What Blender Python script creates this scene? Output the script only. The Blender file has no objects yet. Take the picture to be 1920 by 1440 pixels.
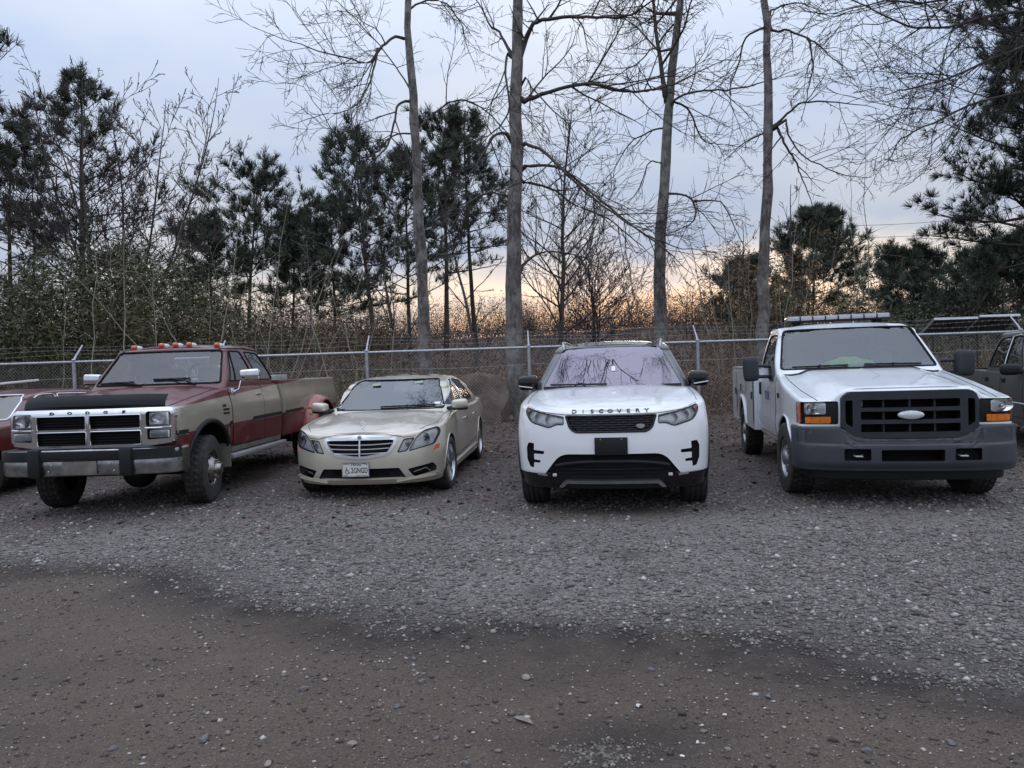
import bpy, bmesh, math, random
import numpy as np
from mathutils import Vector, Matrix
from mathutils.bvhtree import BVHTree

R = math.radians
scene = bpy.context.scene
COL = scene.collection

# ------------------------------------------------------------------ camera
cam_data = bpy.data.cameras.new("camera")
cam = bpy.data.objects.new("camera", cam_data)
COL.objects.link(cam)
cam_data.sensor_width = 36.0
cam_data.lens = 36.0 * 1300 / 1920
cam_data.clip_start = 0.05
cam_data.clip_end = 2000.0
cam.matrix_world = (Matrix.Translation((0, 0, 1.47)) @ Matrix.Rotation(R(90 - 1.23), 4, 'X')
                    @ Matrix.Rotation(R(-1.85), 4, 'Z'))
scene.camera = cam

# ------------------------------------------------------------------ sky: dusk, cloud deck with a clear band at the horizon
SUN_AZ, SUN_EL = R(11.0), R(2.0)          # azimuth clockwise from +Y
world = bpy.data.worlds.new("World")
scene.world = world
world.use_nodes = True
wt = world.node_tree
wt.nodes.clear()


def wn(kind, **kw):
    n = wt.nodes.new(kind)
    for k, v in kw.items():
        setattr(n, k, v)
    return n


def wmath(op, a, b=None, c=None, clamp=False):
    n = wn('ShaderNodeMath', operation=op, use_clamp=clamp)
    for i, s in enumerate((a, b, c)):
        if s is None:
            continue
        if isinstance(s, (int, float)):
            n.inputs[i].default_value = s
        else:
            wt.links.new(s, n.inputs[i])
    return n.outputs[0]


def wmix(fac, a, b, mode='MIX'):
    n = wn('ShaderNodeMixRGB', blend_type=mode)
    for s, i in ((fac, 0), (a, 1), (b, 2)):
        if isinstance(s, (int, float)):
            n.inputs[i].default_value = s
        elif isinstance(s, tuple):
            n.inputs[i].default_value = (*s, 1)
        else:
            wt.links.new(s, n.inputs[i])
    return n.outputs[0]


sky = wn('ShaderNodeTexSky', sky_type='NISHITA', sun_disc=False)
sky.sun_elevation, sky.sun_rotation = SUN_EL, SUN_AZ
sky.air_density, sky.dust_density, sky.ozone_density = 1.3, 2.2, 1.0
tc = wn('ShaderNodeTexCoord')
sep = wn('ShaderNodeSeparateXYZ')
wt.links.new(tc.outputs['Generated'], sep.inputs[0])
zdir = sep.outputs[2]
# cloud deck pattern: perspective-projected noise
zc = wmath('MAXIMUM', zdir, 0.03)
comb = wn('ShaderNodeCombineXYZ')
den = wmath('ADD', zc, 0.12)
wt.links.new(wmath('DIVIDE', sep.outputs[0], den), comb.inputs[0])
wt.links.new(wmath('DIVIDE', sep.outputs[1], den), comb.inputs[1])
nz = wn('ShaderNodeTexNoise')
nz.inputs['Scale'].default_value = 0.9
nz.inputs['Detail'].default_value = 7
nz.inputs['Roughness'].default_value = 0.52
wt.links.new(comb.outputs[0], nz.inputs['Vector'])
# overcast luminance: brighter towards the zenith (CIE overcast)
lum = wmath('MULTIPLY_ADD', wmath('POWER', zc, 1.7), 1.15, 0.45)
deck = wmix(wmath('MULTIPLY_ADD', nz.outputs['Fac'], 2.6, -0.85, clamp=True), (0.67, 0.81, 1.10), (1.02, 1.06, 1.13))
lumc = wn('ShaderNodeCombineXYZ')
for i in range(3):
    wt.links.new(lum, lumc.inputs[i])
deck = wmix(1.0, deck, lumc.outputs[0], 'MULTIPLY')
# the clear band low over the horizon: warm glow around the sun's azimuth, from the Nishita sky
sx, sy = math.sin(SUN_AZ), math.cos(SUN_AZ)
az = wmath('ADD', wmath('MULTIPLY', sep.outputs[0], sx), wmath('MULTIPLY', sep.outputs[1], sy))
azw = wmath('POWER', wmath('MULTIPLY_ADD', az, 0.5, 0.5, clamp=True), 7.0)
glowc = wmix(wmath('MULTIPLY', zc, 8.0, clamp=True), (1.10, 0.66, 0.44), (1.16, 0.96, 0.68))
glow = wmix(0.03, glowc, wmix(1.0, sky.outputs[0], (1.0, 1.0, 1.0), 'MULTIPLY'))
edge = wmath('MULTIPLY_ADD', nz.outputs['Fac'], 0.16, 0.095)
band = wmath('MULTIPLY', wmath('SUBTRACT', edge, zc), 8.0, clamp=True)
skycol = wmix(wmath('MULTIPLY', band, azw, clamp=True), deck, glow)
bg = wn('ShaderNodeBackground')
bg.inputs['Strength'].default_value = 1.0
wt.links.new(skycol, bg.inputs['Color'])
wo = wn('ShaderNodeOutputWorld')
wt.links.new(bg.outputs[0], wo.inputs['Surface'])

# ------------------------------------------------------------------ sun: already behind the trees, weak and soft
sun_data = bpy.data.lights.new("sun", 'SUN')
sun_data.energy = 0.3
sun_data.angle = R(12)
sun_data.color = (1.0, 0.78, 0.58)
sun = bpy.data.objects.new("sun", sun_data)
COL.objects.link(sun)
sd = Vector((math.sin(SUN_AZ) * math.cos(SUN_EL), math.cos(SUN_AZ) * math.cos(SUN_EL), math.sin(SUN_EL)))
sun.rotation_euler = sd.to_track_quat('Z', 'Y').to_euler()

scene.view_settings.view_transform = 'Standard'
scene.view_settings.look = 'None'
scene.view_settings.exposure = 0.32
scene.view_settings.gamma = 1.0
scene.render.engine = 'CYCLES'
scene.cycles.use_denoising = True
scene.cycles.denoiser = 'OPENIMAGEDENOISE'
scene.cycles.denoising_input_passes = 'RGB_ALBEDO_NORMAL'
scene.cycles.denoising_prefilter = 'ACCURATE'
scene.cycles.max_bounces = 6
scene.cycles.diffuse_bounces = 3
scene.cycles.transparent_max_bounces = 12
scene.cycles.caustics_reflective = False
scene.cycles.caustics_refractive = False


# ------------------------------------------------------------------ materials
class Mat:
    """small wrapper to write node materials tersely"""

    def __init__(self, name):
        self.m = bpy.data.materials.new(name)
        self.m.use_nodes = True
        self.t = self.m.node_tree
        self.b = self.t.nodes['Principled BSDF']

    def node(self, kind, **kw):
        n = self.t.nodes.new(kind)
        for k, v in kw.items():
            setattr(n, k, v)
        return n

    def link(self, a, b):
        self.t.links.new(a, b)

    def set(self, **kw):
        for k, v in kw.items():
            k = k.replace('_', ' ')
            self.b.inputs[k].default_value = (*v, 1) if isinstance(v, tuple) else v
        return self

    def coords(self, out='Object'):
        return self.node('ShaderNodeTexCoord').outputs[out]

    def noise(self, scale, detail=4, rough=0.55, vec=None, out='Fac'):
        n = self.node('ShaderNodeTexNoise')
        n.inputs['Scale'].default_value = scale
        n.inputs['Detail'].default_value = detail
        n.inputs['Roughness'].default_value = rough
        self.link(vec if vec is not None else self.coords(), n.inputs['Vector'])
        return n.outputs[out]

    def ramp(self, fac, *stops):
        n = self.node('ShaderNodeValToRGB')
        el = n.color_ramp.elements
        while len(el) < len(stops):
            el.new(0.5)
        for e, (p, c) in zip(el, stops):
            e.position = p
            e.color = (*c, 1) if isinstance(c, tuple) else (c, c, c, 1)
        self.link(fac, n.inputs['Fac'])
        return n.outputs['Color']

    def mix(self, fac, a, b, mode='MIX'):
        n = self.node('ShaderNodeMixRGB', blend_type=mode)
        for s, i in ((fac, 0), (a, 1), (b, 2)):
            if isinstance(s, (int, float)):
                n.inputs[i].default_value = s
            elif isinstance(s, tuple):
                n.inputs[i].default_value = (*s, 1)
            else:
                self.link(s, n.inputs[i])
        return n.outputs[0]

    def math(self, op, a, b=None, clamp=False):
        n = self.node('ShaderNodeMath', operation=op, use_clamp=clamp)
        for i, s in enumerate((a, b)):
            if s is None:
                continue
            if isinstance(s, (int, float)):
                n.inputs[i].default_value = s
            else:
                self.link(s, n.inputs[i])
        return n.outputs[0]

    def color(self, s):
        self.link(s, self.b.inputs['Base Color'])
        return self

    def rough(self, s):
        self.link(s, self.b.inputs['Roughness'])
        return self

    def bump(self, h, strength=0.3, dist=0.01):
        n = self.node('ShaderNodeBump')
        n.inputs['Strength'].default_value = strength
        n.inputs['Distance'].default_value = dist
        self.link(h, n.inputs['Height'])
        self.link(n.outputs[0], self.b.inputs['Normal'])
        return self


M = {}


def simple(name, col, rough=0.5, metal=0.0, var=0.12, scale=6.0, **kw):
    m = Mat(name).set(Roughness=rough, Metallic=metal, **kw)
    n = m.noise(scale, 5, 0.6)
    lo = tuple(max(0, c * (1 - var)) for c in col)
    hi = tuple(min(1, c * (1 + var)) for c in col)
    m.color(m.ramp(n, (0.3, lo), (0.7, hi)))
    M[name] = m.m
    return m


def paint(name, col, metal=0.0, rough=0.35, dirt=(0.16, 0.13, 0.11), amount=0.5, flake=0.0):
    """clear-coated car paint under an uneven film of road dust"""
    m = Mat(name).set(Roughness=rough, Metallic=metal, Coat_Weight=1.0, Coat_Roughness=0.035)
    n1 = m.noise(2.3, 6, 0.65)
    n2 = m.noise(28.0, 4, 0.7)
    d = m.math('MULTIPLY', m.ramp(n1, (0.42, 0.0), (0.85, 1.0)), m.ramp(n2, (0.3, 0.3), (0.7, 1.0)))
    d = m.math('MULTIPLY', d, amount)
    c = m.mix(m.noise(0.9, 2), tuple(x * 0.95 for x in col), tuple(min(1, x * 1.04) for x in col))
    m.color(m.mix(d, c, dirt))
    n = m.node('ShaderNodeMath', operation='MULTIPLY_ADD')
    m.link(d, n.inputs[0]); n.inputs[1].default_value = 0.7; n.inputs[2].default_value = 0.04
    m.link(n.outputs[0], m.b.inputs['Coat Roughness'])
    M[name] = m.m
    return m


def glass(name, tint, ior=1.7, dust=0.06, dustcol=(0.55, 0.57, 0.6), rough=0.01, spec=(1, 1, 1)):
    """window glass: tinted, reflecting by fresnel, with a thin film of dust"""
    m = bpy.data.materials.new(name)
    m.use_nodes = True
    t = m.node_tree
    t.nodes.clear()
    N = t.nodes.new
    tr = N('ShaderNodeBsdfTransparent'); tr.inputs[0].default_value = (*tint, 1)
    gl = N('ShaderNodeBsdfGlossy'); gl.inputs['Roughness'].default_value = rough; gl.inputs['Color'].default_value = (*spec, 1)
    fr = N('ShaderNodeFresnel'); fr.inputs[0].default_value = ior
    m1 = N('ShaderNodeMixShader')
    t.links.new(fr.outputs[0], m1.inputs[0]); t.links.new(tr.outputs[0], m1.inputs[1]); t.links.new(gl.outputs[0], m1.inputs[2])
    df = N('ShaderNodeBsdfDiffuse'); df.inputs[0].default_value = (*dustcol, 1)
    tcn = N('ShaderNodeTexCoord'); nn = N('ShaderNodeTexNoise'); nn.inputs['Scale'].default_value = 4; nn.inputs['Detail'].default_value = 6
    t.links.new(tcn.outputs['Object'], nn.inputs['Vector'])
    mm = N('ShaderNodeMath'); mm.operation = 'MULTIPLY'; mm.inputs[1].default_value = dust * 2
    t.links.new(nn.outputs['Fac'], mm.inputs[0])
    m2 = N('ShaderNodeMixShader')
    t.links.new(mm.outputs[0], m2.inputs[0]); t.links.new(m1.outputs[0], m2.inputs[1]); t.links.new(df.outputs[0], m2.inputs[2])
    o = N('ShaderNodeOutputMaterial')
    t.links.new(m2.outputs[0], o.inputs[0])
    M[name] = m
    return m


simple('black_plastic', (0.014, 0.015, 0.017), 0.5, scale=9, Specular_IOR_Level=0.28)
simple('gloss_black', (0.006, 0.006, 0.007), 0.14, Coat_Weight=0.25, Specular_IOR_Level=0.4)
simple('rubber_seal', (0.010, 0.010, 0.011), 0.7, Specular_IOR_Level=0.2)
simple('chrome', (0.72, 0.73, 0.75), 0.10, 1.0, var=0.08, scale=14)
simple('bright_silver', (0.80, 0.81, 0.83), 0.22, 0.55, var=0.05)
simple('old_chrome', (0.30, 0.28, 0.27), 0.36, 1.0, var=0.25, scale=16)
simple('alloy', (0.50, 0.51, 0.53), 0.3, 1.0, var=0.15)
simple('steel_rim', (0.40, 0.40, 0.41), 0.45, 0.8, var=0.3, scale=12)
simple('galvanised', (0.40, 0.41, 0.43), 0.42, 0.75, var=0.22, scale=18)
simple('wire_galvanised', (0.33, 0.32, 0.31), 0.5, 0.2, var=0.2, scale=30)
simple('amber_lens', (0.75, 0.20, 0.015), 0.18, var=0.35, scale=40, Coat_Weight=1.0)
simple('red_lens', (0.36, 0.075, 0.015), 0.2, var=0.3, scale=30, Coat_Weight=1.0)
simple('orange_lens', (0.62, 0.085, 0.02), 0.2, var=0.2, scale=30, Coat_Weight=1.0)
simple('interior_dark', (0.016, 0.016, 0.018), 0.75)
simple('interior_grey', (0.10, 0.105, 0.11), 0.8)
simple('lamp_grey', (0.80, 0.81, 0.85), 0.3, 0.1, var=0.3, scale=20)
simple('white_print', (0.75, 0.76, 0.76), 0.5, var=0.04)
simple('black_print', (0.012, 0.012, 0.013), 0.5)
simple('reflector', (0.80, 0.81, 0.82), 0.14, 1.0, var=0.25, scale=45)
glass('windshield_clear', (0.80, 0.88, 0.88), 1.9, 0.012, (0.50, 0.58, 0.60))
glass('windshield_dusty', (0.80, 0.84, 0.86), 1.85, 0.02, (0.50, 0.55, 0.62))
glass('windshield_sedan', (0.45, 0.50, 0.52), 2.2, 0.02, (0.40, 0.48, 0.56))
glass('windshield_violet', (0.22, 0.19, 0.23), 2.9, 0.03, (0.46, 0.42, 0.50), 0.01, (0.95, 0.86, 0.97))
glass('side_glass', (0.22, 0.24, 0.25), 1.6, 0.02)
glass('lens_clear', (0.95, 0.96, 0.97), 1.5, 0.03, (0.75, 0.76, 0.8))
simple('grille_grey', (0.045, 0.046, 0.05), 0.35)

tm = Mat('tyre').set(Roughness=0.82)
tn = tm.noise(9, 6, 0.7)
tm.color(tm.ramp(tn, (0.35, (0.018, 0.017, 0.017)), (0.72, (0.062, 0.056, 0.050))))
tm.bump(tm.noise(120, 2), 0.25, 0.003)
M['tyre'] = tm.m


# ------------------------------------------------------------------ object helpers
def thing(name, label, cat, loc=(0, 0, 0), rotz=0.0, group=None):
    o = bpy.data.objects.new(name, None)
    o.empty_display_size = 0.2
    COL.objects.link(o)
    o.location = loc
    o.rotation_euler = (0, 0, rotz)
    return tag(o, label, cat, group)


def tag(o, label=None, cat=None, group=None, kind=None):
    if label: o['label'] = label
    if cat: o['category'] = cat
    if group: o['group'] = group
    if kind: o['kind'] = kind
    return o


def finish_mesh(me, smooth=True, angle=32):
    if smooth:
        me.polygons.foreach_set('use_smooth', [True] * len(me.polygons))
        me.set_sharp_from_angle(angle=R(angle))
    me.update()


def link_mesh(name, me, mat=None, parent=None, loc=None):
    o = bpy.data.objects.new(name, me)
    COL.objects.link(o)
    if mat is not None:
        for m in (mat if isinstance(mat, (list, tuple)) else [mat]):
            me.materials.append(M[m] if isinstance(m, str) else m)
    if parent is not None:
        o.parent = parent
    if loc is not None:
        o.location = loc
    return o


def mk(name, vf, mat, parent=None, smooth=True, angle=32, loc=None):
    v, f = vf
    me = bpy.data.meshes.new(name)
    me.from_pydata([tuple(p) for p in v], [], f)
    me.validate()
    finish_mesh(me, smooth, angle)
    return link_mesh(name, me, mat, parent, loc)


def join(*vfs):
    V, F = [], []
    for v, f in vfs:
        b = len(V)
        V.extend([tuple(p) for p in v])
        F.extend([tuple(i + b for i in q) for q in f])
    return V, F


def xf(vf, loc=(0, 0, 0), rot=(0, 0, 0), sc=(1, 1, 1)):
    from mathutils import Euler
    m = Matrix.Translation(loc) @ Euler(rot).to_matrix().to_4x4() @ Matrix.Diagonal((*sc, 1))
    return [tuple(m @ Vector(p)) for p in vf[0]], vf[1]


def mirror(vf):
    return [(-x, y, z) for x, y, z in vf[0]], [tuple(reversed(q)) for q in vf[1]]


def box(x0, x1, y0, y1, z0, z1, bev=0.0, seg=2):
    if bev <= 0:
        v = [(x, y, z) for x in (x0, x1) for y in (y0, y1) for z in (z0, z1)]
        return v, [(0, 1, 3, 2), (4, 6, 7, 5), (0, 4, 5, 1), (2, 3, 7, 6), (0, 2, 6, 4), (1, 5, 7, 3)]
    bm = bmesh.new()
    bmesh.ops.create_cube(bm, size=1.0)
    for q in bm.verts:
        q.co = Vector(((x0 + x1) / 2 + q.co.x * (x1 - x0), (y0 + y1) / 2 + q.co.y * (y1 - y0), (z0 + z1) / 2 + q.co.z * (z1 - z0)))
    bmesh.ops.bevel(bm, geom=list(bm.edges), offset=bev, segments=seg, profile=0.5, affect='EDGES')
    return bm_vf(bm)


def bm_vf(bm):
    bm.verts.index_update()
    v = [tuple(q.co) for q in bm.verts]
    f = [tuple(q.index for q in p.verts) for p in bm.faces]
    bm.free()
    return v, f


def rounded(pts, r, n=4):
    """round the corners of a 2D polygon; r may be a list"""
    out = []
    k = len(pts)
    rs = r if isinstance(r, (list, tuple)) else [r] * k
    for i in range(k):
        p0, p1, p2 = Vector(pts[i - 1]), Vector(pts[i]), Vector(pts[(i + 1) % k])
        a, b = p0 - p1, p2 - p1
        d = min(rs[i], a.length * 0.48, b.length * 0.48)
        if d < 1e-4:
            out.append(tuple(p1)); continue
        s, e = p1 + a.normalized() * d, p1 + b.normalized() * d
        for j in range(n + 1):
            t = j / n
            q = s * (1 - t) ** 2 + p1 * 2 * t * (1 - t) + e * t * t
            out.append((q.x, q.y))
    return out


def prism(pts, axis, a, b):
    """extrude a 2D outline along an axis. axis y: pts are (x,z); axis x: (y,z); axis z: (x,y)"""
    def P(p, t):
        return (p[0], t, p[1]) if axis == 'y' else ((t, p[0], p[1]) if axis == 'x' else (p[0], p[1], t))
    n = len(pts)
    v = [P(p, a) for p in pts] + [P(p, b) for p in pts]
    f = [tuple(range(n)), tuple(range(2 * n - 1, n - 1, -1))]
    f += [(i, i + n, (i + 1) % n + n, (i + 1) % n) for i in range(n)]
    return fix_normals((v, f))


def fix_normals(vf):
    bm = bmesh.new()
    vs = [bm.verts.new(p) for p in vf[0]]
    for q in vf[1]:
        try:
            bm.faces.new([vs[i] for i in q])
        except ValueError:
            pass
    bmesh.ops.recalc_face_normals(bm, faces=list(bm.faces))
    return bm_vf(bm)


def frames(path, closed=False):
    P = [Vector(p) for p in path]
    n = len(P)
    T = []
    for i in range(n):
        a = P[i - 1] if (i or closed) else P[0]
        b = P[(i + 1) % n] if (i < n - 1 or closed) else P[-1]
        d = b - a
        T.append(d.normalized() if d.length > 1e-9 else Vector((0, 0, 1)))
    u = T[0].orthogonal().normalized()
    out = []
    for i in range(n):
        u = u - T[i] * u.dot(T[i])
        u = u.normalized() if u.length > 1e-6 else T[i].orthogonal().normalized()
        out.append((P[i], u.copy(), T[i].cross(u)))
    return out


def tube(path, r, n=8, closed=False, cap=True):
    fr = frames(path, closed)
    k = len(fr)
    rs = r if isinstance(r, (list, tuple)) else [r] * k
    V, F = [], []
    for (p, u, w), rr in zip(fr, rs):
        for j in range(n):
            a = 2 * math.pi * j / n
            V.append(tuple(p + (u * math.cos(a) + w * math.sin(a)) * rr))
    for i in range(k - (0 if closed else 1)):
        b, c = i * n, ((i + 1) % k) * n
        for j in range(n):
            F.append((b + j, b + (j + 1) % n, c + (j + 1) % n, c + j))
    if cap and not closed:
        F.append(tuple(range(n - 1, -1, -1)))
        F.append(tuple(range((k - 1) * n, k * n)))
    return V, F


def lathe(prof, n=32, axis='x', closed=False):
    """prof: (axial, radius) pairs"""
    V, F = [], []
    k = len(prof)
    for a_, r_ in prof:
        for j in range(n):
            t = 2 * math.pi * j / n
            c, s = r_ * math.cos(t), r_ * math.sin(t)
            V.append((a_, c, s) if axis == 'x' else ((c, a_, s) if axis == 'y' else (c, s, a_)))
    for i in range(k if closed else k - 1):
        b, c = i * n, ((i + 1) % k) * n
        for j in range(n):
            F.append((b + j, b + (j + 1) % n, c + (j + 1) % n, c + j))
    return fix_normals((V, F))


def ellipsoid(c, r, n=14, m=9, e=1.0):
    V, F = [], []
    def pw(t):
        return math.copysign(abs(t) ** e, t)
    for i in range(m + 1):
        p = math.pi * i / m - math.pi / 2
        for j in range(n):
            a = 2 * math.pi * j / n
            V.append((c[0] + r[0] * pw(math.cos(p)) * pw(math.cos(a)), c[1] + r[1] * pw(math.cos(p)) * pw(math.sin(a)), c[2] + r[2] * pw(math.sin(p))))
    for i in range(m):
        for j in range(n):
            F.append((i * n + j, i * n + (j + 1) % n, (i + 1) * n + (j + 1) % n, (i + 1) * n + j))
    return V, F


def cut(vf, cutters, op='DIFFERENCE', cut_mat=1):
    """boolean a solid with a list of closed solids; faces from the cutters get material index cut_mat"""
    def tmp(v, f, mi):
        me = bpy.data.meshes.new('tmp')
        me.from_pydata([tuple(p) for p in v], [], f)
        me.materials.append(M['black_plastic']); me.materials.append(M['black_plastic'])
        if mi:
            me.polygons.foreach_set('material_index', [mi] * len(me.polygons))
        o = bpy.data.objects.new('tmp', me)
        COL.objects.link(o)
        return o
    a = tmp(*vf, 0)
    others = []
    coll = bpy.data.collections.new('tmpc')
    for c in cutters:
        b = tmp(*c, cut_mat)
        coll.objects.link(b)
        others.append(b)
    md = a.modifiers.new('b', 'BOOLEAN')
    md.operation = op
    md.solver = 'EXACT'
    md.use_self = False
    md.operand_type = 'COLLECTION'
    md.collection = coll
    dg = bpy.context.evaluated_depsgraph_get()
    dg.update()
    me = bpy.data.meshes.new_from_object(a.evaluated_get(dg), depsgraph=dg)
    idx = [q.material_index for q in me.polygons]
    me.materials.clear()
    me['idx'] = idx
    for o in [a] + others:
        d = o.data
        bpy.data.objects.remove(o)
        bpy.data.meshes.remove(d)
    bpy.data.collections.remove(coll)
    return me


def mk_cut(name, vf, cutters, mats, parent, angle=32):
    me = cut(vf, cutters)
    me.name = name
    idx = list(me['idx'])
    del me['idx']
    o = link_mesh(name, me, mats, parent)
    me.polygons.foreach_set('material_index', idx)
    finish_mesh(me, True, angle)
    return o


def spline(pts):
    """monotone-ish smooth interpolation through (t, v) pairs (Catmull-Rom in t, clamped ends)"""
    xs = [p[0] for p in pts]
    ys = [p[1] for p in pts]
    def f(t):
        if t <= xs[0]: return ys[0]
        if t >= xs[-1]: return ys[-1]
        i = max(j for j in range(len(xs) - 1) if xs[j] <= t)
        h = xs[i + 1] - xs[i]
        def slope(j):
            if j <= 0 or j >= len(xs) - 1: return 0.0 if len(xs) > 2 else (ys[1] - ys[0]) / (xs[1] - xs[0])
            a = (ys[j] - ys[j - 1]) / (xs[j] - xs[j - 1]); b = (ys[j + 1] - ys[j]) / (xs[j + 1] - xs[j])
            return 0.0 if a * b <= 0 else 2 * a * b / (a + b)
        u = (t - xs[i]) / h
        m0, m1 = slope(i) * h, slope(i + 1) * h
        if i == 0: m0 = (ys[1] - ys[0])
        if i == len(xs) - 2: m1 = (ys[-1] - ys[-2])
        return ((2 * u ** 3 - 3 * u * u + 1) * ys[i] + (u ** 3 - 2 * u * u + u) * m0 + (-2 * u ** 3 + 3 * u * u) * ys[i + 1] + (u ** 3 - u * u) * m1)
    return f


def hull(yf, yr, W, zb, H, Df=0.4, nf=3.0, Dr=0.3, nr=3.0, rt=0.05, rb=0.03, nz=22, nside=44, narc=16, ncap=12, prof=None, tfun=None):
    """closed car-body solid. yf(z), yr(z): front and rear y at the centre; W(y): half width; prof(z, y): factor on the half width;
    H(x, y): top surface; Df, Dr: depth over which nose and tail curve round in plan with exponents nf, nr; rt: radius of the top edge."""
    L = yr(0.7) - yf(0.7)
    out = []                                        # (fraction of half width, u along the length)
    for i in range(narc + 1):
        t = i / narc * math.pi / 2
        out.append((math.sin(t) ** (2 / nf) if i else 0.0, Df / L * (1 - (math.cos(t) if i < narc else 0.0) ** (2 / nf))))
    for i in range(1, nside):
        out.append((1.0, Df / L + (1 - Df / L - Dr / L) * i / nside))
    for i in range(narc + 1):
        t = math.pi / 2 * (1 - i / narc)
        out.append((math.sin(t) ** (2 / nr) if i < narc else 0.0, 1 - Dr / L * (1 - (math.cos(t) if i else 0.0) ** (2 / nr))))
    N = len(out)
    prof = prof or (lambda z, y: 1.0)

    def P(ox, u, z):
        a, b = yf(z), yr(z)
        y = a + u * (b - a)
        return ox * W(y) * prof(z, y), y

    def inset(pts, d):
        """move a half outline inwards by d along its plan normal"""
        res = []
        for i in range(len(pts)):
            a = pts[max(0, i - 1)]; b = pts[min(len(pts) - 1, i + 1)]
            if i == 0: a = (-b[0], b[1])
            if i == len(pts) - 1: b = (-a[0], a[1])
            tx, ty = b[0] - a[0], b[1] - a[1]
            l = math.hypot(tx, ty) or 1
            nx, ny = -ty / l, tx / l
            res.append((max(0.0, pts[i][0] + nx * d), pts[i][1] + ny * d))
        return res
    rings = []
    nr_ = 5
    # heights of each column
    base = [P(ox, u, 0.8) for ox, u in out]
    tops = []
    for i, (ox, u) in enumerate(out):
        z = H(*base[i])
        for _ in range(4):
            x, y = P(ox, u, z - rt)
            z = H(x, y)
        tops.append(z)
    def ring(k):
        # k: ('b', phi) bottom rounding, ('s', t) side, ('t', phi) top rounding
        pts, zs, ins = [], [], 0.0
        for i, (ox, u) in enumerate(out):
            zt = tops[i] - rt
            zl = zb + rb
            if k[0] == 's':
                z = zl + (zt - zl) * k[1]
                pts.append(P(ox, u, z)); zs.append(z)
            elif k[0] == 't':
                pts.append(P(ox, u, zt)); zs.append(zt + rt * math.sin(k[1]))
            else:
                pts.append(P(ox, u, zl)); zs.append(zl - rb * math.sin(k[1]))
        if k[0] == 't': pts = inset(pts, rt * (1 - math.cos(k[1])))
        if k[0] == 'b': pts = inset(pts, rb * (1 - math.cos(k[1])))
        return [(x, y, z) for (x, y), z in zip(pts, zs)]
    for j in range(3, 0, -1):
        rings.append(ring(('b', j / 3 * math.pi / 2)))
    tv = tfun or [i / nz for i in range(nz + 1)]
    for t in tv:
        rings.append(ring(('s', t)))
    for j in range(1, nr_ + 1):
        rings.append(ring(('t', j / nr_ * math.pi / 2)))
    bm = bmesh.new()
    grid = []
    for rg in rings:
        r1 = [bm.verts.new(p) for p in rg]
        r2 = [r1[i] if (i in (0, N - 1)) else bm.verts.new((-rg[i][0], rg[i][1], rg[i][2])) for i in range(N)]
        for rr in (r1[0], r1[-1]):
            rr.co.x = 0
        grid.append((r1, r2))
    def quad(*q):
        s = []
        for v in q:
            if v not in s: s.append(v)
        if len(s) > 2:
            try: bm.faces.new(s)
            except ValueError: pass
    for a, b in zip(grid, grid[1:]):
        for sd_ in (0, 1):
            for i in range(N - 1):
                quad(a[sd_][i], a[sd_][i + 1], b[sd_][i + 1], b[sd_][i])
    def capgrid(g, zf):
        rows = []
        for i in range(N):
            p, q = g[0][i], g[1][i]
            if i in (0, N - 1):
                rows.append([p] * (ncap + 1)); continue
            row = [p]
            for j in range(1, ncap):
                t = j / ncap
                x = p.co.x + (q.co.x - p.co.x) * t
                e = abs(2 * t - 1)
                z = zf(x, p.co.y)
                if e > 0.6:                       # blend to the rim
                    w = (e - 0.6) / 0.4
                    z = z * (1 - w * w) + p.co.z * w * w
                row.append(bm.verts.new((x, p.co.y, z)))
            row.append(q)
            rows.append(row)
        for r0, r1 in zip(rows, rows[1:]):
            for j in range(ncap):
                quad(r0[j], r0[j + 1], r1[j + 1], r1[j])
    capgrid(grid[-1], H)
    capgrid(grid[0], lambda x, y: zb)
    bmesh.ops.remove_doubles(bm, verts=list(bm.verts), dist=0.0004)
    bmesh.ops.dissolve_degenerate(bm, edges=list(bm.edges), dist=0.0002)
    bmesh.ops.recalc_face_normals(bm, faces=list(bm.faces))
    return bm_vf(bm)


# ------------------------------------------------------------------ draping outlines over a surface
DIRS = {'front': (Vector((0, 1, 0)), lambda u, v: (u, -30, v)), 'right': (Vector((-1, 0, 0)), lambda u, v: (30, u, v)),
        'left': (Vector((1, 0, 0)), lambda u, v: (-30, u, v)), 'top': (Vector((0, 0, -1)), lambda u, v: (u, v, 30)),
        'rear': (Vector((0, -1, 0)), lambda u, v: (u, 30, v))}


def bvh_of(*vfs):
    v, f = join(*vfs)
    return BVHTree.FromPolygons([Vector(p) for p in v], f)


def hit(bvh, view, u, v):
    d, o = DIRS[view]
    p, n, i, t = bvh.ray_cast(Vector(o(u, v)), d)
    if p is None:
        # step towards the surface: nearest point of a guess on the middle plane
        o2 = Vector(o(u, v))
        g = {'front': Vector((u, -0.6, v)), 'right': Vector((0.9, u, v)), 'left': Vector((-0.9, u, v)), 'top': Vector((u, v, 1.2)), 'rear': Vector((u, 4, v))}[view]
        p, n, i, t = bvh.find_nearest(g)
    if n.dot(d) > 0: n = -n
    return p, n


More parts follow.
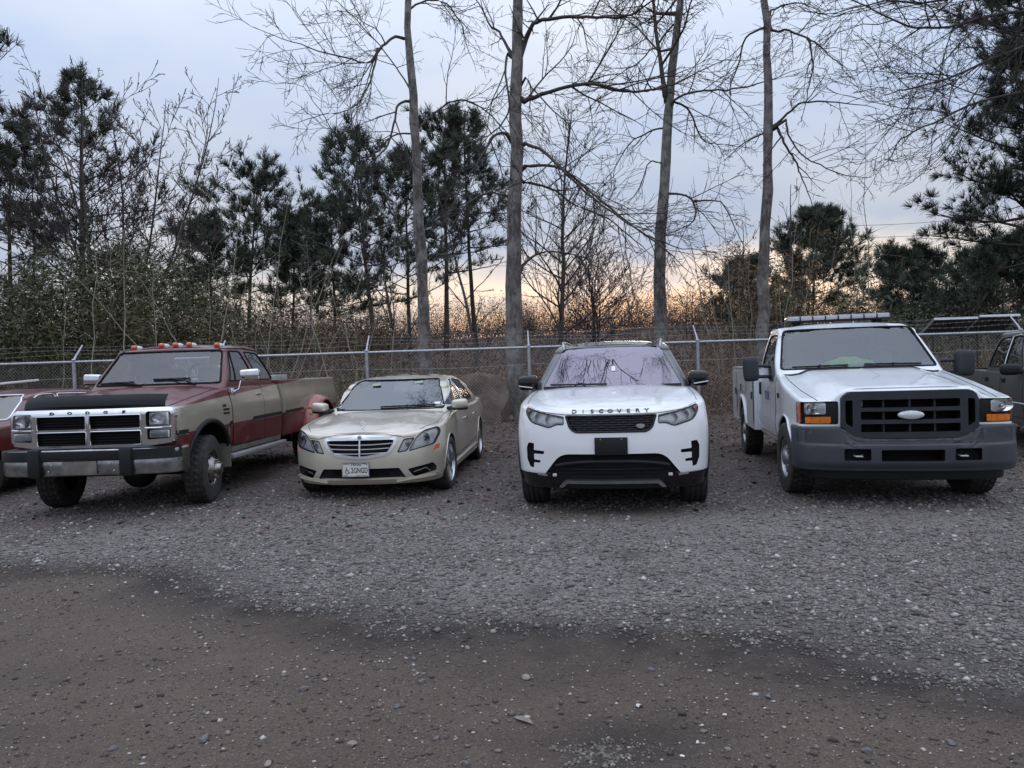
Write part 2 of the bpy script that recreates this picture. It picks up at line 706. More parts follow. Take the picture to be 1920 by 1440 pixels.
def drape(bvh, pts, view='front', step=0.05, out=0.004, back=0.012, flat=None):
    """a panel whose outline pts (2D, seen from `view`) lies on the surface, `out` proud of it and with a rim going `back` behind"""
    bm = bmesh.new()
    vs = [bm.verts.new((p[0], p[1], 0)) for p in pts]
    bm.faces.new(vs)
    bmesh.ops.triangulate(bm, faces=list(bm.faces))
    us = [p[0] for p in pts]; ws = [p[1] for p in pts]
    for lo, hi, nrm in ((min(us), max(us), (1, 0, 0)), (min(ws), max(ws), (0, 1, 0))):
        k = max(1, int((hi - lo) / step))
        for j in range(1, k):
            c = lo + (hi - lo) * j / k
            bmesh.ops.bisect_plane(bm, geom=list(bm.verts) + list(bm.edges) + list(bm.faces), plane_co=Vector(nrm) * c, plane_no=nrm, dist=1e-5)
    bmesh.ops.remove_doubles(bm, verts=list(bm.verts), dist=1e-4)
    nrm = {}
    for q in bm.verts:
        p, n = hit(bvh, view, q.co.x, q.co.y)
        nrm[q] = n
        q.co = p + n * out
    d = DIRS[view][0]
    bd = [e for e in bm.edges if len(e.link_faces) == 1]
    if back > 0:
        low = {}
        for e in bd:
            for q in e.verts:
                if q not in low:
                    low[q] = bm.verts.new(q.co - nrm[q] * (out + back))
        for e in bd:
            a, b = e.verts
            try: bm.faces.new((a, b, low[b], low[a]))
            except ValueError: pass
    bmesh.ops.recalc_face_normals(bm, faces=list(bm.faces))
    # make the panel face the viewer
    f = max(bm.faces, key=lambda q: abs(q.normal.dot(d)) * q.calc_area())
    if f.normal.dot(d) > 0:
        bmesh.ops.reverse_faces(bm, faces=list(bm.faces))
    return bm_vf(bm)


def resample(pts, step, closed):
    out = []
    n = len(pts)
    for i in range(n if closed else n - 1):
        a, b = Vector(pts[i]), Vector(pts[(i + 1) % n])
        k = max(1, int((b - a).length / step))
        out += [tuple(a + (b - a) * j / k) for j in range(k)]
    if not closed: out.append(tuple(pts[-1]))
    return out


def drape_line(bvh, pts, r=0.004, view='front', closed=False, out=0.0, n=5, step=0.05):
    """a thin bead (seal, seam, trim) following a 2D polyline over the surface"""
    P = []
    for u, v in resample(pts, step, closed):
        p, nn = hit(bvh, view, u, v)
        P.append(p + nn * out)
    return tube(P, r, n, closed)


def offset_poly(pts, d):
    """offset a 2D polygon outwards (d>0)"""
    n = len(pts)
    area = sum(pts[i][0] * pts[(i + 1) % n][1] - pts[(i + 1) % n][0] * pts[i][1] for i in range(n))
    s = 1 if area > 0 else -1
    res = []
    for i in range(n):
        p0, p1, p2 = Vector(pts[i - 1]), Vector(pts[i]), Vector(pts[(i + 1) % n])
        a, b = (p1 - p0), (p2 - p1)
        a = a.normalized() if a.length > 1e-9 else Vector((1, 0)); b = b.normalized() if b.length > 1e-9 else a
        na, nb = Vector((a.y, -a.x)) * s, Vector((b.y, -b.x)) * s
        m = na + nb
        m = m.normalized() if m.length > 1e-6 else na
        res.append(tuple(p1 + m * d / max(0.5, m.dot(na))))
    return res


def mx(pts):
    return [(-a, b) for a, b in pts][::-1]


def text_vf(s, size, depth=0.002, bold=0.0, sx=1.0, space=1.0):
    """flat letters as a mesh in the xz plane facing -y, centred on the origin"""
    cu = bpy.data.curves.new('lettering', 'FONT')
    cu.body = s
    cu.size = size
    cu.extrude = depth
    cu.offset = bold
    cu.space_character = space
    cu.align_x, cu.align_y = 'CENTER', 'CENTER'
    cu.resolution_u = 3
    o = bpy.data.objects.new('lettering', cu)
    COL.objects.link(o)
    dg = bpy.context.evaluated_depsgraph_get()
    me = bpy.data.meshes.new_from_object(o.evaluated_get(dg), depsgraph=dg)
    v = [(q.co.x * sx, -q.co.z, q.co.y) for q in me.vertices]
    f = [tuple(p.vertices) for p in me.polygons]
    bpy.data.objects.remove(o)
    bpy.data.curves.remove(cu)
    bpy.data.meshes.remove(me)
    return v, f


def wrap_text(vf, bvh, view, cu, cv, out=0.003, rot=0.0):
    """lay lettering on a surface: x,z of the letters become the view's u,v"""
    V = []
    for x, y, z in vf[0]:
        p, n = hit(bvh, view, cu + x * (1 if view != 'left' else -1), cv + z)
        V.append(tuple(p + n * (out - y)))
    return V, vf[1]


# ------------------------------------------------------------------ wheels
def wheel(parent, x, y, r, w, rim_r, style, side, steer=0.0):
    """tyre with tread and a rim of the given style. side=+1: outer face towards +x"""
    n = 96
    half = w / 2
    prof = [(-half * 0.72, rim_r * 0.98), (-half * 0.95, rim_r * 1.06), (-half, (rim_r + r) / 2), (-half * 0.97, r * 0.93), (-half * 0.86, r * 0.985)]
    nb = 4
    tread = []
    for k in range(nb):
        a0 = -half * 0.84 + k * (half * 1.68) / nb
        a1 = a0 + half * 1.68 / nb
        tread += [(a0 + 0.005, r * 0.972), (a0 + 0.009, r), (a1 - 0.009, r), (a1 - 0.005, r * 0.972)]
    prof2 = prof + tread + [(-a, b) for a, b in prof[::-1]]
    v, f = lathe(prof2, n, 'x', closed=False)
    # lugs: cut notches across the tread blocks
    V = []
    rug = style in ('dually', 'steel')
    for (a, b, c) in v:
        rr = math.hypot(b, c)
        if rr > r * 0.99:
            t = math.atan2(c, b) + (a * (2.5 if a > 0 else -2.5))
            j = int(((t / (2 * math.pi)) % 1.0) * n + 0.5)
            kdepth = (0.955 if rug else 0.985)
            if j % (3 if rug else 4) == 0:
                s = kdepth
                b, c = b * s, c * s
        # flatten where it meets the ground
        if c < -r * 0.985: c = -r * 0.985
        V.append((a, b, c))
    wh = bpy.data.objects.new('wheel', None)
    wh.empty_display_size = 0.1
    COL.objects.link(wh)
    wh.parent = parent
    wh.location = (x, y, r * 0.985)
    wh.rotation_euler = (0, 0, steer)
    mk('tyre', (V, f), 'tyre', wh, angle=28)
    s = side
    if style == 'dually':
        p = [(-0.10, rim_r), (half * 0.55, rim_r * 0.98), (half * 0.8, rim_r * 1.0), (half * 0.82, rim_r * 0.94), (half * 0.45, rim_r * 0.86), (half * 0.95, rim_r * 0.62),
             (half * 1.22, rim_r * 0.50), (half * 1.24, rim_r * 0.40), (half * 1.22, rim_r * 0.36)]
        hub = [(half * 1.15, rim_r * 0.40), (half * 1.25, rim_r * 0.36), (half * 1.32, rim_r * 0.34), (half * 1.75, rim_r * 0.31), (half * 1.8, rim_r * 0.27), (half * 1.8, 0.0)]
        mat = 'old_chrome'
    elif style == 'steel':
        p = [(-0.10, rim_r), (half * 0.5, rim_r * 0.98), (half * 0.82, rim_r * 1.0), (half * 0.84, rim_r * 0.95), (half * 0.45, rim_r * 0.88), (half * 0.42, rim_r * 0.80),
             (half * 0.70, rim_r * 0.66), (half * 0.66, rim_r * 0.42), (half * 0.60, rim_r * 0.38)]
        hub = [(half * 0.60, rim_r * 0.40), (half * 0.95, rim_r * 0.36), (half * 1.02, rim_r * 0.28), (half * 1.04, 0.0)]
        mat = 'steel_rim'
    else:
        p = [(-0.10, rim_r), (half * 0.6, rim_r * 0.98), (half * 0.88, rim_r * 1.0), (half * 0.90, rim_r * 0.96), (half * 0.5, rim_r * 0.92), (half * 0.1, rim_r * 0.90), (-0.04, rim_r * 0.5), (-0.04, 0.0)]
        hub = [(half * 0.3, rim_r * 0.24), (half * 0.74, rim_r * 0.20), (half * 0.78, rim_r * 0.12), (half * 0.80, 0.0)]
        mat = 'alloy'
    def sidev(vf):
        return vf if s > 0 else mirror(vf)
    rimo = mk('rim', sidev(lathe(p, 48, 'x')), mat if style != 'alloy' else 'gloss_black', wh)
    if style == 'alloy':
        mk('rim_lip', sidev(lathe([(half * 0.55, rim_r * 0.97), (half * 0.88, rim_r * 1.005), (half * 0.92, rim_r * 0.95), (half * 0.6, rim_r * 0.91)], 48, 'x')), mat, wh)
    mk('hub', sidev(lathe(hub, 24, 'x')), mat if style != 'steel' else 'steel_rim', wh)
    if style in ('dually', 'steel'):
        holes = 8
        for i in range(holes):
            a = 2 * math.pi * (i + 0.5) / holes
            rr = rim_r * (0.73 if style == 'dually' else 0.74)
            ax = half * (0.76 if style == 'dually' else 0.60)
            e = ellipsoid((0, 0, 0), (0.012, 0.035 if style == 'dually' else 0.030, 0.022), 10, 6)
            e = xf(e, (0, 0, 0), (a + math.pi / 2, 0, 0))
            e = xf(e, (ax, rr * math.cos(a), rr * math.sin(a)))
            mk('hand_hole', sidev(e), 'rubber_seal', rimo)
        for i in range(8):
            a = 2 * math.pi * i / 8
            rr = rim_r * (0.47 if style == 'dually' else 0.5)
            ax = half * (1.2 if style == 'dually' else 0.66)
            mk('wheel_nut', sidev(xf(lathe([(0, 0.013), (0.022, 0.012), (0.028, 0.006), (0.028, 0)], 8, 'x'), (ax, rr * math.cos(a), rr * math.sin(a)))), mat, rimo)
    else:
        for i in range(5):
            for dlt in (-0.13, 0.13):
                a = 2 * math.pi * i / 5 + 0.3
                a1 = a + dlt
                u0 = Vector((half * 0.74, rim_r * 0.18 * math.cos(a + dlt * 0.6), rim_r * 0.18 * math.sin(a + dlt * 0.6)))
                u1 = Vector((half * 0.80, rim_r * 0.93 * math.cos(a1), rim_r * 0.93 * math.sin(a1)))
                t = Vector((0, -math.sin(a1), math.cos(a1)))
                wv = []
                for q, ww in ((u0, 0.020), (u1, 0.028)):
                    for dx in (0.0, -0.045):
                        for sg in (-1, 1):
                            wv.append(tuple(q + t * sg * (ww if dx == 0 else ww * 1.2) + Vector((dx, 0, 0))))
                fs = [(0, 1, 5, 4), (2, 6, 7, 3), (0, 4, 6, 2), (1, 3, 7, 5), (0, 2, 3, 1), (4, 5, 7, 6)]
                mk('spoke', sidev(fix_normals((wv, fs))), mat, rimo, smooth=False)
    return wh


def seam(bvh, pts, parent, view, closed=True, name='seam', r=0.0035, out=-0.0008):
    return mk(name, drape_line(bvh, pts, r, view, closed, out), 'rubber_seal', parent)


# ------------------------------------------------------------------ numpy mesh helpers
def np_mesh(name, V, F, mat, parent=None, attrs=None, smooth=False):
    """V (n,3), F (m,k) with constant k; attrs: {name: per-face floats}"""
    V = np.asarray(V, dtype=np.float32)
    F = np.asarray(F, dtype=np.int32)
    m, k = F.shape
    me = bpy.data.meshes.new(name)
    me.vertices.add(len(V)); me.vertices.foreach_set('co', V.ravel())
    me.loops.add(m * k); me.loops.foreach_set('vertex_index', F.ravel())
    me.polygons.add(m)
    me.polygons.foreach_set('loop_start', np.arange(0, m * k, k, dtype=np.int32))
    if smooth:
        me.polygons.foreach_set('use_smooth', np.ones(m, dtype=bool))
    for an, av in (attrs or {}).items():
        dom = 'FACE' if len(av) == m else 'POINT'
        a = me.attributes.new(an, 'FLOAT', dom)
        a.data.foreach_set('value', np.asarray(av, dtype=np.float32))
    me.update(calc_edges=True)
    me.validate()
    return link_mesh(name, me, mat, parent)


_tab = np.random.RandomState(5).rand(256, 256)


def vnoise(x, y, f):
    """smooth value noise in [0,1], vectorised"""
    x = np.asarray(x) * f + 500.0; y = np.asarray(y) * f + 500.0
    xi, yi = np.floor(x).astype(int), np.floor(y).astype(int)
    u, v = x - xi, y - yi
    u, v = u * u * (3 - 2 * u), v * v * (3 - 2 * v)
    g = lambda a, b: _tab[a % 256, b % 256]
    return (g(xi, yi) * (1 - u) * (1 - v) + g(xi + 1, yi) * u * (1 - v) + g(xi, yi + 1) * (1 - u) * v + g(xi + 1, yi + 1) * u * v)


def sstep(a, b, x):
    t = np.clip((np.asarray(x, dtype=float) - a) / (b - a), 0, 1)
    return t * t * (3 - 2 * t)


_bx = [-12, -4.37, -2.73, -1.64, -0.86, -0.04, 0.76, 1.36, 2.17, 6.0, 12]
_by = [8.2, 5.75, 5.15, 4.45, 4.08, 3.86, 3.62, 3.42, 3.12, 2.2, 1.0]


def edge_y(x):
    """where the crushed stone ends and the packed dirt begins"""
    return np.interp(x, _bx, _by)


POTS = [(0.40, 2.68, 0.36, 0.19, 0.022), (0.83, 5.36, 0.20, 0.11, 0.012), (0.15, 4.58, 0.15, 0.10, 0.012), (2.13, 7.03, 0.22, 0.10, 0.01), (-0.58, 6.25, 0.16, 0.08, 0.008), (1.75, 3.3, 0.40, 0.14, 0.012)]


def pot(x, y):
    d = np.zeros_like(np.asarray(x, dtype=float)); w = np.zeros_like(d)
    for cx, cy, rx, ry, dep in POTS:
        q = ((x - cx) / rx) ** 2 + ((y - cy) / ry) ** 2
        k = np.exp(-q * 1.2)
        d += dep * k
        w = np.maximum(w, k)
    return d, w


def ground_z(x, y):
    x = np.asarray(x, dtype=float); y = np.asarray(y, dtype=float)
    z = (vnoise(x, y, 0.9) - 0.5) * 0.022 + (vnoise(x, y, 3.1) - 0.5) * 0.010
    z = z * sstep(60, 20, np.hypot(x, y))
    z -= pot(x, y)[0]
    bank = sstep(13.4, 17.5, y) * 0.42 * (0.6 + 0.8 * vnoise(x, y, 0.35)) + sstep(26, 64, y) * 4.4 * (0.85 + 0.3 * vnoise(x, y, 0.06))
    return z + bank * sstep(400, 120, np.hypot(x, y))


def lines(a, b, step, far, grow=1.35):
    core = list(np.arange(a, b + 1e-6, step))
    s, v = step, b
    hi = []
    while v < far:
        s *= grow; v += s; hi.append(v)
    s, v = step, a
    lo = []
    while v > -far:
        s *= grow; v -= s; lo.append(v)
    return np.array(lo[::-1] + core + hi)


gx, gy = lines(-9, 9, 0.10, 900), lines(0.4, 17, 0.10, 900)
GX, GY = np.meshgrid(gx, gy)
GZ = ground_z(GX, GY)
nx_, ny_ = len(gx), len(gy)
I = np.arange(nx_ * ny_).reshape(ny_, nx_)
F = np.stack([I[:-1, :-1], I[:-1, 1:], I[1:, 1:], I[1:, :-1]], -1).reshape(-1, 4)
ey = edge_y(GX) + (vnoise(GX, GY, 1.3) - 0.5) * 0.55
a_gravel = sstep(-0.10, 0.22, GY - ey)
band = np.exp(-((GY - ey + 0.10) / 0.34) ** 2) * sstep(0.22, 0.42, vnoise(GX, GY * 2.0, 0.9) + 0.25 * sstep(-2.4, -0.2, GX))
band = np.maximum(band, np.exp(-((GY - ey - 0.35) / 0.16) ** 2) * sstep(0.5, 0.65, vnoise(GX, GY, 0.9)) * sstep(0.2, 1.0, GX) * 0.8)
band2 = np.exp(-((GY - ey - 0.05 + 0.10) / 0.25) ** 2) * sstep(-1.5, -3, GX) * sstep(0.4, 0.6, vnoise(GX, GY, 1.7))
a_damp = np.clip(np.maximum(np.maximum(band, band2 * 0.8), pot(GX, GY)[1]), 0, 1)
# parked-car strip: damp grit with leaf litter trodden in, thickest by the fence
a_litter = np.clip(sstep(6.6, 8.3, GY + (vnoise(GX, GY, 0.7) - 0.5) * 1.6) * (0.5 + 0.5 * vnoise(GX, GY, 1.9)) + sstep(10.8, 12.6, GY), 0, 1)

gm = Mat('ground_mix').set(Roughness=0.92)


def att(m, name):
    n = m.node('ShaderNodeAttribute'); n.attribute_name = name
    return n.outputs['Fac']


gpos = gm.coords()
v1 = gm.node('ShaderNodeTexVoronoi'); v1.inputs['Scale'].default_value = 62; gm.link(gpos, v1.inputs['Vector'])
v2 = gm.node('ShaderNodeTexVoronoi'); v2.inputs['Scale'].default_value = 150; gm.link(gpos, v2.inputs['Vector'])
sx_ = gm.node('ShaderNodeSeparateColor'); gm.link(v1.outputs['Color'], sx_.inputs[0])
sy_ = gm.node('ShaderNodeSeparateColor'); gm.link(v2.outputs['Color'], sy_.inputs[0])
stone = gm.ramp(sx_.outputs[0], (0.0, (0.075, 0.068, 0.066)), (0.45, (0.170, 0.160, 0.155)), (0.80, (0.25, 0.222, 0.20)), (1.0, (0.38, 0.355, 0.33)))
fines = gm.ramp(sy_.outputs[0], (0.0, (0.048, 0.036, 0.028)), (0.7, (0.100, 0.076, 0.059)), (1.0, (0.18, 0.148, 0.12)))
bign = gm.noise(0.8, 5, 0.6)
dirt = gm.mix(gm.ramp(bign, (0.3, 0.0), (0.7, 1.0)), (0.066, 0.048, 0.036), (0.118, 0.088, 0.067))
dirt = gm.mix(0.45, dirt, fines)
grav = gm.mix(0.55, gm.mix(gm.noise(1.6, 4), (0.102, 0.083, 0.073), (0.165, 0.146, 0.135)), stone)
gfac = gm.math('ADD', att(gm, 'gravel'), gm.math('MULTIPLY', gm.math('SUBTRACT', gm.noise(7, 5, 0.7), 0.5), 0.55), clamp=True)
col = gm.mix(gfac, dirt, grav)
lit = gm.math('MULTIPLY', att(gm, 'litter'), gm.ramp(gm.noise(5.5, 6, 0.7), (0.35, 0.45), (0.65, 1.0)))
col = gm.mix(lit, col, gm.mix(gm.noise(30, 4, 0.7), (0.030, 0.020, 0.017), (0.092, 0.052, 0.038)))
dmp = gm.math('MULTIPLY', att(gm, 'damp'), gm.ramp(gm.noise(4, 6, 0.7), (0.3, 0.35), (0.6, 1.0)))
smap = gm.node('ShaderNodeMapping'); smap.inputs['Scale'].default_value = (0.45, 1.9, 1)
gm.link(gpos, smap.inputs[0])
streak = gm.ramp(gm.noise(1.5, 6, 0.68, smap.outputs[0]), (0.50, 0.0), (0.68, 0.42))
col = gm.mix(streak, col, (0.052, 0.040, 0.035))
col = gm.mix(gm.math('MULTIPLY', dmp, 0.94), col, (0.017, 0.0115, 0.0095))
wmask = gm.math('ADD', att(gm, 'wild'), 0.0, clamp=True)
col = gm.mix(wmask, col, gm.mix(gm.noise(1.2, 8, 0.75), (0.045, 0.030, 0.023), (0.150, 0.105, 0.075)))
gm.color(col)
gm.bump(gm.mix(0.5, v1.outputs['Distance'], gm.noise(45, 6, 0.75)), 0.8, 0.016)
M['ground_mix'] = gm.m
ground = np_mesh('ground', np.stack([GX, GY, GZ], -1).reshape(-1, 3), F, 'ground_mix', None,
                 {'gravel': a_gravel.ravel(), 'damp': a_damp.ravel(), 'litter': a_litter.ravel(), 'wild': sstep(13.2, 16.5, GY).ravel()}, smooth=True)
tag(ground, 'gravel and packed dirt yard', kind='structure')


# ------------------------------------------------------------------ loose stone: real chips lying on the ground
def stones(name, X, Y, S, mat, seed, flat=0.55, tone=None):
    """scatter of broken chips, one closed 6-vertex chip each (8 triangles)"""
    rs = np.random.RandomState(seed)
    n = len(X)
    base = np.array([(1, 0, 0), (0, 1, 0), (-1, 0, 0), (0, -1, 0), (0, 0, 1), (0, 0, -1)], dtype=np.float32)
    tri = np.array([(0, 1, 4), (1, 2, 4), (2, 3, 4), (3, 0, 4), (1, 0, 5), (2, 1, 5), (3, 2, 5), (0, 3, 5)])
    P = np.repeat(base[None], n, 0) * (0.55 + 0.75 * rs.rand(n, 6, 1))
    P += (rs.rand(n, 6, 3) - 0.5) * 0.55
    P[:, :, 2] *= flat
    a = rs.rand(n) * 6.283
    ca, sa = np.cos(a)[:, None], np.sin(a)[:, None]
    x, y = P[:, :, 0] * ca - P[:, :, 1] * sa, P[:, :, 0] * sa + P[:, :, 1] * ca
    P = np.stack([x * (0.8 + 0.5 * rs.rand(n, 1)), y * (0.7 + 0.4 * rs.rand(n, 1)), P[:, :, 2]], -1) * (S * 0.5)[:, None, None]
    P[:, :, 0] += X[:, None]; P[:, :, 1] += Y[:, None]
    P[:, :, 2] += (ground_z(X, Y) + S * 0.5 * flat * 0.35)[:, None]
    Fc = (tri[None] + (np.arange(n) * 6)[:, None, None]).reshape(-1, 3)
    rnd = np.repeat(rs.rand(n) if tone is None else tone, 8)
    return np_mesh(name, P.reshape(-1, 3), Fc, mat, None, {'rnd': rnd})


sm_ = Mat('stone_chips').set(Roughness=0.85)
sc = sm_.ramp(att(sm_, 'rnd'), (0.0, (0.040, 0.036, 0.035)), (0.25, (0.112, 0.106, 0.105)), (0.55, (0.178, 0.168, 0.163)), (0.72, (0.205, 0.160, 0.132)), (0.93, (0.29, 0.268, 0.25)), (0.992, (0.60, 0.58, 0.55)))
sm_.color(sm_.mix(0.3, sc, sm_.mix(sm_.noise(40, 3), (0.07, 0.058, 0.050), (0.22, 0.20, 0.185))))
M['stone_chips'] = sm_.m
sb_ = Mat('brown_chips').set(Roughness=0.9)
sb_.color(sb_.ramp(att(sb_, 'rnd'), (0.0, (0.045, 0.038, 0.034)), (0.5, (0.115, 0.10, 0.088)), (0.85, (0.19, 0.17, 0.15)), (0.985, (0.5, 0.48, 0.45))))
M['brown_chips'] = sb_.m

rs = np.random.RandomState(11)


def in_view(x, y, mrg=0.4):
    return np.abs(x) < y * 0.76 + mrg


# crushed stone, densest between the dirt track and the cars
n = 190000
Y = 3.0 + (rs.rand(n) ** 1.15) * 9.5
X = (rs.rand(n) * 2 - 1) * (Y * 0.76 + 0.3)
keep = (rs.rand(n) < sstep(-0.25, 0.3, Y - edge_y(X) - (vnoise(X, Y, 1.3) - 0.5) * 0.55)) & (rs.rand(n) > pot(X, Y)[1] * 0.9) & (np.abs(X) < 9.3)
keep &= (rs.rand(n) < 1.0 - 0.75 * sstep(7.5, 10.5, Y))
X, Y = X[keep], Y[keep]
S = np.exp(rs.normal(math.log(0.0130), 0.50, len(X))) * (1 + 0.05 * Y)
kp2 = rs.rand(len(X)) < 0.35 + 0.9 * vnoise(X, Y * 1.6, 0.8)          # thin and thick patches
X, Y, S = X[kp2], Y[kp2], S[kp2]
tag(stones('gravel', X, Y, np.clip(S, 0.008, 0.06), 'stone_chips', 1), 'crushed grey stone covering the yard', kind='stuff')
# fine grit pressed into the dirt track
n = 60000
Y = 2.1 + rs.rand(n) * 3.9
X = (rs.rand(n) * 2 - 1) * (Y * 0.76 + 0.3)
keep = (Y < edge_y(X) + 0.3) & (rs.rand(n) < 0.35 + 0.65 * vnoise(X, Y, 2.2))
X, Y = X[keep], Y[keep]
S = np.exp(rs.normal(math.log(0.0070), 0.60, len(X)))
tag(stones('grit', X, Y, np.clip(S, 0.004, 0.035), 'brown_chips', 2), 'loose grit on the packed dirt', kind='stuff')
# rubble in the pothole
n = 420
a = rs.rand(n) * 6.283; r = np.sqrt(rs.rand(n))
tag(stones('rubble', 0.30 + (0.20 + 0.09 * np.sin(3 * a + 1)) * r ** 1.3 * np.cos(a), 2.64 + (0.09 + 0.04 * np.sin(2 * a)) * r ** 1.3 * np.sin(a), 0.007 + 0.017 * rs.rand(n) ** 2, 'brown_chips', 3, 0.7, 0.45 + 0.45 * rs.rand(n)), 'broken stones filling the pothole', kind='stuff')


def rock_vf(seed, r=(1, 1, 0.7), n=10, m=7, rough=0.3):
    rd = random.Random(seed)
    bm = bmesh.new()
    bmesh.ops.create_icosphere(bm, subdivisions=2, radius=1.0)
    cuts = [(Vector((rd.gauss(0, 1), rd.gauss(0, 1), rd.gauss(0, 1))).normalized(), rd.uniform(0.55, 0.9)) for _ in range(9)]
    for v in bm.verts:
        for nn, d in cuts:
            k = v.co.dot(nn)
            if k > d: v.co -= nn * (k - d)
        v.co = Vector((v.co.x * r[0], v.co.y * r[1], v.co.z * r[2])) * (1 + rd.uniform(-1, 1) * rough * 0.1)
    return bm_vf(bm)


simple('rock_grey', (0.13, 0.128, 0.132), 0.85, var=0.35, scale=40)
simple('rock_tan', (0.24, 0.21, 0.18), 0.85, var=0.3, scale=30)
simple('rock_white', (0.62, 0.60, 0.57), 0.7, var=0.1, scale=30)
# the bigger stones on the dirt that can be picked out one by one (place in metres, size, kind)
big = [(-1.02, 3.22, 0.030, 0), (-0.47, 3.25, 0.026, 0), (-0.73, 2.92, 0.020, 0), (0.02, 3.25, 0.034, 1), (-1.30, 2.80, 0.036, 0), (-0.68, 2.72, 0.030, 1), (-0.55, 3.02, 0.022, 0), (0.62, 3.28, 0.024, 0),
       (1.07, 2.98, 0.024, 0), (1.62, 2.60, 0.026, 0), (1.28, 2.56, 0.024, 0), (0.33, 2.55, 0.018, 1), (0.78, 2.62, 0.018, 1), (-0.15, 3.86, 0.030, 1), (-0.28, 3.62, 0.026, 1), (-0.55, 3.52, 0.022, 0),
       (0.50, 2.95, 0.020, 2), (0.84, 2.85, 0.014, 2), (0.68, 2.68, 0.015, 2), (0.60, 2.60, 0.013, 2), (-0.22, 2.56, 0.022, 0), (-1.65, 2.75, 0.024, 0), (1.85, 2.90, 0.022, 0), (-0.98, 2.62, 0.026, 1), (0.15, 2.95, 0.016, 0)]
lab = ['dark grey stone lying loose on the packed dirt', 'tan stone lying loose on the packed dirt', 'white pebble on the packed dirt near the pothole']
ORD = ['first', 'second', 'third', 'fourth', 'fifth', 'sixth', 'seventh', 'eighth', 'ninth', 'tenth', 'eleventh', 'twelfth', 'thirteenth', 'fourteenth', 'fifteenth', 'sixteenth', 'seventeenth', 'eighteenth', 'nineteenth', 'twentieth']
big.sort(key=lambda q: (q[3], q[0] / q[1]))
cnt = {}
protos = {}
for i, (x, y, s, k) in enumerate(big):
    key = (k, i % 4)
    if key not in protos:
        o = mk('stone', rock_vf(i, (1.0, 0.75, 0.55)), ('rock_grey', 'rock_tan', 'rock_white')[k], smooth=True, angle=20)
        protos[key] = o
    else:
        o = protos[key].copy(); COL.objects.link(o)
    o.location = (x, y, float(ground_z(x, y)) + s * 0.22)
    s *= 0.8
    o.scale = (s, s, s)
    o.rotation_euler = (0, 0, i * 1.7)
    cnt[k] = cnt.get(k, 0) + 1
    tag(o, '%s, %s from the left' % (lab[k], ORD[cnt[k] - 1]), 'stone', ('dark stones on the dirt', 'tan stones on the dirt', 'white pebbles on the dirt')[k])
lf = mk('dry_leaf', ([(-0.05, 0, 0.004), (-0.02, 0.014, 0.012), (0.03, 0.012, 0.014), (0.055, 0, 0.006), (0.03, -0.012, 0.012), (-0.02, -0.013, 0.009), (0, 0, 0.002)], [(0, 6, 1), (1, 6, 2), (2, 6, 3), (3, 6, 4), (4, 6, 5), (5, 6, 0)]), 'rock_tan', smooth=False)
lf.location = (0.0, 2.86, float(ground_z(0.0, 2.86)))
lf.rotation_euler = (0, 0, R(-40))
tag(lf, 'single pale dry leaf lying on the packed dirt', 'leaf')

# ================================================================== vehicles
def cylx(y, z, r, x0, x1, n=40):
    return prism([(y + r * math.cos(2 * math.pi * i / n), z + r * math.sin(2 * math.pi * i / n)) for i in range(n)], 'x', x0, x1)


def both(vf):
    return [vf, mirror(vf)]


def in_poly(x, y, pts):
    c = False
    n = len(pts)
    for i in range(n):
        (x1, y1), (x2, y2) = pts[i], pts[i - 1]
        if (y1 > y) != (y2 > y) and x < (x2 - x1) * (y - y1) / (y2 - y1) + x1:
            c = not c
    return c


def arc(cy, cz, r, a0, a1, n=20):
    return [(cy + r * math.cos(R(a0 + (a1 - a0) * i / n)), cz + r * math.sin(R(a0 + (a1 - a0) * i / n))) for i in range(n + 1)]


def pair(name, fn, mat, parent, **kw):
    """fn() gives the +x one; make it and its mirror image"""
    a = fn()
    mk(name, a, mat, parent, **kw)
    mk(name, mirror(a), mat, parent, **kw)


def seat(parent, x, y, z, w=0.5, h=0.55, mat='interior_dark'):
    s = bpy.data.objects.new('seat', None); COL.objects.link(s); s.parent = parent; s.empty_display_size = .1
    b = xf(box(-w / 2, w / 2, -0.07, 0.07, 0, h, 0.06, 3), (x, y, z), (R(-14), 0, 0))
    mk('seat_back', b, mat, s)
    hd = xf(box(-0.14, 0.14, -0.05, 0.05, h + 0.03, h + 0.23, 0.045, 3), (x, y, z), (R(-10), 0, 0))
    mk('headrest', hd, mat, s)
    return s


def steering(parent, x, y, z, r=0.19):
    s = bpy.data.objects.new('steering_wheel', None); COL.objects.link(s); s.parent = parent; s.empty_display_size = .1
    s.location = (x, y, z); s.rotation_euler = (R(28), 0, 0)
    ring = [(r * math.cos(2 * math.pi * i / 28), 0, r * math.sin(2 * math.pi * i / 28)) for i in range(28)]
    mk('wheel_rim', tube(ring, 0.016, 8, True), 'interior_dark', s)
    mk('wheel_hub', box(-0.07, 0.07, -0.03, 0.02, -0.06, 0.05, 0.02), 'interior_dark', s)
    for a in (0, 180, 270):
        mk('wheel_spoke', tube([(0, 0, 0), (r * math.cos(R(a)), 0, r * math.sin(R(a)))], 0.013, 6), 'interior_dark', s)


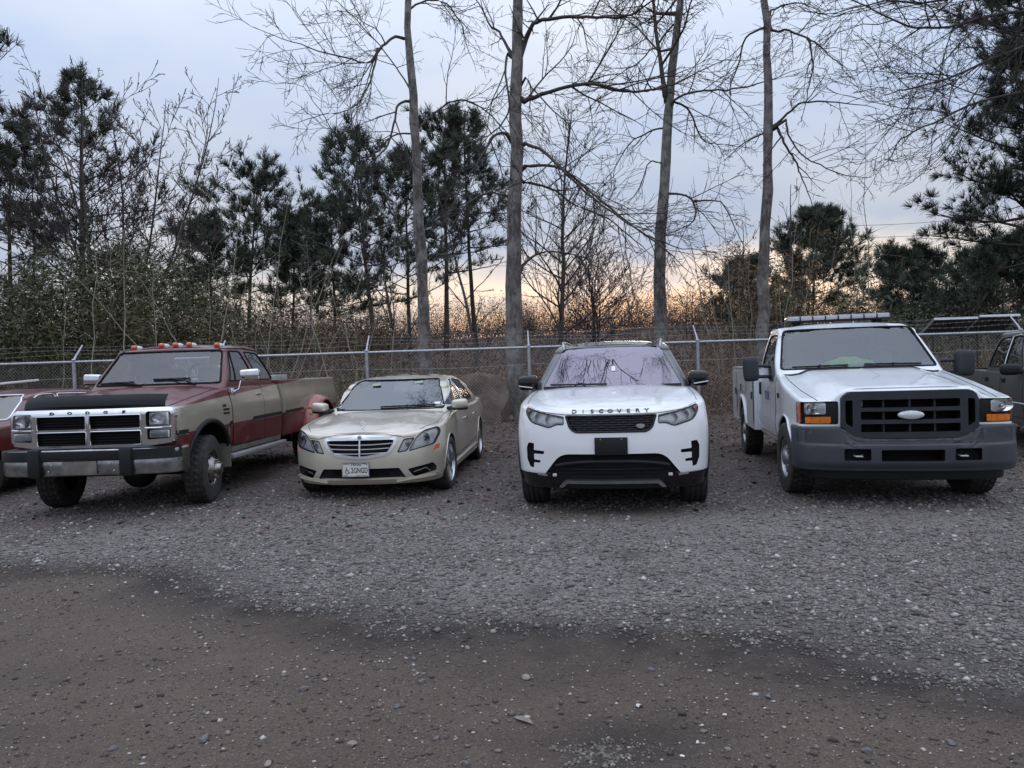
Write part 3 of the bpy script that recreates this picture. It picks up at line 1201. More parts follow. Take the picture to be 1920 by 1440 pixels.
def wiper(parent, bvh, p0, p1, piv, r=0.011):
    """blade between p0 and p1 on the windshield (front view x,z), arm from the pivot"""
    w = bpy.data.objects.new('wiper', None); COL.objects.link(w); w.parent = parent; w.empty_display_size = .1
    mk('wiper_blade', drape_line(bvh, [p0, p1], r, 'front', False, 0.014), 'black_plastic', w)
    m = ((p0[0] + p1[0]) / 2, (p0[1] + p1[1]) / 2)
    a, na = hit(bvh, 'front', *m)
    b, nb = hit(bvh, 'front', *piv)
    mk('wiper_arm', tube([b + nb * 0.01, (a + b) / 2 + na * 0.04, a + na * 0.024], [0.013, 0.010, 0.008], 6), 'black_plastic', w)


def pose(o, X, Y, yaw):
    o.location = (X, Y, 0)
    o.rotation_euler = (0, 0, R(-yaw))
    return o


def cab_shell(name, outer, inner, cutters, mats, parent, angle=30):
    return mk_cut(name, outer, [inner] + cutters, mats, parent, angle)


paint('paint_white', (0.82, 0.83, 0.85), 0.0, 0.3, (0.45, 0.43, 0.41), 0.20)
paint('paint_white_truck', (0.78, 0.81, 0.85), 0.0, 0.35, (0.38, 0.35, 0.32), 0.38)
paint('paint_roof_black', (0.012, 0.012, 0.014), 0.0, 0.3, (0.2, 0.2, 0.2), 0.5)


def build_suv():
    t = pose(thing('suv', 'white sport utility vehicle with black roof, dark grille and blank black front plate', 'suv'), 1.07, 7.52, 9)
    hc = spline([(-0.88, 0.985), (-0.78, 1.045), (-0.5, 1.115), (0, 1.185), (0.55, 1.238), (0.9, 1.24), (4.2, 1.22)])
    yf = spline([(0.2, -0.70), (0.33, -0.82), (0.45, -0.868), (0.65, -0.872), (0.8, -0.862), (0.95, -0.835), (1.05, -0.79), (1.3, -0.70)])
    W = spline([(-0.9, 0.94), (-0.5, 0.965), (0, 0.985), (0.5, 0.972), (2, 0.98), (3.0, 0.985), (4.1, 0.93)])
    H = lambda x, y: hc(y) - 0.035 * (abs(x) / 0.95) ** 3
    pr = spline([(0.2, 0.95), (0.45, 0.985), (0.8, 1.0), (1.0, 0.985), (1.25, 0.93)])
    body = hull(yf, lambda z: 4.08, W, 0.27, H, Df=0.52, nf=2.55, Dr=0.25, nr=3, rt=0.045, nz=24, narc=20, prof=lambda z, y: pr(z))
    B = bvh_of(body)
    body = hull(yf, lambda z: 4.08, W, 0.420, H, Df=0.52, nf=2.55, Dr=0.25, nr=3, rt=0.045, rb=0.012, nz=24, narc=20, prof=lambda z, y: pr(z))
    skirt = hull(lambda z: yf(z) + 0.006, lambda z: 4.07, lambda y: W(y) - 0.006, 0.265, lambda x, y: 0.436, Df=0.52, nf=2.55, Dr=0.25, nr=3, rt=0.008, nz=8, narc=20, prof=lambda z, y: pr(z))
    mk_cut('lower_bumper', skirt, [cylx(y_, 0.385, 0.435, 0.66 * s_, 1.2 * s_) for y_ in (0, 2.923) for s_ in (1, -1)] + [box(-0.6, 0.6, -1.5, -0.72, 0.405, 0.5)], ['gloss_black', 'black_plastic'], t)
    grille = rounded([(-0.445, 0.995), (-0.40, 0.865), (-0.345, 0.826), (0.345, 0.826), (0.40, 0.865), (0.445, 0.995)], [0.02, 0.05, 0.05, 0.05, 0.05, 0.02])
    intake = rounded([(-0.675, 0.40), (0.675, 0.40), (0.50, 0.622), (-0.50, 0.622)], [0.01, 0.01, 0.09, 0.09])
    lampR = rounded([(0.455, 0.985), (0.455, 0.905), (0.525, 0.907), (0.605, 0.872), (0.80, 0.925), (0.86, 1.02), (0.845, 1.078), (0.66, 1.022)], [0.01, 0.015, 0.03, 0.03, 0.05, 0.03, 0.02, 0.05])
    ventR = rounded([(0.775, 0.475), (0.815, 0.485), (0.845, 0.56), (0.848, 0.68), (0.825, 0.727), (0.765, 0.722), (0.768, 0.655), (0.66, 0.648), (0.665, 0.617), (0.768, 0.618), (0.768, 0.56), (0.70, 0.555), (0.705, 0.53), (0.77, 0.53)], 0.008, 2)
    cutters = [prism(grille, 'y', -1.5, -0.775), prism(intake, 'y', -1.5, -0.70)]
    for s in (1, -1):
        cutters += [cylx(0, 0.385, 0.435, 0.66 * s, 1.2 * s), cylx(2.923, 0.385, 0.435, 0.66 * s, 1.2 * s)]
        o = lampR if s > 0 else mx(lampR)
        cutters.append(prism(o, 'y', -1.5, -0.36))
        o = ventR if s > 0 else mx(ventR)
        cutters.append(prism(o, 'y', -1.5, -0.60))
    mk_cut('body', body, cutters, ['paint_white', 'black_plastic'], t)
    # grille lattice
    g = bpy.data.objects.new('grille', None); COL.objects.link(g); g.parent = t; g.empty_display_size = .1
    mk('grille_frame', drape_line(B, offset_poly(grille, -0.008), 0.011, 'front', True, 0.0, 6), 'black_plastic', g)
    parts = []
    rows = 7
    for i in range(rows + 1):
        z = 0.835 + (0.99 - 0.835) * i / rows
        x = -0.45
        j = 0
        while x < 0.45:
            if in_poly(x + 0.032, z, grille) and in_poly(x + 0.008, z, grille):
                p, n = hit(B, 'front', x + 0.03, z)
                if (j + i) % 2 == 0:
                    parts.append(xf(box(-0.036, 0.036, 0, 0.014, -0.005, 0.005), (p.x, p.y + 0.010, z)))
                else:
                    parts.append(xf(box(-0.022, 0.022, 0, 0.012, -0.0035, 0.0035), (p.x, p.y + 0.022, z)))
                if (j + i) % 2 == 0 and i < rows and in_poly(x + 0.03, z + 0.02, grille):
                    parts.append(xf(box(-0.004, 0.004, 0, 0.012, 0, 0.022), (p.x, p.y + 0.013, z)))
            x += 0.055
            j += 1
    mk('grille_mesh', join(*parts), 'grille_grey', g, smooth=False)
    p, n = hit(B, 'front', 0.285, 0.885)
    mk('badge', xf(lathe([(-0.006, 0.0), (-0.006, 0.034), (0, 0.04), (0.006, 0.04)], 24, 'y'), (p.x, p.y - 0.004, p.z), (0, 0, R(6)), (1.05, 1, 0.56)), 'steel_rim', g)
    for k, ch in enumerate('DISCOVERY'):
        v = text_vf(ch, 0.048, 0.0015, 0.0008, 1.42 if ch != 'I' else 1.0)
        mk('letter', wrap_text(v, B, 'front', -0.35 + 0.0875 * k, 1.028, 0.004), 'gloss_black', t, smooth=False)
    # headlamps
    for s in (1, -1):
        o = lampR if s > 0 else mx(lampR)
        h = bpy.data.objects.new('headlight', None); COL.objects.link(h); h.parent = t; h.empty_display_size = .1
        mk('lamp_bezel', drape_line(B, offset_poly(o, -0.004), 0.006, 'front', True, 0, 6), 'gloss_black', h)
        inner = offset_poly(o, -0.012)
        mk('lamp_housing', drape(B, inner, 'front', 0.05, -0.03, 0.0), 'lamp_grey', h)
        # light-guide line along the lower edge
        dr = [(0.49, 0.928), (0.535, 0.928), (0.605, 0.897), (0.785, 0.945), (0.83, 1.02), (0.822, 1.055)]
        dr = dr if s > 0 else [(-a, b) for a, b in dr]
        mk('light_guide', drape_line(B, dr, 0.010, 'front', False, -0.02, 6), 'white_print', h)
        for cx_, cz_, rr in ((0.60, 0.955, 0.042), (0.71, 0.975, 0.046), (0.795, 1.01, 0.03)):
            p, n = hit(B, 'front', cx_ * s, cz_)
            lv = lathe([(0, rr), (0.004, rr * 1.05), (-0.01, rr * 1.12), (0.02, rr * 0.9), (0.035, rr * 0.5), (0.04, 0)], 20, 'y')
            mk('projector', xf(lv, (p.x, p.y + 0.022, p.z), (0, 0, R(-18 * s))), 'reflector', h)
        p, n = hit(B, 'front', 0.835 * s, 1.045)
        mk('side_marker', ellipsoid((p.x, p.y + 0.02, p.z), (0.018, 0.012, 0.018), 10, 6), 'orange_lens', h)
        mk('lamp_lens', drape(B, o, 'front', 0.04, 0.0015, 0.0), 'lens_clear', h)
    # lower bumper
    mk('skid_plate', drape(B, rounded([(-0.52, 0.288), (-0.462, 0.362), (0.462, 0.362), (0.52, 0.288), (0.475, 0.288), (0.435, 0.335), (-0.435, 0.335), (-0.475, 0.288)], 0.012, 2), 'front', 0.05, 0.018, 0.02), 'alloy', t)
    mk('skid_panel', drape(B, [(-0.46, 0.284), (-0.43, 0.33), (0.43, 0.33), (0.46, 0.284)], 'front', 0.08, 0.012, 0.01), 'black_plastic', t)
    bar = [(x, hit(B, 'front', x, 0.535)[0].y + 0.03, 0.545 - 0.25 * abs(x) ** 3) for x in np.linspace(-0.55, 0.55, 15)]
    mk('intake_bar', xf(tube(bar, 0.020, 8), (0, 0, 0)), 'black_plastic', t)
    for z in (0.465, 0.495, 0.595):
        mk('intake_slat', tube([(x, hit(B, 'front', x, z)[0].y + 0.06, z) for x in np.linspace(-0.57, 0.57, 9)], 0.006, 5), 'black_plastic', t)
    for s in (1, -1):
        p, n = hit(B, 'front', 0.70 * s, 0.405)
        mk('fog_lamp', drape(B, [(s * 0.63, 0.422), (s * 0.73, 0.432), (s * 0.73, 0.412), (s * 0.63, 0.402)] if s > 0 else [(-0.73, 0.432), (-0.63, 0.422), (-0.63, 0.402), (-0.73, 0.412)], 'front', 0.05, 0.012, 0.01), 'reflector', t)
        mk('tow_cover', drape(B, [(s * 0.54, 0.405), (s * 0.575, 0.405), (s * 0.575, 0.425), (s * 0.54, 0.425)], 'front', 0.05, 0.012, 0.008), 'white_print', t)
        arcp = arc(0, 0.385, 0.445, -8, 188)
        mk('arch_trim', drape_line(B, arcp, 0.016, 'right' if s > 0 else 'left', False, 0.0, 6), 'black_plastic', t)
        arcp = arc(2.923, 0.385, 0.445, -8, 188)
        mk('arch_trim', drape_line(B, arcp, 0.016, 'right' if s > 0 else 'left', False, 0.0, 6), 'black_plastic', t)
        mk('sill_trim', drape(B, [(0.47, 0.30), (2.45, 0.30), (2.45, 0.42), (0.47, 0.42)], 'right' if s > 0 else 'left', 0.2, 0.006, 0.01), 'black_plastic', t)
    p, n = hit(B, 'front', 0, 0.70)
    mk('front_plate', box(-0.158, 0.158, p.y - 0.016, p.y + 0.004, 0.612, 0.782, 0.006), 'black_plastic', t)
    for sx_ in (-0.1, 0.1):
        mk('plate_screw', xf(lathe([(-0.003, 0), (-0.003, 0.006), (0, 0.007)], 8, 'y'), (sx_, p.y - 0.017, 0.765)), 'steel_rim', t)
    # hood shut lines
    for s in (1, -1):
        seam(B, [(0.86 * s, -0.38), (0.87 * s, 0.0), (0.845 * s, 0.5)], t, 'top', False, 'hood_seam')
    seam(B, [(-0.84, 1.083), (-0.66, 1.028), (-0.45, 1.003), (0.45, 1.003), (0.66, 1.028), (0.84, 1.083)], t, 'front', False, 'hood_seam')
    for s in (1, -1):
        v = 'right' if s > 0 else 'left'
        for o in ([(0.62, 0.46), (1.72, 0.46), (1.72, 1.16), (0.62, 1.16)], [(1.735, 0.46), (2.45, 0.52), (2.7, 1.0), (2.75, 1.16), (1.735, 1.16)]):
            d = mk('door', drape(B, rounded(o, 0.05), v, 0.09, 0.004, 0.0), 'paint_white', t)
            mk('door_handle', xf(box(-0.02, 0.02, -0.10, 0.10, -0.018, 0.018, 0.012), (*hit(B, v, max(q[0] for q in o) - 0.2, 1.04)[0],)), 'paint_white', d)
    # cabin
    yfc = spline([(1.05, 0.28), (1.2, 0.50), (1.7, 1.27), (1.85, 1.50)])
    yrc = spline([(1.05, 4.04), (1.2, 4.02), (1.75, 3.86), (1.85, 3.8)])
    tum = spline([(1.1, 1.0), (1.25, 0.97), (1.72, 0.775), (1.85, 0.72)])
    rf = spline([(1.0, 1.70), (1.4, 1.755), (1.9, 1.805), (3.2, 1.80), (3.9, 1.73)])

    def cabin(d):
        return hull(lambda z: yfc(z) + d * 1.3, lambda z: yrc(z) - d, lambda y: 0.915 - d, 1.12, lambda x, y: rf(y) - 0.045 * (abs(x) / 0.7) ** 2 - d * 1.2,
                    Df=0.30, nf=2.3, Dr=0.2, nr=3, rt=0.055, nz=16, nside=30, narc=16, prof=lambda z, y: tum(z))
    outer, inner = cabin(0.0), cabin(0.05)
    Cb = bvh_of(outer)
    ws = rounded([(-0.815, 1.225), (0.815, 1.225), (0.605, 1.708), (-0.605, 1.708)], [0.05, 0.05, 0.06, 0.06])
    side = [rounded([(1.02, 1.25), (1.66, 1.27), (1.66, 1.68), (1.46, 1.66)], 0.05), rounded([(1.75, 1.27), (2.55, 1.29), (2.55, 1.70), (1.75, 1.69)], 0.05), rounded([(2.68, 1.30), (3.45, 1.34), (3.4, 1.66), (2.68, 1.69)], 0.07)]
    cs = [prism(ws, 'y', 0.0, 1.85)]
    for o in side:
        cs += both(prism(o, 'x', 0.35, 1.3))
    cab_shell('roof', outer, inner, cs, ['paint_roof_black', 'rubber_seal'], t)
    mk('windshield', drape(Cb, offset_poly(ws, 0.004), 'front', 0.08, -0.004, 0.0), 'windshield_violet', t)
    for o in side:
        for v in ('right', 'left'):
            mk('window', drape(Cb, offset_poly(o, 0.004), v, 0.12, -0.004, 0.0), 'side_glass', t)
    mk('inspection_sticker', drape(Cb, [(0.0, 1.41), (0.045, 1.41), (0.045, 1.465), (0.0, 1.465)], 'front', 0.05, 0.001, 0.0), 'white_print', t)
    mk('dashboard', box(-0.80, 0.80, 0.62, 3.7, 1.10, 1.246, 0.004), 'interior_dark', t)
    seat(t, -0.38, 1.85, 0.86); seat(t, 0.38, 1.85, 0.86)
    steering(t, 0.38, 1.12, 1.25)
    for s in (1, -1):
        m = bpy.data.objects.new('wing_mirror', None); COL.objects.link(m); m.parent = t; m.empty_display_size = .1
        mk('mirror_shell', xf(ellipsoid((0, 0, 0), (0.118, 0.095, 0.092), 20, 12, 0.55), (1.015 * s, 0.86, 1.295), (0, R(4 * s), R(8 * s))), 'gloss_black', m)
        mk('mirror_strip', xf(box(-0.075, 0.095, -0.098, -0.06, -0.006, 0.006, 0.004), (1.015 * s, 0.86, 1.245), (0, R(-8 * s), R(8 * s))) if s > 0 else mirror(xf(box(-0.075, 0.095, -0.098, -0.06, -0.006, 0.006, 0.004), (1.015, 0.86, 1.245), (0, R(-8), R(8)))), 'white_print', m)
        mk('mirror_arm', tube([(0.86 * s, 0.88, 1.21), (0.93 * s, 0.88, 1.235), (0.98 * s, 0.88, 1.26)], [0.03, 0.028, 0.03], 8), 'gloss_black', m)
        zr = lambda y: rf(y) - 0.045 * 0.8
        path = [(0.615 * s, 1.45, zr(1.45) - 0.02), (0.625 * s, 1.50, zr(1.5) + 0.03), (0.635 * s, 1.62, zr(1.62) + 0.045), (0.645 * s, 2.5, zr(2.5) + 0.045), (0.635 * s, 3.45, zr(3.4) + 0.045), (0.62 * s, 3.6, zr(3.6) - 0.02)]
        mk('roof_rail', tube(path, 0.018, 8), 'steel_rim', t)
    mk('antenna_fin', xf(ellipsoid((0, 0, 0), (0.02, 0.07, 0.04), 10, 6), (0, 3.3, 1.81)), 'gloss_black', t)
    wiper(t, Cb, (-0.72, 1.255), (-0.05, 1.25), (-0.3, 1.235))
    for y in (0, 2.923):
        for s in (1, -1):
            wheel(t, 0.835 * s, y, 0.395, 0.255, 0.265, 'alloy', s)
    mk('axle', tube([(-0.72, 0, 0.38), (0.72, 0, 0.38)], 0.04, 8), 'black_plastic', t)
    return t


build_suv()


paint('paint_champagne', (0.60, 0.545, 0.455), 0.4, 0.34, (0.36, 0.32, 0.28), 0.22)


def build_sedan():
    t = pose(thing('sedan', 'champagne gold four-door sedan with chrome grille and star hood ornament', 'sedan'), -1.70, 8.75, 4.6)
    hc = spline([(-0.86, 0.735), (-0.79, 0.775), (-0.6, 0.835), (-0.2, 0.90), (0.42, 0.972), (0.8, 0.99), (2.5, 1.0), (3.3, 1.03), (3.9, 1.03), (4.1, 0.98)])
    yf = spline([(0.15, -0.70), (0.22, -0.80), (0.30, -0.845), (0.45, -0.852), (0.6, -0.842), (0.74, -0.815), (0.85, -0.76), (1.1, -0.64)])
    yr = spline([(0.2, 3.90), (0.5, 4.02), (0.9, 4.0), (1.1, 3.96)])
    W = spline([(-0.9, 0.895), (-0.4, 0.915), (0, 0.925), (0.6, 0.915), (2, 0.925), (2.9, 0.925), (4.1, 0.86)])

    def H(x, y):
        c = 0.43 + 0.10 * min(1, max(0, (y + 0.8) / 1.2))        # crease of the bonnet bulge
        k = min(1, max(0, (c + 0.05 - abs(x)) / 0.05))
        fade = max(0, min(1, (0.5 - y) / 0.3))
        return hc(y) - 0.035 * (abs(x) / 0.9) ** 2.6 + 0.014 * k * k * (3 - 2 * k) * fade
    pr = spline([(0.15, 0.93), (0.35, 0.985), (0.55, 1.0), (0.75, 0.985), (0.9, 0.955), (1.1, 0.90)])
    body = hull(yf, yr, W, 0.19, H, Df=0.60, nf=2.5, Dr=0.35, nr=2.6, rt=0.05, nz=24, narc=22, nside=48, ncap=20, prof=lambda z, y: pr(z))
    B = bvh_of(body)
    graw = [(-0.43, 0.735), (-0.415, 0.655), (-0.335, 0.535), (0, 0.485), (0.335, 0.535), (0.415, 0.655), (0.43, 0.735), (0, 0.768)]
    grad = [0.04, 0.03, 0.05, 0.14, 0.05, 0.03, 0.04, 0.1]
    grille, gin = rounded(graw, grad), rounded(offset_poly(graw, -0.030), [q * 0.6 for q in grad])
    lamp_o = rounded([(0.628, 0.712), (0.70, 0.79), (0.845, 0.822), (0.872, 0.76), (0.82, 0.632), (0.556, 0.572)], [0.03, 0.06, 0.03, 0.05, 0.03, 0.015])
    lamp_i = rounded([(0.50, 0.706), (0.612, 0.716), (0.532, 0.575), (0.432, 0.563)], [0.02, 0.012, 0.02, 0.012])
    intake = rounded([(-0.445, 0.385), (0.445, 0.385), (0.515, 0.268), (-0.515, 0.268)], 0.02)
    fog = rounded([(0.535, 0.365), (0.80, 0.415), (0.855, 0.325), (0.60, 0.270)], 0.02)
    cutters = [prism(gin, 'y', -1.5, -0.74), prism(intake, 'y', -1.5, -0.76)]
    for s in (1, -1):
        cutters += [cylx(0, 0.335, 0.365, 0.62 * s, 1.2 * s), cylx(2.874, 0.335, 0.365, 0.62 * s, 1.2 * s)]
        for o, d in ((lamp_o, -0.30), (lamp_i, -0.58), (fog, -0.55)):
            cutters.append(prism(o if s > 0 else mx(o), 'y', -1.5, d))
    mk_cut('body', body, cutters, ['paint_champagne', 'black_plastic'], t)
    g = bpy.data.objects.new('grille', None); COL.objects.link(g); g.parent = t; g.empty_display_size = .1
    # chrome surround as a flat band
    ring_o, ring_i = grille, rounded(offset_poly(graw, -0.034), [q * 0.6 for q in grad])
    V, F = [], []
    n = len(ring_o)
    for a, b in zip(ring_o, ring_i):
        pa, na = hit(B, 'front', *a); pb, nb = hit(B, 'front', *b)
        V += [pa - na * 0.004, pa + na * 0.012, pb + nb * 0.016, pb - nb * 0.03]
    for i in range(n):
        j = (i + 1) % n
        for k in range(3):
            F.append((i * 4 + k, i * 4 + k + 1, j * 4 + k + 1, j * 4 + k))
    mk('grille_surround', fix_normals((V, F)), 'bright_silver', g)
    mk('grille_header', drape(B, rounded([(-0.388, 0.742), (0.388, 0.742), (0.38, 0.708), (-0.38, 0.708)], 0.01), 'front', 0.06, 0.012, 0.02), 'bright_silver', g)
    for z, w in ((0.660, 0.372), (0.610, 0.340), (0.560, 0.300)):
        pts = [(x, z + 0.012 * (x / 0.37) ** 2 - 0.004) for x in np.linspace(-w, w, 15)]
        V, F = [], []
        for x, zz in pts:
            p, nn = hit(B, 'front', x, zz)
            for dz, dy in ((-0.0045, 0.012), (-0.0055, 0.0), (0.0055, 0.0), (0.0045, 0.012)):
                V.append((x, p.y + dy, zz + dz))
        for i in range(14):
            for k in range(4):
                F.append((i * 4 + k, i * 4 + (k + 1) % 4, (i + 1) * 4 + (k + 1) % 4, (i + 1) * 4 + k))
        mk('grille_bar', fix_normals((V, F)), 'bright_silver', g, angle=20)
    mk('grille_spine', tube([(0, hit(B, 'front', 0, z)[0].y - 0.003, z) for z in (0.735, 0.65, 0.56, 0.50)], 0.010, 6), 'bright_silver', g)
    mk('grille_backing', drape(B, gin, 'front', 0.08, -0.055, 0.0), 'rubber_seal', g)
    p, nn = hit(B, 'front', 0, 0.742)
    mk('grille_badge', xf(lathe([(-0.006, 0.0), (-0.008, 0.018), (-0.004, 0.026), (0.004, 0.028)], 20, 'y'), (0, p.y - 0.012, 0.738)), 'steel_rim', g)
    # star ornament standing on the hood
    st = bpy.data.objects.new('hood_ornament', None); COL.objects.link(st); st.parent = t; st.empty_display_size = .1
    zc_ = H(0, -0.70) + 0.055
    st.location = (0, -0.70, zc_)
    st.rotation_euler = (R(-12), 0, 0)
    mk('star_ring', tube([(0.036 * math.cos(2 * math.pi * i / 28), 0, 0.036 * math.sin(2 * math.pi * i / 28)) for i in range(28)], 0.0042, 6, True), 'chrome', st)
    for a in (90, 210, 330):
        mk('star_arm', tube([(0, 0, 0), (0.034 * math.cos(R(a)), 0, 0.034 * math.sin(R(a)))], [0.0065, 0.002], 6), 'chrome', st)
    mk('star_stem', tube([(0, 0, -0.034), (0, 0.004, -0.062)], [0.005, 0.012], 8), 'chrome', st)
    for s in (1, -1):
        h = bpy.data.objects.new('headlight', None); COL.objects.link(h); h.parent = t; h.empty_display_size = .1
        fx_ = (lambda o: o) if s > 0 else mx
        for o in (lamp_o, lamp_i):
            o2 = fx_(o)
            mk('lamp_housing', drape(B, offset_poly(o2, -0.005), 'front', 0.05, -0.028, 0.0), 'lamp_grey', h)
            mk('lamp_bezel', drape_line(B, o2, 0.0055, 'front', True, 0.0, 6), 'rubber_seal', h)
            mk('lamp_lens', drape(B, o2, 'front', 0.04, 0.002, 0.0), 'lens_clear', h)
        for cx_, cz_, rr, yaw_ in ((0.725, 0.70, 0.062, -24), (0.535, 0.645, 0.042, -14)):
            p, nn = hit(B, 'front', cx_ * s, cz_)
            for k, (r0, dp, mt) in enumerate(((rr, 0.03, 'reflector'), (rr * 0.55, 0.018, 'steel_rim'), (rr * 0.3, 0.012, 'chrome'))):
                lv = lathe([(0, r0), (-0.008, r0 * 1.06), (0.012, r0 * 0.8), (0.03, r0 * 0.45), (0.034, 0)], 24, 'y')
                mk('projector', xf(lv, (p.x, p.y + dp, p.z), (0, 0, R(yaw_ * s))), mt, h)
        p, nn = hit(B, 'front', 0.80 * s, 0.775)
        # fog pocket light: an angled light strip
        dr = [(0.60, 0.325), (0.73, 0.362), (0.775, 0.318)]
        dr = dr if s > 0 else [(-a, b) for a, b in dr]
        mk('running_light', drape_line(B, dr, 0.013, 'front', False, -0.02, 6), 'reflector', t)
        mk('fog_pocket', drape(B, fx_(fog), 'front', 0.06, -0.05, 0.0), 'black_plastic', t)
        # front splitter: thin lip at each corner
        lp = [(0.40, 0.226), (0.55, 0.248), (0.75, 0.262), (0.90, 0.275)]
        lp = lp if s > 0 else [(-a, b) for a, b in lp]
        V, F = [], []
        P_ = []
        for u, v in resample(lp, 0.04, False):
            q, nn = hit(B, 'front', u, v)
            nn = Vector((nn.x, nn.y, 0)).normalized()
            P_.append((q, nn))
        for q, nn in P_:
            V += [q - nn * 0.02 + Vector((0, 0, 0.012)), q + nn * 0.030 + Vector((0, 0, 0.004)), q + nn * 0.030 + Vector((0, 0, -0.010)), q - nn * 0.02 + Vector((0, 0, -0.016))]
        for i in range(len(P_) - 1):
            for k in range(4):
                F.append((i * 4 + k, i * 4 + (k + 1) % 4, (i + 1) * 4 + (k + 1) % 4, (i + 1) * 4 + k))
        F += [(0, 1, 2, 3), tuple(len(V) - 4 + k for k in (3, 2, 1, 0))]
        mk('front_lip', fix_normals((V, F)), 'paint_champagne', t, angle=25)
        v = 'right' if s > 0 else 'left'
        mk('side_marker', drape(B, rounded([(-0.60, 0.555), (-0.51, 0.575), (-0.49, 0.625), (-0.56, 0.615)], 0.01), v, 0.05, 0.003, 0.004), 'orange_lens', t)
        # side skirt: slightly flared, rising to the rear
        mk('side_skirt', drape(B, rounded([(0.37, 0.215), (2.50, 0.225), (2.50, 0.33), (0.40, 0.285)], 0.02), v, 0.15, 0.022, 0.03), 'paint_champagne', t)
        seam(B, [(0.45, 0.345), (2.47, 0.43)], t, v, False, 'body_crease', 0.0045, 0.002)
        doors = ([(0.50, 0.36), (1.55, 0.36), (1.52, 0.93), (0.62, 0.90)], [(1.57, 0.36), (2.28, 0.36), (2.52, 0.66), (2.56, 0.94), (1.54, 0.93)])
        for o in doors:
            d = mk('door', drape(B, rounded(o, 0.05), v, 0.08, 0.0035, 0.0), 'paint_champagne', t)
            q, nn = hit(B, v, o[2][0] - (0.16 if o[0][0] < 1 else 0.24), 0.80)
            mk('door_handle', xf(box(-0.016, 0.016, -0.10, 0.10, -0.014, 0.014, 0.01), (q.x + 0.012 * s, q.y, q.z)), 'chrome', d)
        for yy in (0.0, 2.874):
            mk('arch_lip', drape_line(B, arc(yy, 0.335, 0.367, -5, 185, 24), 0.008, v, False, 0.0, 6), 'paint_champagne', t)
        # hood shut line runs along the fender top
        seam(B, [(0.66 * s, -0.60), (0.80 * s, -0.3), (0.80 * s, 0.38)], t, 'top', False, 'hood_seam', 0.004)
    seam(B, [(-0.625, 0.735), (-0.50, 0.728), (-0.44, 0.745), (-0.3, 0.772), (0.3, 0.772), (0.44, 0.745), (0.50, 0.728), (0.625, 0.735)], t, 'front', False, 'hood_seam', 0.004)
    # lower intake with its mesh
    mk('intake_backing', drape(B, intake, 'front', 0.08, -0.06, 0.0), 'rubber_seal', t)
    parts = []
    for i in range(-26, 27):
        for sg in (1, -1):
            x0 = i * 0.036
            a, b = (x0, 0.266), (x0 + sg * 0.10, 0.386)
            seg = [(a[0] + (b[0] - a[0]) * k / 6, a[1] + (b[1] - a[1]) * k / 6) for k in range(7)]
            seg = [q for q in seg if in_poly(q[0], q[1], offset_poly(intake, -0.002))]
            if len(seg) > 1:
                parts.append(tube([(q[0], hit(B, 'front', *q)[0].y + 0.03, q[1]) for q in seg], 0.0025, 3))
    mk('intake_mesh', join(*parts), 'black_plastic', t)
    mk('bumper_lip', drape(B, rounded([(-0.50, 0.262), (0.50, 0.262), (0.42, 0.222), (-0.42, 0.222)], 0.01), 'front', 0.05, 0.008, 0.02), 'paint_champagne', t)
    # licence plate
    p, nn = hit(B, 'front', 0, 0.40)
    pl = bpy.data.objects.new('licence_plate', None); COL.objects.link(pl); pl.parent = t; pl.empty_display_size = .1
    pl.location = (-0.045, p.y - 0.022, 0.382)
    mk('plate_sheet', box(-0.152, 0.152, 0, 0.004, -0.076, 0.076), 'plate_white', pl, smooth=False)
    fr = [(-0.155, -0.079), (0.155, -0.079), (0.155, 0.079), (-0.155, 0.079)]
    mk('plate_frame', join(box(-0.158, 0.158, -0.004, 0.006, 0.072, 0.082), box(-0.158, 0.158, -0.004, 0.006, -0.082, -0.074), box(-0.158, -0.150, -0.0035, 0.0055, -0.074, 0.072), box(0.150, 0.158, -0.0035, 0.0055, -0.074, 0.072)), 'steel_rim', pl, smooth=False)
    mk('plate_bracket', box(-0.10, 0.10, 0.007, 0.03, -0.07, 0.07), 'black_plastic', pl, smooth=False)
    mk('plate_state_name', xf(text_vf('TEXAS', 0.036, 0.0008, 0.0006, 1.15), (0.005, -0.001, 0.056)), 'plate_ink', pl, smooth=False)
    mk('plate_number', xf(text_vf('2GNGD', 0.085, 0.0008, 0.0008, 0.66), (0.046, -0.001, -0.012)), 'plate_ink', pl, smooth=False)
    mk('plate_scroll', join(box(-0.14, -0.07, -0.001, 0, 0.062, 0.068), box(0.075, 0.125, -0.001, 0, 0.062, 0.068), box(0.128, 0.138, -0.001, 0, 0.048, 0.066), box(-0.14, -0.09, -0.001, 0, -0.068, -0.063), box(0.0, 0.14, -0.001, 0, -0.067, -0.064)), 'plate_ink', pl, smooth=False)
    # wheelchair symbol: head, back, seat, leg and wheel
    wc = [xf(lathe([(-0.001, 0.0), (-0.001, 0.006), (0, 0.006)], 12, 'y'), (-0.107, -0.0005, 0.022)),
          xf(tube([(-0.106, 0, 0.014), (-0.103, 0, -0.012), (-0.082, 0, -0.013), (-0.072, 0, -0.036), (-0.064, 0, -0.034)], 0.0032, 5), (0, -0.002, 0)),
          xf(tube([(-0.105, 0, 0.002), (-0.088, 0, 0.001)], 0.0028, 5), (0, -0.002, 0)),
          xf(tube([(-0.1 + 0.021 * math.cos(R(a)), 0, -0.022 + 0.021 * math.sin(R(a))) for a in range(115, 350, 16)], 0.0026, 5), (0, -0.002, 0))]
    mk('plate_symbol', join(*wc), 'plate_ink', pl, smooth=False)
    # cabin
    yfc = spline([(0.85, 0.12), (0.97, 0.40), (1.38, 1.12), (1.46, 1.32), (1.5, 1.42)])
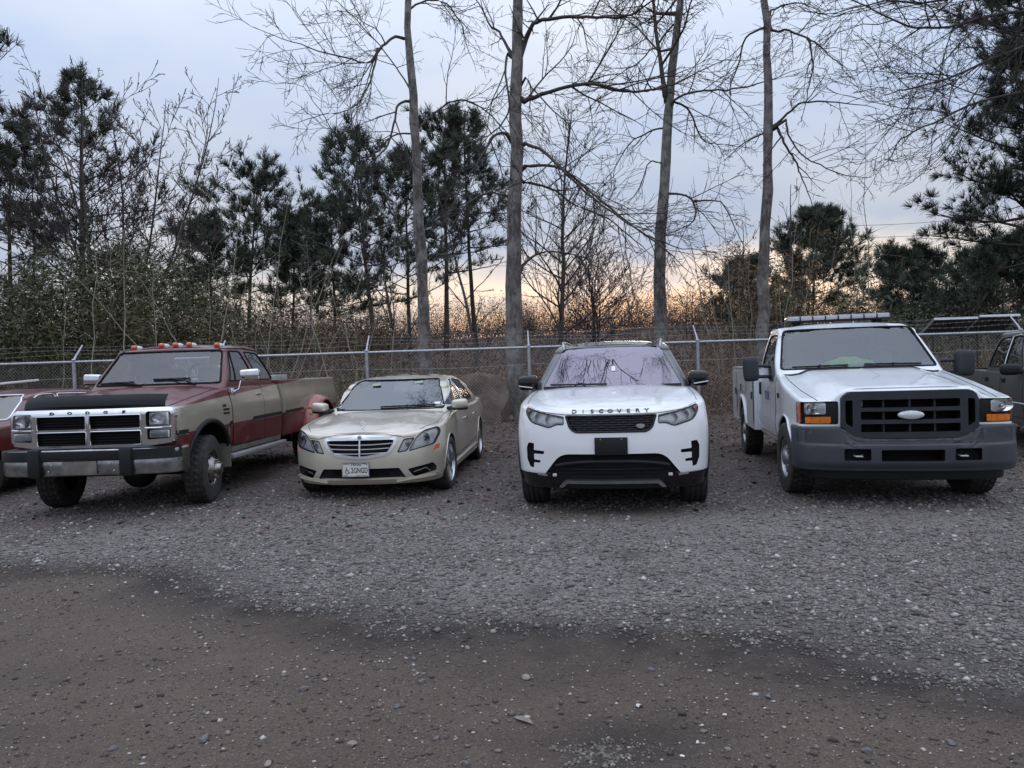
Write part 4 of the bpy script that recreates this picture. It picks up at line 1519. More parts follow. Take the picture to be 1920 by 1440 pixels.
    yrc = spline([(0.85, 3.55), (1.03, 3.22), (1.36, 2.42), (1.46, 2.15), (1.5, 2.05)])
    tum = spline([(0.9, 1.0), (1.0, 0.985), (1.2, 0.89), (1.40, 0.745), (1.5, 0.70)])
    rf = spline([(0.9, 1.33), (1.15, 1.392), (1.6, 1.447), (1.95, 1.452), (2.35, 1.40), (2.7, 1.31)])

    def cabin(d):
        return hull(lambda z: yfc(z) + d * 1.5, lambda z: yrc(z) - d * 1.5, lambda y: 0.855 - d, 0.88, lambda x, y: rf(y) - 0.04 * (abs(x) / 0.6) ** 2 - d * 1.1,
                    Df=0.38, nf=2.2, Dr=0.36, nr=2.2, rt=0.06, nz=16, nside=30, narc=16, prof=lambda z, y: tum(z))
    outer, inner = cabin(0.0), cabin(0.04)
    Cb = bvh_of(outer)
    ws = rounded([(-0.745, 0.985), (0.745, 0.985), (0.575, 1.372), (-0.575, 1.372)], [0.04, 0.04, 0.05, 0.05])
    side = [rounded([(0.62, 1.02), (1.50, 1.005), (1.50, 1.365), (1.30, 1.35)], [0.03, 0.02, 0.03, 0.06]),
            rounded([(1.56, 1.005), (2.56, 1.03), (2.22, 1.325), (1.56, 1.368)], [0.02, 0.03, 0.08, 0.03])]
    cs = [prism(ws, 'y', -0.2, 1.55), prism(rounded([(-0.62, 1.06), (0.62, 1.06), (0.52, 1.34), (-0.52, 1.34)], 0.05), 'y', 2.2, 4.2)]
    for o in side:
        cs += both(prism(o, 'x', 0.3, 1.3))
    cab_shell('roof', outer, inner, cs, ['paint_champagne', 'rubber_seal'], t)
    mk('windshield', drape(Cb, offset_poly(ws, 0.004), 'front', 0.08, -0.003, 0.0), 'windshield_sedan', t)
    mk('rear_window', drape(Cb, rounded([(-0.62, 1.06), (0.62, 1.06), (0.52, 1.34), (-0.52, 1.34)], 0.05), 'rear', 0.1, -0.003, 0.0), 'side_glass', t)
    for o in side:
        for v in ('right', 'left'):
            mk('window', drape(Cb, offset_poly(o, 0.004), v, 0.10, -0.003, 0.0), 'side_glass', t)
            mk('window_trim', drape_line(Cb, offset_poly(o, 0.006), 0.007, v, True, 0.0, 6), 'chrome', t)
    mk('sunroof', drape(Cb, rounded([(-0.40, 1.42), (0.40, 1.42), (0.40, 1.95), (-0.40, 1.95)], 0.05), 'top', 0.1, 0.003, 0.004), 'gloss_black', t)
    mk('windshield_seal', drape_line(Cb, ws, 0.009, 'front', True, 0.0, 6), 'rubber_seal', t)
    mk('dashboard', box(-0.72, 0.72, 0.55, 3.1, 0.85, 1.005, 0.004), 'interior_dark', t)
    for x, z in ((-0.33, 1.30), (0.27, 1.315)):
        mk('windshield_label', drape(Cb, rounded([(x, z), (x + 0.11, z), (x + 0.11, z + 0.03), (x, z + 0.03)], 0.008), 'front', 0.05, 0.0012, 0.0), 'sticker_green', t)
    mk('registration_sticker', drape(Cb, [(0.60, 1.035), (0.675, 1.035), (0.672, 1.065), (0.60, 1.065)], 'front', 0.05, 0.0012, 0.0), 'white_print', t)
    seat(t, -0.36, 1.62, 0.62); seat(t, 0.36, 1.62, 0.62)
    steering(t, 0.36, 1.0, 1.02)
    for s in (1, -1):
        m = bpy.data.objects.new('wing_mirror', None); COL.objects.link(m); m.parent = t; m.empty_display_size = .1
        e = ellipsoid((0, 0, 0), (0.112, 0.085, 0.066), 20, 12, 0.62)
        mk('mirror_shell', xf(e, (0.955 * s, 0.55, 1.035), (0, R(-4 * s), R(14 * s))), 'paint_champagne', m)
        mk('mirror_base', xf(ellipsoid((0, 0, 0), (0.125, 0.075, 0.022), 16, 8, 0.7), (0.945 * s, 0.555, 0.972), (0, 0, R(14 * s))), 'black_plastic', m)
        for dz in (-0.002, 0.018):
            q = [(0.93 * s, 0.47 , 1.026 + dz), (1.0 * s, 0.483, 1.026 + dz), (1.062 * s, 0.515, 1.03 + dz)]
            mk('mirror_slit', tube(q, 0.0035, 5), 'rubber_seal', m)
        mk('mirror_arm', tube([(0.78 * s, 0.60, 0.97), (0.88 * s, 0.57, 0.985)], [0.03, 0.028], 8), 'black_plastic', m)
    wiper(t, Cb, (-0.10, 1.012), (0.62, 1.022), (0.25, 0.99))
    for y in (0, 2.874):
        for s in (1, -1):
            wheel(t, 0.80 * s, y, 0.332, 0.24, 0.236, 'alloy', s, steer=0.0 if y else R(-3))
    mk('axle', tube([(-0.7, 0, 0.32), (0.7, 0, 0.32)], 0.035, 8), 'black_plastic', t)
    return t


simple('plate_white', (0.66, 0.66, 0.62), 0.5, var=0.06, scale=30)
simple('plate_ink', (0.015, 0.016, 0.02), 0.5)
simple('sticker_green', (0.30, 0.38, 0.30), 0.6)
build_sedan()


simple('truck_grey_plastic', (0.020, 0.023, 0.030), 0.6, var=0.18, scale=7)
simple('bumper_grey', (0.044, 0.049, 0.061), 0.55, var=0.12, scale=5)
simple('lid_grey', (0.36, 0.36, 0.37), 0.55, var=0.2)
simple('logo_indigo', (0.05, 0.05, 0.16), 0.5, var=0.3, scale=20)
simple('emblem_silver', (0.62, 0.64, 0.66), 0.3, 0.2, var=0.1, scale=50)
simple('hivis_green', (0.16, 0.55, 0.06), 0.8, var=0.25, scale=30)
simple('ice_lens', (0.42, 0.43, 0.45), 0.2, var=0.2, scale=60, Coat_Weight=1.0)


def sm(t):
    t = min(1.0, max(0.0, t))
    return t * t * (3 - 2 * t)


def empty(name, parent):
    o = bpy.data.objects.new(name, None); COL.objects.link(o); o.parent = parent; o.empty_display_size = .1
    return o


def bow(bm, k, w, p, zs=()):
    for z in zs:
        bmesh.ops.bisect_plane(bm, geom=list(bm.verts) + list(bm.edges) + list(bm.faces), plane_co=(0, 0, z), plane_no=(0, 0, 1), dist=1e-5)
    for i in range(-9, 10):
        bmesh.ops.bisect_plane(bm, geom=list(bm.verts) + list(bm.edges) + list(bm.faces), plane_co=(w * i / 10, 0, 0), plane_no=(1, 0, 0), dist=1e-5)
    for v in bm.verts:
        v.co.y += k * (abs(v.co.x) / w) ** p


def build_utility_truck():
    t = pose(thing('utility_truck', 'white utility pickup with grey bumper, roof light bar and service body', 'truck'), 3.98, 7.53, 11.5)
    P1 = 'paint_white_truck'
    hcen = spline([(-0.90, 1.135), (-0.84, 1.165), (-0.5, 1.215), (0, 1.275), (0.70, 1.352), (0.9, 1.362), (2.2, 1.365)])
    hfen = spline([(-0.90, 1.05), (-0.84, 1.065), (-0.5, 1.12), (0, 1.20), (0.70, 1.315), (0.9, 1.345), (2.2, 1.36)])

    def H(x, y):
        k = sm((0.72 - abs(x)) / 0.16)
        return hfen(y) + (hcen(y) - hfen(y)) * k - 0.02 * (abs(x) / 0.95) ** 4
    yf = spline([(0.4, -0.80), (0.8, -0.86), (1.0, -0.875), (1.1, -0.86), (1.2, -0.80), (1.4, -0.70)])
    W = spline([(-0.9, 0.965), (-0.3, 0.985), (0, 0.99), (0.6, 0.965), (2.1, 0.965)])
    pr = spline([(0.45, 0.95), (0.62, 0.99), (0.75, 1.0), (0.85, 0.985), (1.05, 0.985), (1.15, 0.985), (1.3, 0.955), (1.4, 0.93)])
    body = hull(yf, lambda z: 2.06, W, 0.47, H, Df=0.24, nf=4.2, Dr=0.08, nr=4, rt=0.04, nz=24, narc=20, nside=44, ncap=24, prof=lambda z, y: pr(z))
    B = bvh_of(body)
    cut_list = [prism([(-0.60, 1.03), (-0.60, 0.66), (0.60, 0.66), (0.60, 1.03), (0.50, 1.085), (-0.50, 1.085)], 'y', -1.5, -0.70)]
    lamp = rounded([(0.622, 1.052), (0.622, 0.822), (0.965, 0.822), (0.972, 1.045)], 0.02)
    for s in (1, -1):
        cut_list += [cylx(0, 0.40, 0.455, 0.60 * s, 1.3 * s)]
        cut_list.append(prism(lamp if s > 0 else mx(lamp), 'y', -1.5, -0.62))
    mk_cut('body', body, cut_list, [P1, 'black_plastic'], t)
    # grille: one deep moulded frame with slots
    gr = empty('grille', t)
    out = rounded([(-0.605, 1.085), (-0.605, 0.775), (-0.475, 0.690), (0.475, 0.690), (0.605, 0.775), (0.605, 1.085), (0.535, 1.142), (-0.535, 1.142)], 0.025)
    solid = prism(out, 'y', -0.955, -0.74)
    bm = bmesh.new()
    vs = [bm.verts.new(p) for p in solid[0]]
    for q in solid[1]: bm.faces.new([vs[i] for i in q])
    fe = [e for e in bm.edges if all(abs(v.co.y + 0.955) < 1e-5 for v in e.verts)]
    bmesh.ops.bevel(bm, geom=fe, offset=0.02, segments=3, profile=0.5, affect='EDGES')
    bow(bm, 0.05, 0.6, 2)                                # bow the frame in plan
    solid = bm_vf(bm)
    slots = []
    for z0, z1 in ((0.985, 1.062), (0.868, 0.948), (0.748, 0.828)):
        slots.append(prism(rounded([(-0.435, z0), (0.435, z0), (0.435, z1), (-0.435, z1)], 0.012, 2), 'y', -1.3, -0.77))
    for s in (1, -1):
        o = rounded([(0.505, 0.795), (0.570, 0.835), (0.570, 1.055), (0.505, 1.062)], 0.015, 2)
        slots.append(prism(o if s > 0 else mx(o), 'y', -1.3, -0.77))
    mk_cut('grille_frame', solid, slots, ['truck_grey_plastic', 'rubber_seal'], gr, 25)
    for x in (-0.225, 0.0, 0.225):
        for z0, z1 in ((0.985, 1.062), (0.868, 0.948), (0.748, 0.828)):
            mk('grille_divider', box(x - 0.009, x + 0.009, -0.925 + 0.1 * abs(x), -0.80, z0 - 0.004, z1 + 0.004), 'truck_grey_plastic', gr, smooth=False)
    mk('emblem', xf(lathe([(-0.022, 0.0), (-0.019, 0.07), (-0.012, 0.10), (0, 0.115), (0.02, 0.115)], 32, 'y'), (0, -0.962, 0.912), (0, 0, 0), (1, 1, 0.37)), 'emblem_silver', gr)
    mk('emblem_mount', box(-0.06, 0.06, -0.955, -0.86, 0.885, 0.94, 0.01), 'truck_grey_plastic', gr)
    mk('tow_hook', tube([(-0.405, -0.80, 0.99), (-0.405, -0.83, 1.0), (-0.405, -0.83, 1.05)], 0.012, 6), 'lamp_grey', gr)
    # headlights
    for s in (1, -1):
        h = empty('headlight', t)
        f2 = (lambda o: o) if s > 0 else mx
        mk('lamp_housing', drape(B, f2(lamp), 'front', 0.05, -0.02, 0.0), 'black_plastic', h)
        up = rounded([(0.735, 0.922), (0.915, 0.922), (0.92, 1.035), (0.735, 1.040)], 0.025)
        lo = rounded([(0.690, 0.832), (0.912, 0.832), (0.915, 0.895), (0.690, 0.898)], 0.012)
        p, nn = hit(B, 'front', 0.828 * s, 0.98)
        bowl = lathe([(0.05, 0.0), (0.046, 0.03), (0.03, 0.055), (0.0, 0.07)], 24, 'y')
        mk('reflector_bowl', xf(bowl, (p.x, p.y - 0.002, p.z), (0, 0, R(-10 * s)), (1.30, 0.5, 0.80)), 'reflector', h)
        mk('reflector_plate', drape(B, f2(up), 'front', 0.03, -0.017, 0.0), 'lamp_grey', h)
        mk('bulb_shield', ellipsoid((p.x, p.y + 0.004, p.z), (0.02, 0.02, 0.016), 10, 6), 'steel_rim', h)
        mk('lamp_lens', drape(B, f2(up), 'front', 0.04, 0.004, 0.004), 'lens_clear', h)
        mk('turn_signal', drape(B, f2(lo), 'front', 0.03, 0.002, 0.012), 'amber_lens', h)
        for k in range(1, 9):
            x = 0.685 + 0.0245 * k
            mk('lens_rib', drape_line(B, [(x * s, 0.838), (x * s, 0.890)], 0.0022, 'front', False, 0.003, 4), 'amber_lens', h)
        v = 'right' if s > 0 else 'left'
        mk('side_marker', drape(B, rounded([(-0.735, 0.828), (-0.62, 0.832), (-0.61, 1.03), (-0.735, 1.045)], 0.02), v, 0.04, 0.006, 0.01), 'red_lens', h)
    # bumper
    bp = empty('front_bumper', t)
    yb = spline([(0.36, -0.90), (0.40, -0.955), (0.46, -0.99), (0.60, -0.998), (0.625, -0.995), (0.64, -0.972), (0.76, -0.94), (0.82, -0.90)])
    Hb = lambda x, y: 0.685 + 0.118 * sm((abs(x) - 0.47) / 0.17)
    bum = hull(yb, lambda z: -0.50, lambda y: 1.005, 0.365, Hb, Df=0.36, nf=2.9, Dr=0.04, nr=6, rt=0.022, rb=0.03, nz=26, narc=20, nside=8, ncap=28)
    Bb = bvh_of(bum)
    bc = [prism(rounded([(-0.275, 0.472), (0.275, 0.472), (0.275, 0.582), (-0.275, 0.582)], 0.015), 'y', -1.5, -0.86)]
    pk = rounded([(0.365, 0.478), (0.600, 0.478), (0.600, 0.592), (0.365, 0.592)], 0.018)
    bc += [prism(pk, 'y', -1.5, -0.89), prism(mx(pk), 'y', -1.5, -0.89)]
    mk_cut('bumper_shell', bum, bc, ['bumper_grey', 'rubber_seal'], bp, 24)
    up_o = [(-0.985, 0.642), (0.985, 0.642), (0.985, 0.80)] + [(x, Hb(x, 0) - 0.022) for x in np.linspace(0.98, -0.98, 41)] + [(-0.985, 0.80)]
    up_o = [(-0.985, 0.643), (0.985, 0.643)] + [(x, Hb(x, 0) - 0.025) for x in np.linspace(0.985, -0.985, 45)]
    mk('bumper_top_pad', drape(Bb, up_o, 'front', 0.07, 0.004, 0.0), 'truck_grey_plastic', bp)
    for s in (1, -1):
        p, nn = hit(Bb, 'front', 0.46 * s, 0.535)
        mk('tow_loop', tube([(p.x - 0.035, -0.88, 0.52), (p.x - 0.03, -0.935, 0.515), (p.x + 0.03, -0.935, 0.515), (p.x + 0.035, -0.88, 0.52)], 0.009, 6), 'lamp_grey', bp)
    dam = hull(lambda z: -0.90 + 0.06 * (0.36 - z) * 5, lambda z: -0.55, lambda y: 0.90, 0.275, lambda x, y: 0.395, Df=0.34, nf=2.7, Dr=0.04, nr=6, rt=0.01, rb=0.02, nz=6, narc=14, nside=6, ncap=8)
    mk('air_dam', dam, 'black_plastic', bp)
    mk('frame_crossmember', box(-0.5, 0.5, -0.86, -0.80, 0.46, 0.60), 'rubber_seal', bp, smooth=False)
    # hood lines
    for s in (1, -1):
        seam(B, [(0.80 * s, -0.80), (0.845 * s, -0.3), (0.86 * s, 0.3), (0.845 * s, 0.62)], t, 'top', False, 'hood_seam', 0.0045)
        mk('cowl_panel', drape(B, ([(0.02, 0.60), (0.80, 0.58), (0.86, 0.70), (0.02, 0.72)] if s > 0 else [(-0.80, 0.58), (-0.02, 0.60), (-0.02, 0.72), (-0.86, 0.70)]), 'top', 0.08, 0.006, 0.004), 'black_plastic', t)
    seam(B, [(-0.15, -0.3), (0.0, -0.05), (0.04, 0.5)], t, 'top', False, 'hood_crease', 0.0025, -0.0015)
    # doors, sills, badges, lettering
    for s in (1, -1):
        v = 'right' if s > 0 else 'left'
        d = mk('door', drape(B, rounded([(0.66, 0.56), (1.96, 0.56), (1.98, 1.30), (0.70, 1.29)], 0.06), v, 0.07, 0.004, 0.0), P1, t)
        seam(B, rounded([(0.65, 0.55), (1.97, 0.55), (1.99, 1.31), (0.69, 1.30)], 0.06), t, v, True, 'door_seam')
        q, nn = hit(B, v, 1.80, 1.10)
        mk('door_handle', xf(box(-0.02, 0.02, -0.028, 0.028, -0.085, 0.085, 0.012), (q.x + 0.008 * s, q.y, q.z)), 'black_plastic', d)
        q, nn = hit(B, v, 0.48, 1.06)
        bt = text_vf('F250', 0.075, 0.003, 0.003, 0.9)
        mk('fender_badge', wrap_text(bt, B, v, 0.46, 1.055, 0.006), 'black_plastic', t, smooth=False)
        lg = text_vf('mk', 0.26, 0.0008, 0.0, 1.15)
        mk('door_logo', wrap_text(lg, B, v, 1.27, 1.045, 0.006), 'logo_indigo', d, smooth=False)
        mk('logo_line', drape(B, [(1.10, 0.925), (1.46, 0.925), (1.46, 0.942), (1.10, 0.942)], v, 0.08, 0.006, 0.0), 'lid_grey', d)
        mk('arch_lip', drape_line(B, arc(0, 0.40, 0.46, -4, 184, 24), 0.014, v, False, 0.0, 6), P1, t)
    # cab
    yfc = spline([(1.2, 0.40), (1.34, 0.66), (1.84, 1.26), (1.96, 1.46)])
    yrc = spline([(1.2, 2.05), (1.35, 2.05), (1.85, 1.99), (1.96, 1.95)])
    tum = spline([(1.2, 1.0), (1.38, 0.985), (1.84, 0.845), (1.96, 0.79)])
    rf = spline([(1.1, 1.83), (1.35, 1.885), (1.6, 1.935), (2.0, 1.935)])

    def cabin(d):
        return hull(lambda z: yfc(z) + d * 1.4, lambda z: yrc(z) - d, lambda y: 0.93 - d, 1.25, lambda x, y: rf(y) - 0.035 * (abs(x) / 0.75) ** 2 - d * 1.1,
                    Df=0.22, nf=2.6, Dr=0.10, nr=4, rt=0.06, nz=16, nside=22, narc=16, prof=lambda z, y: tum(z))
    outer, inner = cabin(0.0), cabin(0.045)
    Cb = bvh_of(outer)
    ws = rounded([(-0.865, 1.355), (0.865, 1.355), (0.745, 1.85), (-0.745, 1.85)], [0.04, 0.04, 0.07, 0.07])
    win = rounded([(0.93, 1.385), (1.82, 1.385), (1.82, 1.80), (1.33, 1.80)], [0.03, 0.05, 0.06, 0.08])
    rw = rounded([(-0.62, 1.42), (0.62, 1.42), (0.60, 1.78), (-0.60, 1.78)], 0.05)
    cab_shell('roof', outer, inner, [prism(ws, 'y', -0.2, 1.75), prism(rw, 'y', 1.8, 2.4)] + both(prism(win, 'x', 0.4, 1.3)), [P1, 'rubber_seal'], t)
    mk('windshield', drape(Cb, offset_poly(ws, 0.004), 'front', 0.08, -0.003, 0.0), 'windshield_clear', t)
    mk('windshield_seal', drape_line(Cb, ws, 0.012, 'front', True, 0.0, 6), 'rubber_seal', t)
    mk('rear_window', drape(Cb, rw, 'rear', 0.15, -0.003, 0.0), 'side_glass', t)
    for v in ('right', 'left'):
        mk('window', drape(Cb, offset_poly(win, 0.004), v, 0.10, -0.003, 0.0), 'side_glass', t)
        mk('window_seal', drape_line(Cb, win, 0.010, v, True, 0.0, 6), 'rubber_seal', t)
    mk('dashboard', box(-0.82, 0.82, 0.85, 1.98, 1.22, 1.372, 0.004), 'interior_grey', t)
    mk('dash_top', box(-0.82, 0.82, 0.85, 1.15, 1.3725, 1.395, 0.01), 'interior_grey', t)
    seat(t, -0.42, 1.72, 1.06, 0.56, 0.50, 'interior_grey'); seat(t, 0.42, 1.72, 1.06, 0.56, 0.50, 'interior_grey')
    steering(t, 0.42, 1.22, 1.42)
    mk('rear_view_mirror', box(-0.12, 0.12, 1.27, 1.30, 1.72, 1.80, 0.01), 'interior_dark', t)
    wiper(t, Cb, (-0.74, 1.372), (-0.12, 1.380), (-0.45, 1.36))
    wiper(t, Cb, (0.06, 1.385), (0.68, 1.375), (0.36, 1.36))
    # light bar
    lb = empty('light_bar', t)
    mk('bar_base', box(-0.62, 0.62, 1.60, 1.86, 1.965, 1.985, 0.006), 'black_plastic', lb)
    n = 8
    for i in range(n):
        x0 = -0.625 + 1.25 * i / n
        mk('bar_lens', box(x0 + 0.004, x0 + 1.25 / n - 0.004, 1.59, 1.87, 1.986, 2.038, 0.012), 'ice_lens', lb)
        if i:
            mk('bar_rib', box(x0 - 0.004, x0 + 0.004, 1.586, 1.872, 1.984, 2.032), 'black_plastic', lb, smooth=False)
    mk('bar_top', box(-0.615, 0.615, 1.61, 1.85, 2.036, 2.046, 0.004), 'lid_grey', lb)
    for x in (-0.5, 0.5):
        mk('bar_foot', box(x - 0.05, x + 0.05, 1.66, 1.80, 1.90, 1.966, 0.008), 'black_plastic', lb)
    # towing mirrors
    for s in (1, -1):
        m = empty('towing_mirror', t)
        sh = ellipsoid((0, 0, 0), (0.095, 0.085, 0.155), 20, 14, 0.42)
        mk('mirror_head', xf(sh, (1.20 * s, 0.90, 1.375), (0, R(3 * s), R(10 * s))), 'truck_grey_plastic', m)
        for z in (1.41, 1.275):
            mk('mirror_arm', tube([(0.905 * s, 1.00, z - 0.02), (1.0 * s, 0.955, z), (1.12 * s, 0.93, z)], [0.030, 0.022, 0.022], 8), 'truck_grey_plastic', m)
        mk('mirror_sail', fix_normals(prism([(0.80, 1.22), (1.10, 1.21), (1.15, 1.36), (1.12, 1.46), (1.02, 1.47), (0.90, 1.37)], 'x', 0.885 * s, 0.955 * s)), 'truck_grey_plastic', m)
    # service body
    sb = empty('service_body', t)
    base = box(-1.0, 1.0, 2.13, 4.72, 0.50, 1.36)
    cs = [box(-0.58, 0.58, 2.2, 5.2, 0.72, 1.6)]
    for s in (1, -1):
        cs.append(cylx(3.48, 0.42, 0.48, 0.50 * s, 1.3 * s))
    mk_cut('cabinet', base, cs, [P1, 'rubber_seal'], sb, 30)
    Bs = bvh_of(base)
    for s in (1, -1):
        v = 'right' if s > 0 else 'left'
        x0, x1 = (0.585, 1.005) if s > 0 else (-1.005, -0.585)
        mk('cabinet_lid', box(x0, x1, 2.12, 4.73, 1.362, 1.385, 0.006), 'lid_grey', sb)
        for o in ([(2.19, 0.58), (2.86, 0.58), (2.86, 1.32), (2.19, 1.32)], [(2.92, 1.0), (4.04, 1.0), (4.04, 1.32), (2.92, 1.32)], [(4.10, 0.58), (4.66, 0.58), (4.66, 1.32), (4.10, 1.32)]):
            d = mk('cabinet_door', drape(Bs, rounded(o, 0.03), v, 0.3, 0.014, 0.0), P1, sb)
            cy = (o[0][0] + o[1][0]) / 2
            q = (1.014 * s, o[0][0] + 0.08 if o[0][1] < 0.9 else cy, 0.98 if o[0][1] < 0.9 else 1.06)
            mk('latch', xf(box(-0.012, 0.012, -0.03, 0.03, -0.055, 0.055, 0.006), q), 'black_plastic', d)
        mk('wheel_flare', drape_line(Bs, arc(3.48, 0.42, 0.50, -2, 182, 24), 0.03, v, False, 0.0, 8), P1, sb)
    for y in (0, 3.48):
        for s in (1, -1):
            wheel(t, 0.865 * s, y, 0.392, 0.262, 0.22, 'steel', s, steer=R(2) if not y else 0)
    mk('axle', tube([(-0.75, 0, 0.39), (0.75, 0, 0.39)], 0.05, 8), 'black_plastic', t)
    mk('rear_axle', tube([(-0.75, 3.48, 0.39), (0.75, 3.48, 0.39)], 0.06, 8), 'black_plastic', t)
    for s in (1, -1):
        mk('frame_rail', box(0.38 * s - 0.04, 0.38 * s + 0.04, -0.6, 4.6, 0.40, 0.52), 'black_plastic', t, smooth=False)
    return t


TRUCK = build_utility_truck()


def crumple(c, r, seed, n=18, m=10, amp=0.35):
    """a soft heap: an ellipsoid with folds"""
    rd = random.Random(seed)
    v, f = ellipsoid((0, 0, 0), (1, 1, 1), n, m)
    ph = [rd.uniform(0, 6.28) for _ in range(6)]
    V = []
    for x, y, z in v:
        k = 1 + amp * 0.5 * math.sin(3 * x + ph[0] + 2 * y) + amp * 0.5 * math.sin(5 * y + ph[1]) * math.cos(4 * x + ph[2]) + amp * 0.25 * math.sin(11 * x + ph[3])
        V.append((c[0] + x * r[0] * k, c[1] + y * r[1] * k, c[2] + max(-0.05, z * r[2] * k)))
    return V, f


vest = mk('safety_vest', crumple((-0.05, 1.03, 1.40), (0.27, 0.12, 0.075), 3), 'hivis_green')
tag(vest, 'bright green safety vest heaped on the dashboard of the white utility truck', 'safety vest')
pose(vest, 3.98, 7.53, 11.5)


def two_tone():
    m = Mat('paint_two_tone').set(Roughness=0.36, Coat_Weight=0.5, Coat_Roughness=0.06, Specular_IOR_Level=0.3)
    sp = m.node('ShaderNodeSeparateXYZ')
    m.link(m.coords(), sp.inputs[0])
    y, z = sp.outputs[1], sp.outputs[2]
    up = m.math('ADD', m.math('MULTIPLY', y, 0.062), 1.215)
    lo = m.math('ADD', m.math('MULTIPLY', y, 0.012), 0.892)
    a = m.math('GREATER_THAN', z, lo)
    b = m.math('LESS_THAN', z, up)
    mask = m.math('MULTIPLY', a, b)
    n1 = m.noise(3.1, 6, 0.65)
    red = m.ramp(n1, (0.3, (0.085, 0.010, 0.014)), (0.75, (0.125, 0.018, 0.022)))
    tan = m.ramp(n1, (0.3, (0.34, 0.31, 0.255)), (0.75, (0.40, 0.365, 0.30)))
    c = m.mix(mask, red, tan)
    n2 = m.noise(1.4, 7, 0.7)
    dirt = m.math('MULTIPLY', m.ramp(n2, (0.45, 0.0), (0.8, 1.0)), 0.35)
    m.color(m.mix(dirt, c, (0.20, 0.165, 0.14)))
    m.link(m.math('MULTIPLY', mask, 0.45), m.b.inputs['Metallic'])
    rr = m.node('ShaderNodeMath', operation='MULTIPLY_ADD')
    m.link(dirt, rr.inputs[0]); rr.inputs[1].default_value = 0.8; rr.inputs[2].default_value = 0.06
    m.link(rr.outputs[0], m.b.inputs['Coat Roughness'])
    M['paint_two_tone'] = m.m


two_tone()
paint('paint_burgundy', (0.10, 0.013, 0.016), 0.0, 0.35, (0.19, 0.14, 0.12), 0.35)
M['paint_burgundy'].node_tree.nodes['Principled BSDF'].inputs['Coat Weight'].default_value = 0.5
paint('paint_faded_red', (0.30, 0.045, 0.032), 0.0, 0.5, (0.22, 0.15, 0.12), 0.4)
simple('deflector', (0.006, 0.0065, 0.009), 0.5, var=0.2, Specular_IOR_Level=0.25)
simple('bumper_chrome', (0.38, 0.38, 0.39), 0.28, 1.0, var=0.35, scale=11)
simple('grime_grey', (0.17, 0.155, 0.14), 0.85, var=0.3, scale=8)
simple('toolbox_grey', (0.40, 0.41, 0.42), 0.45, 0.5, var=0.2)


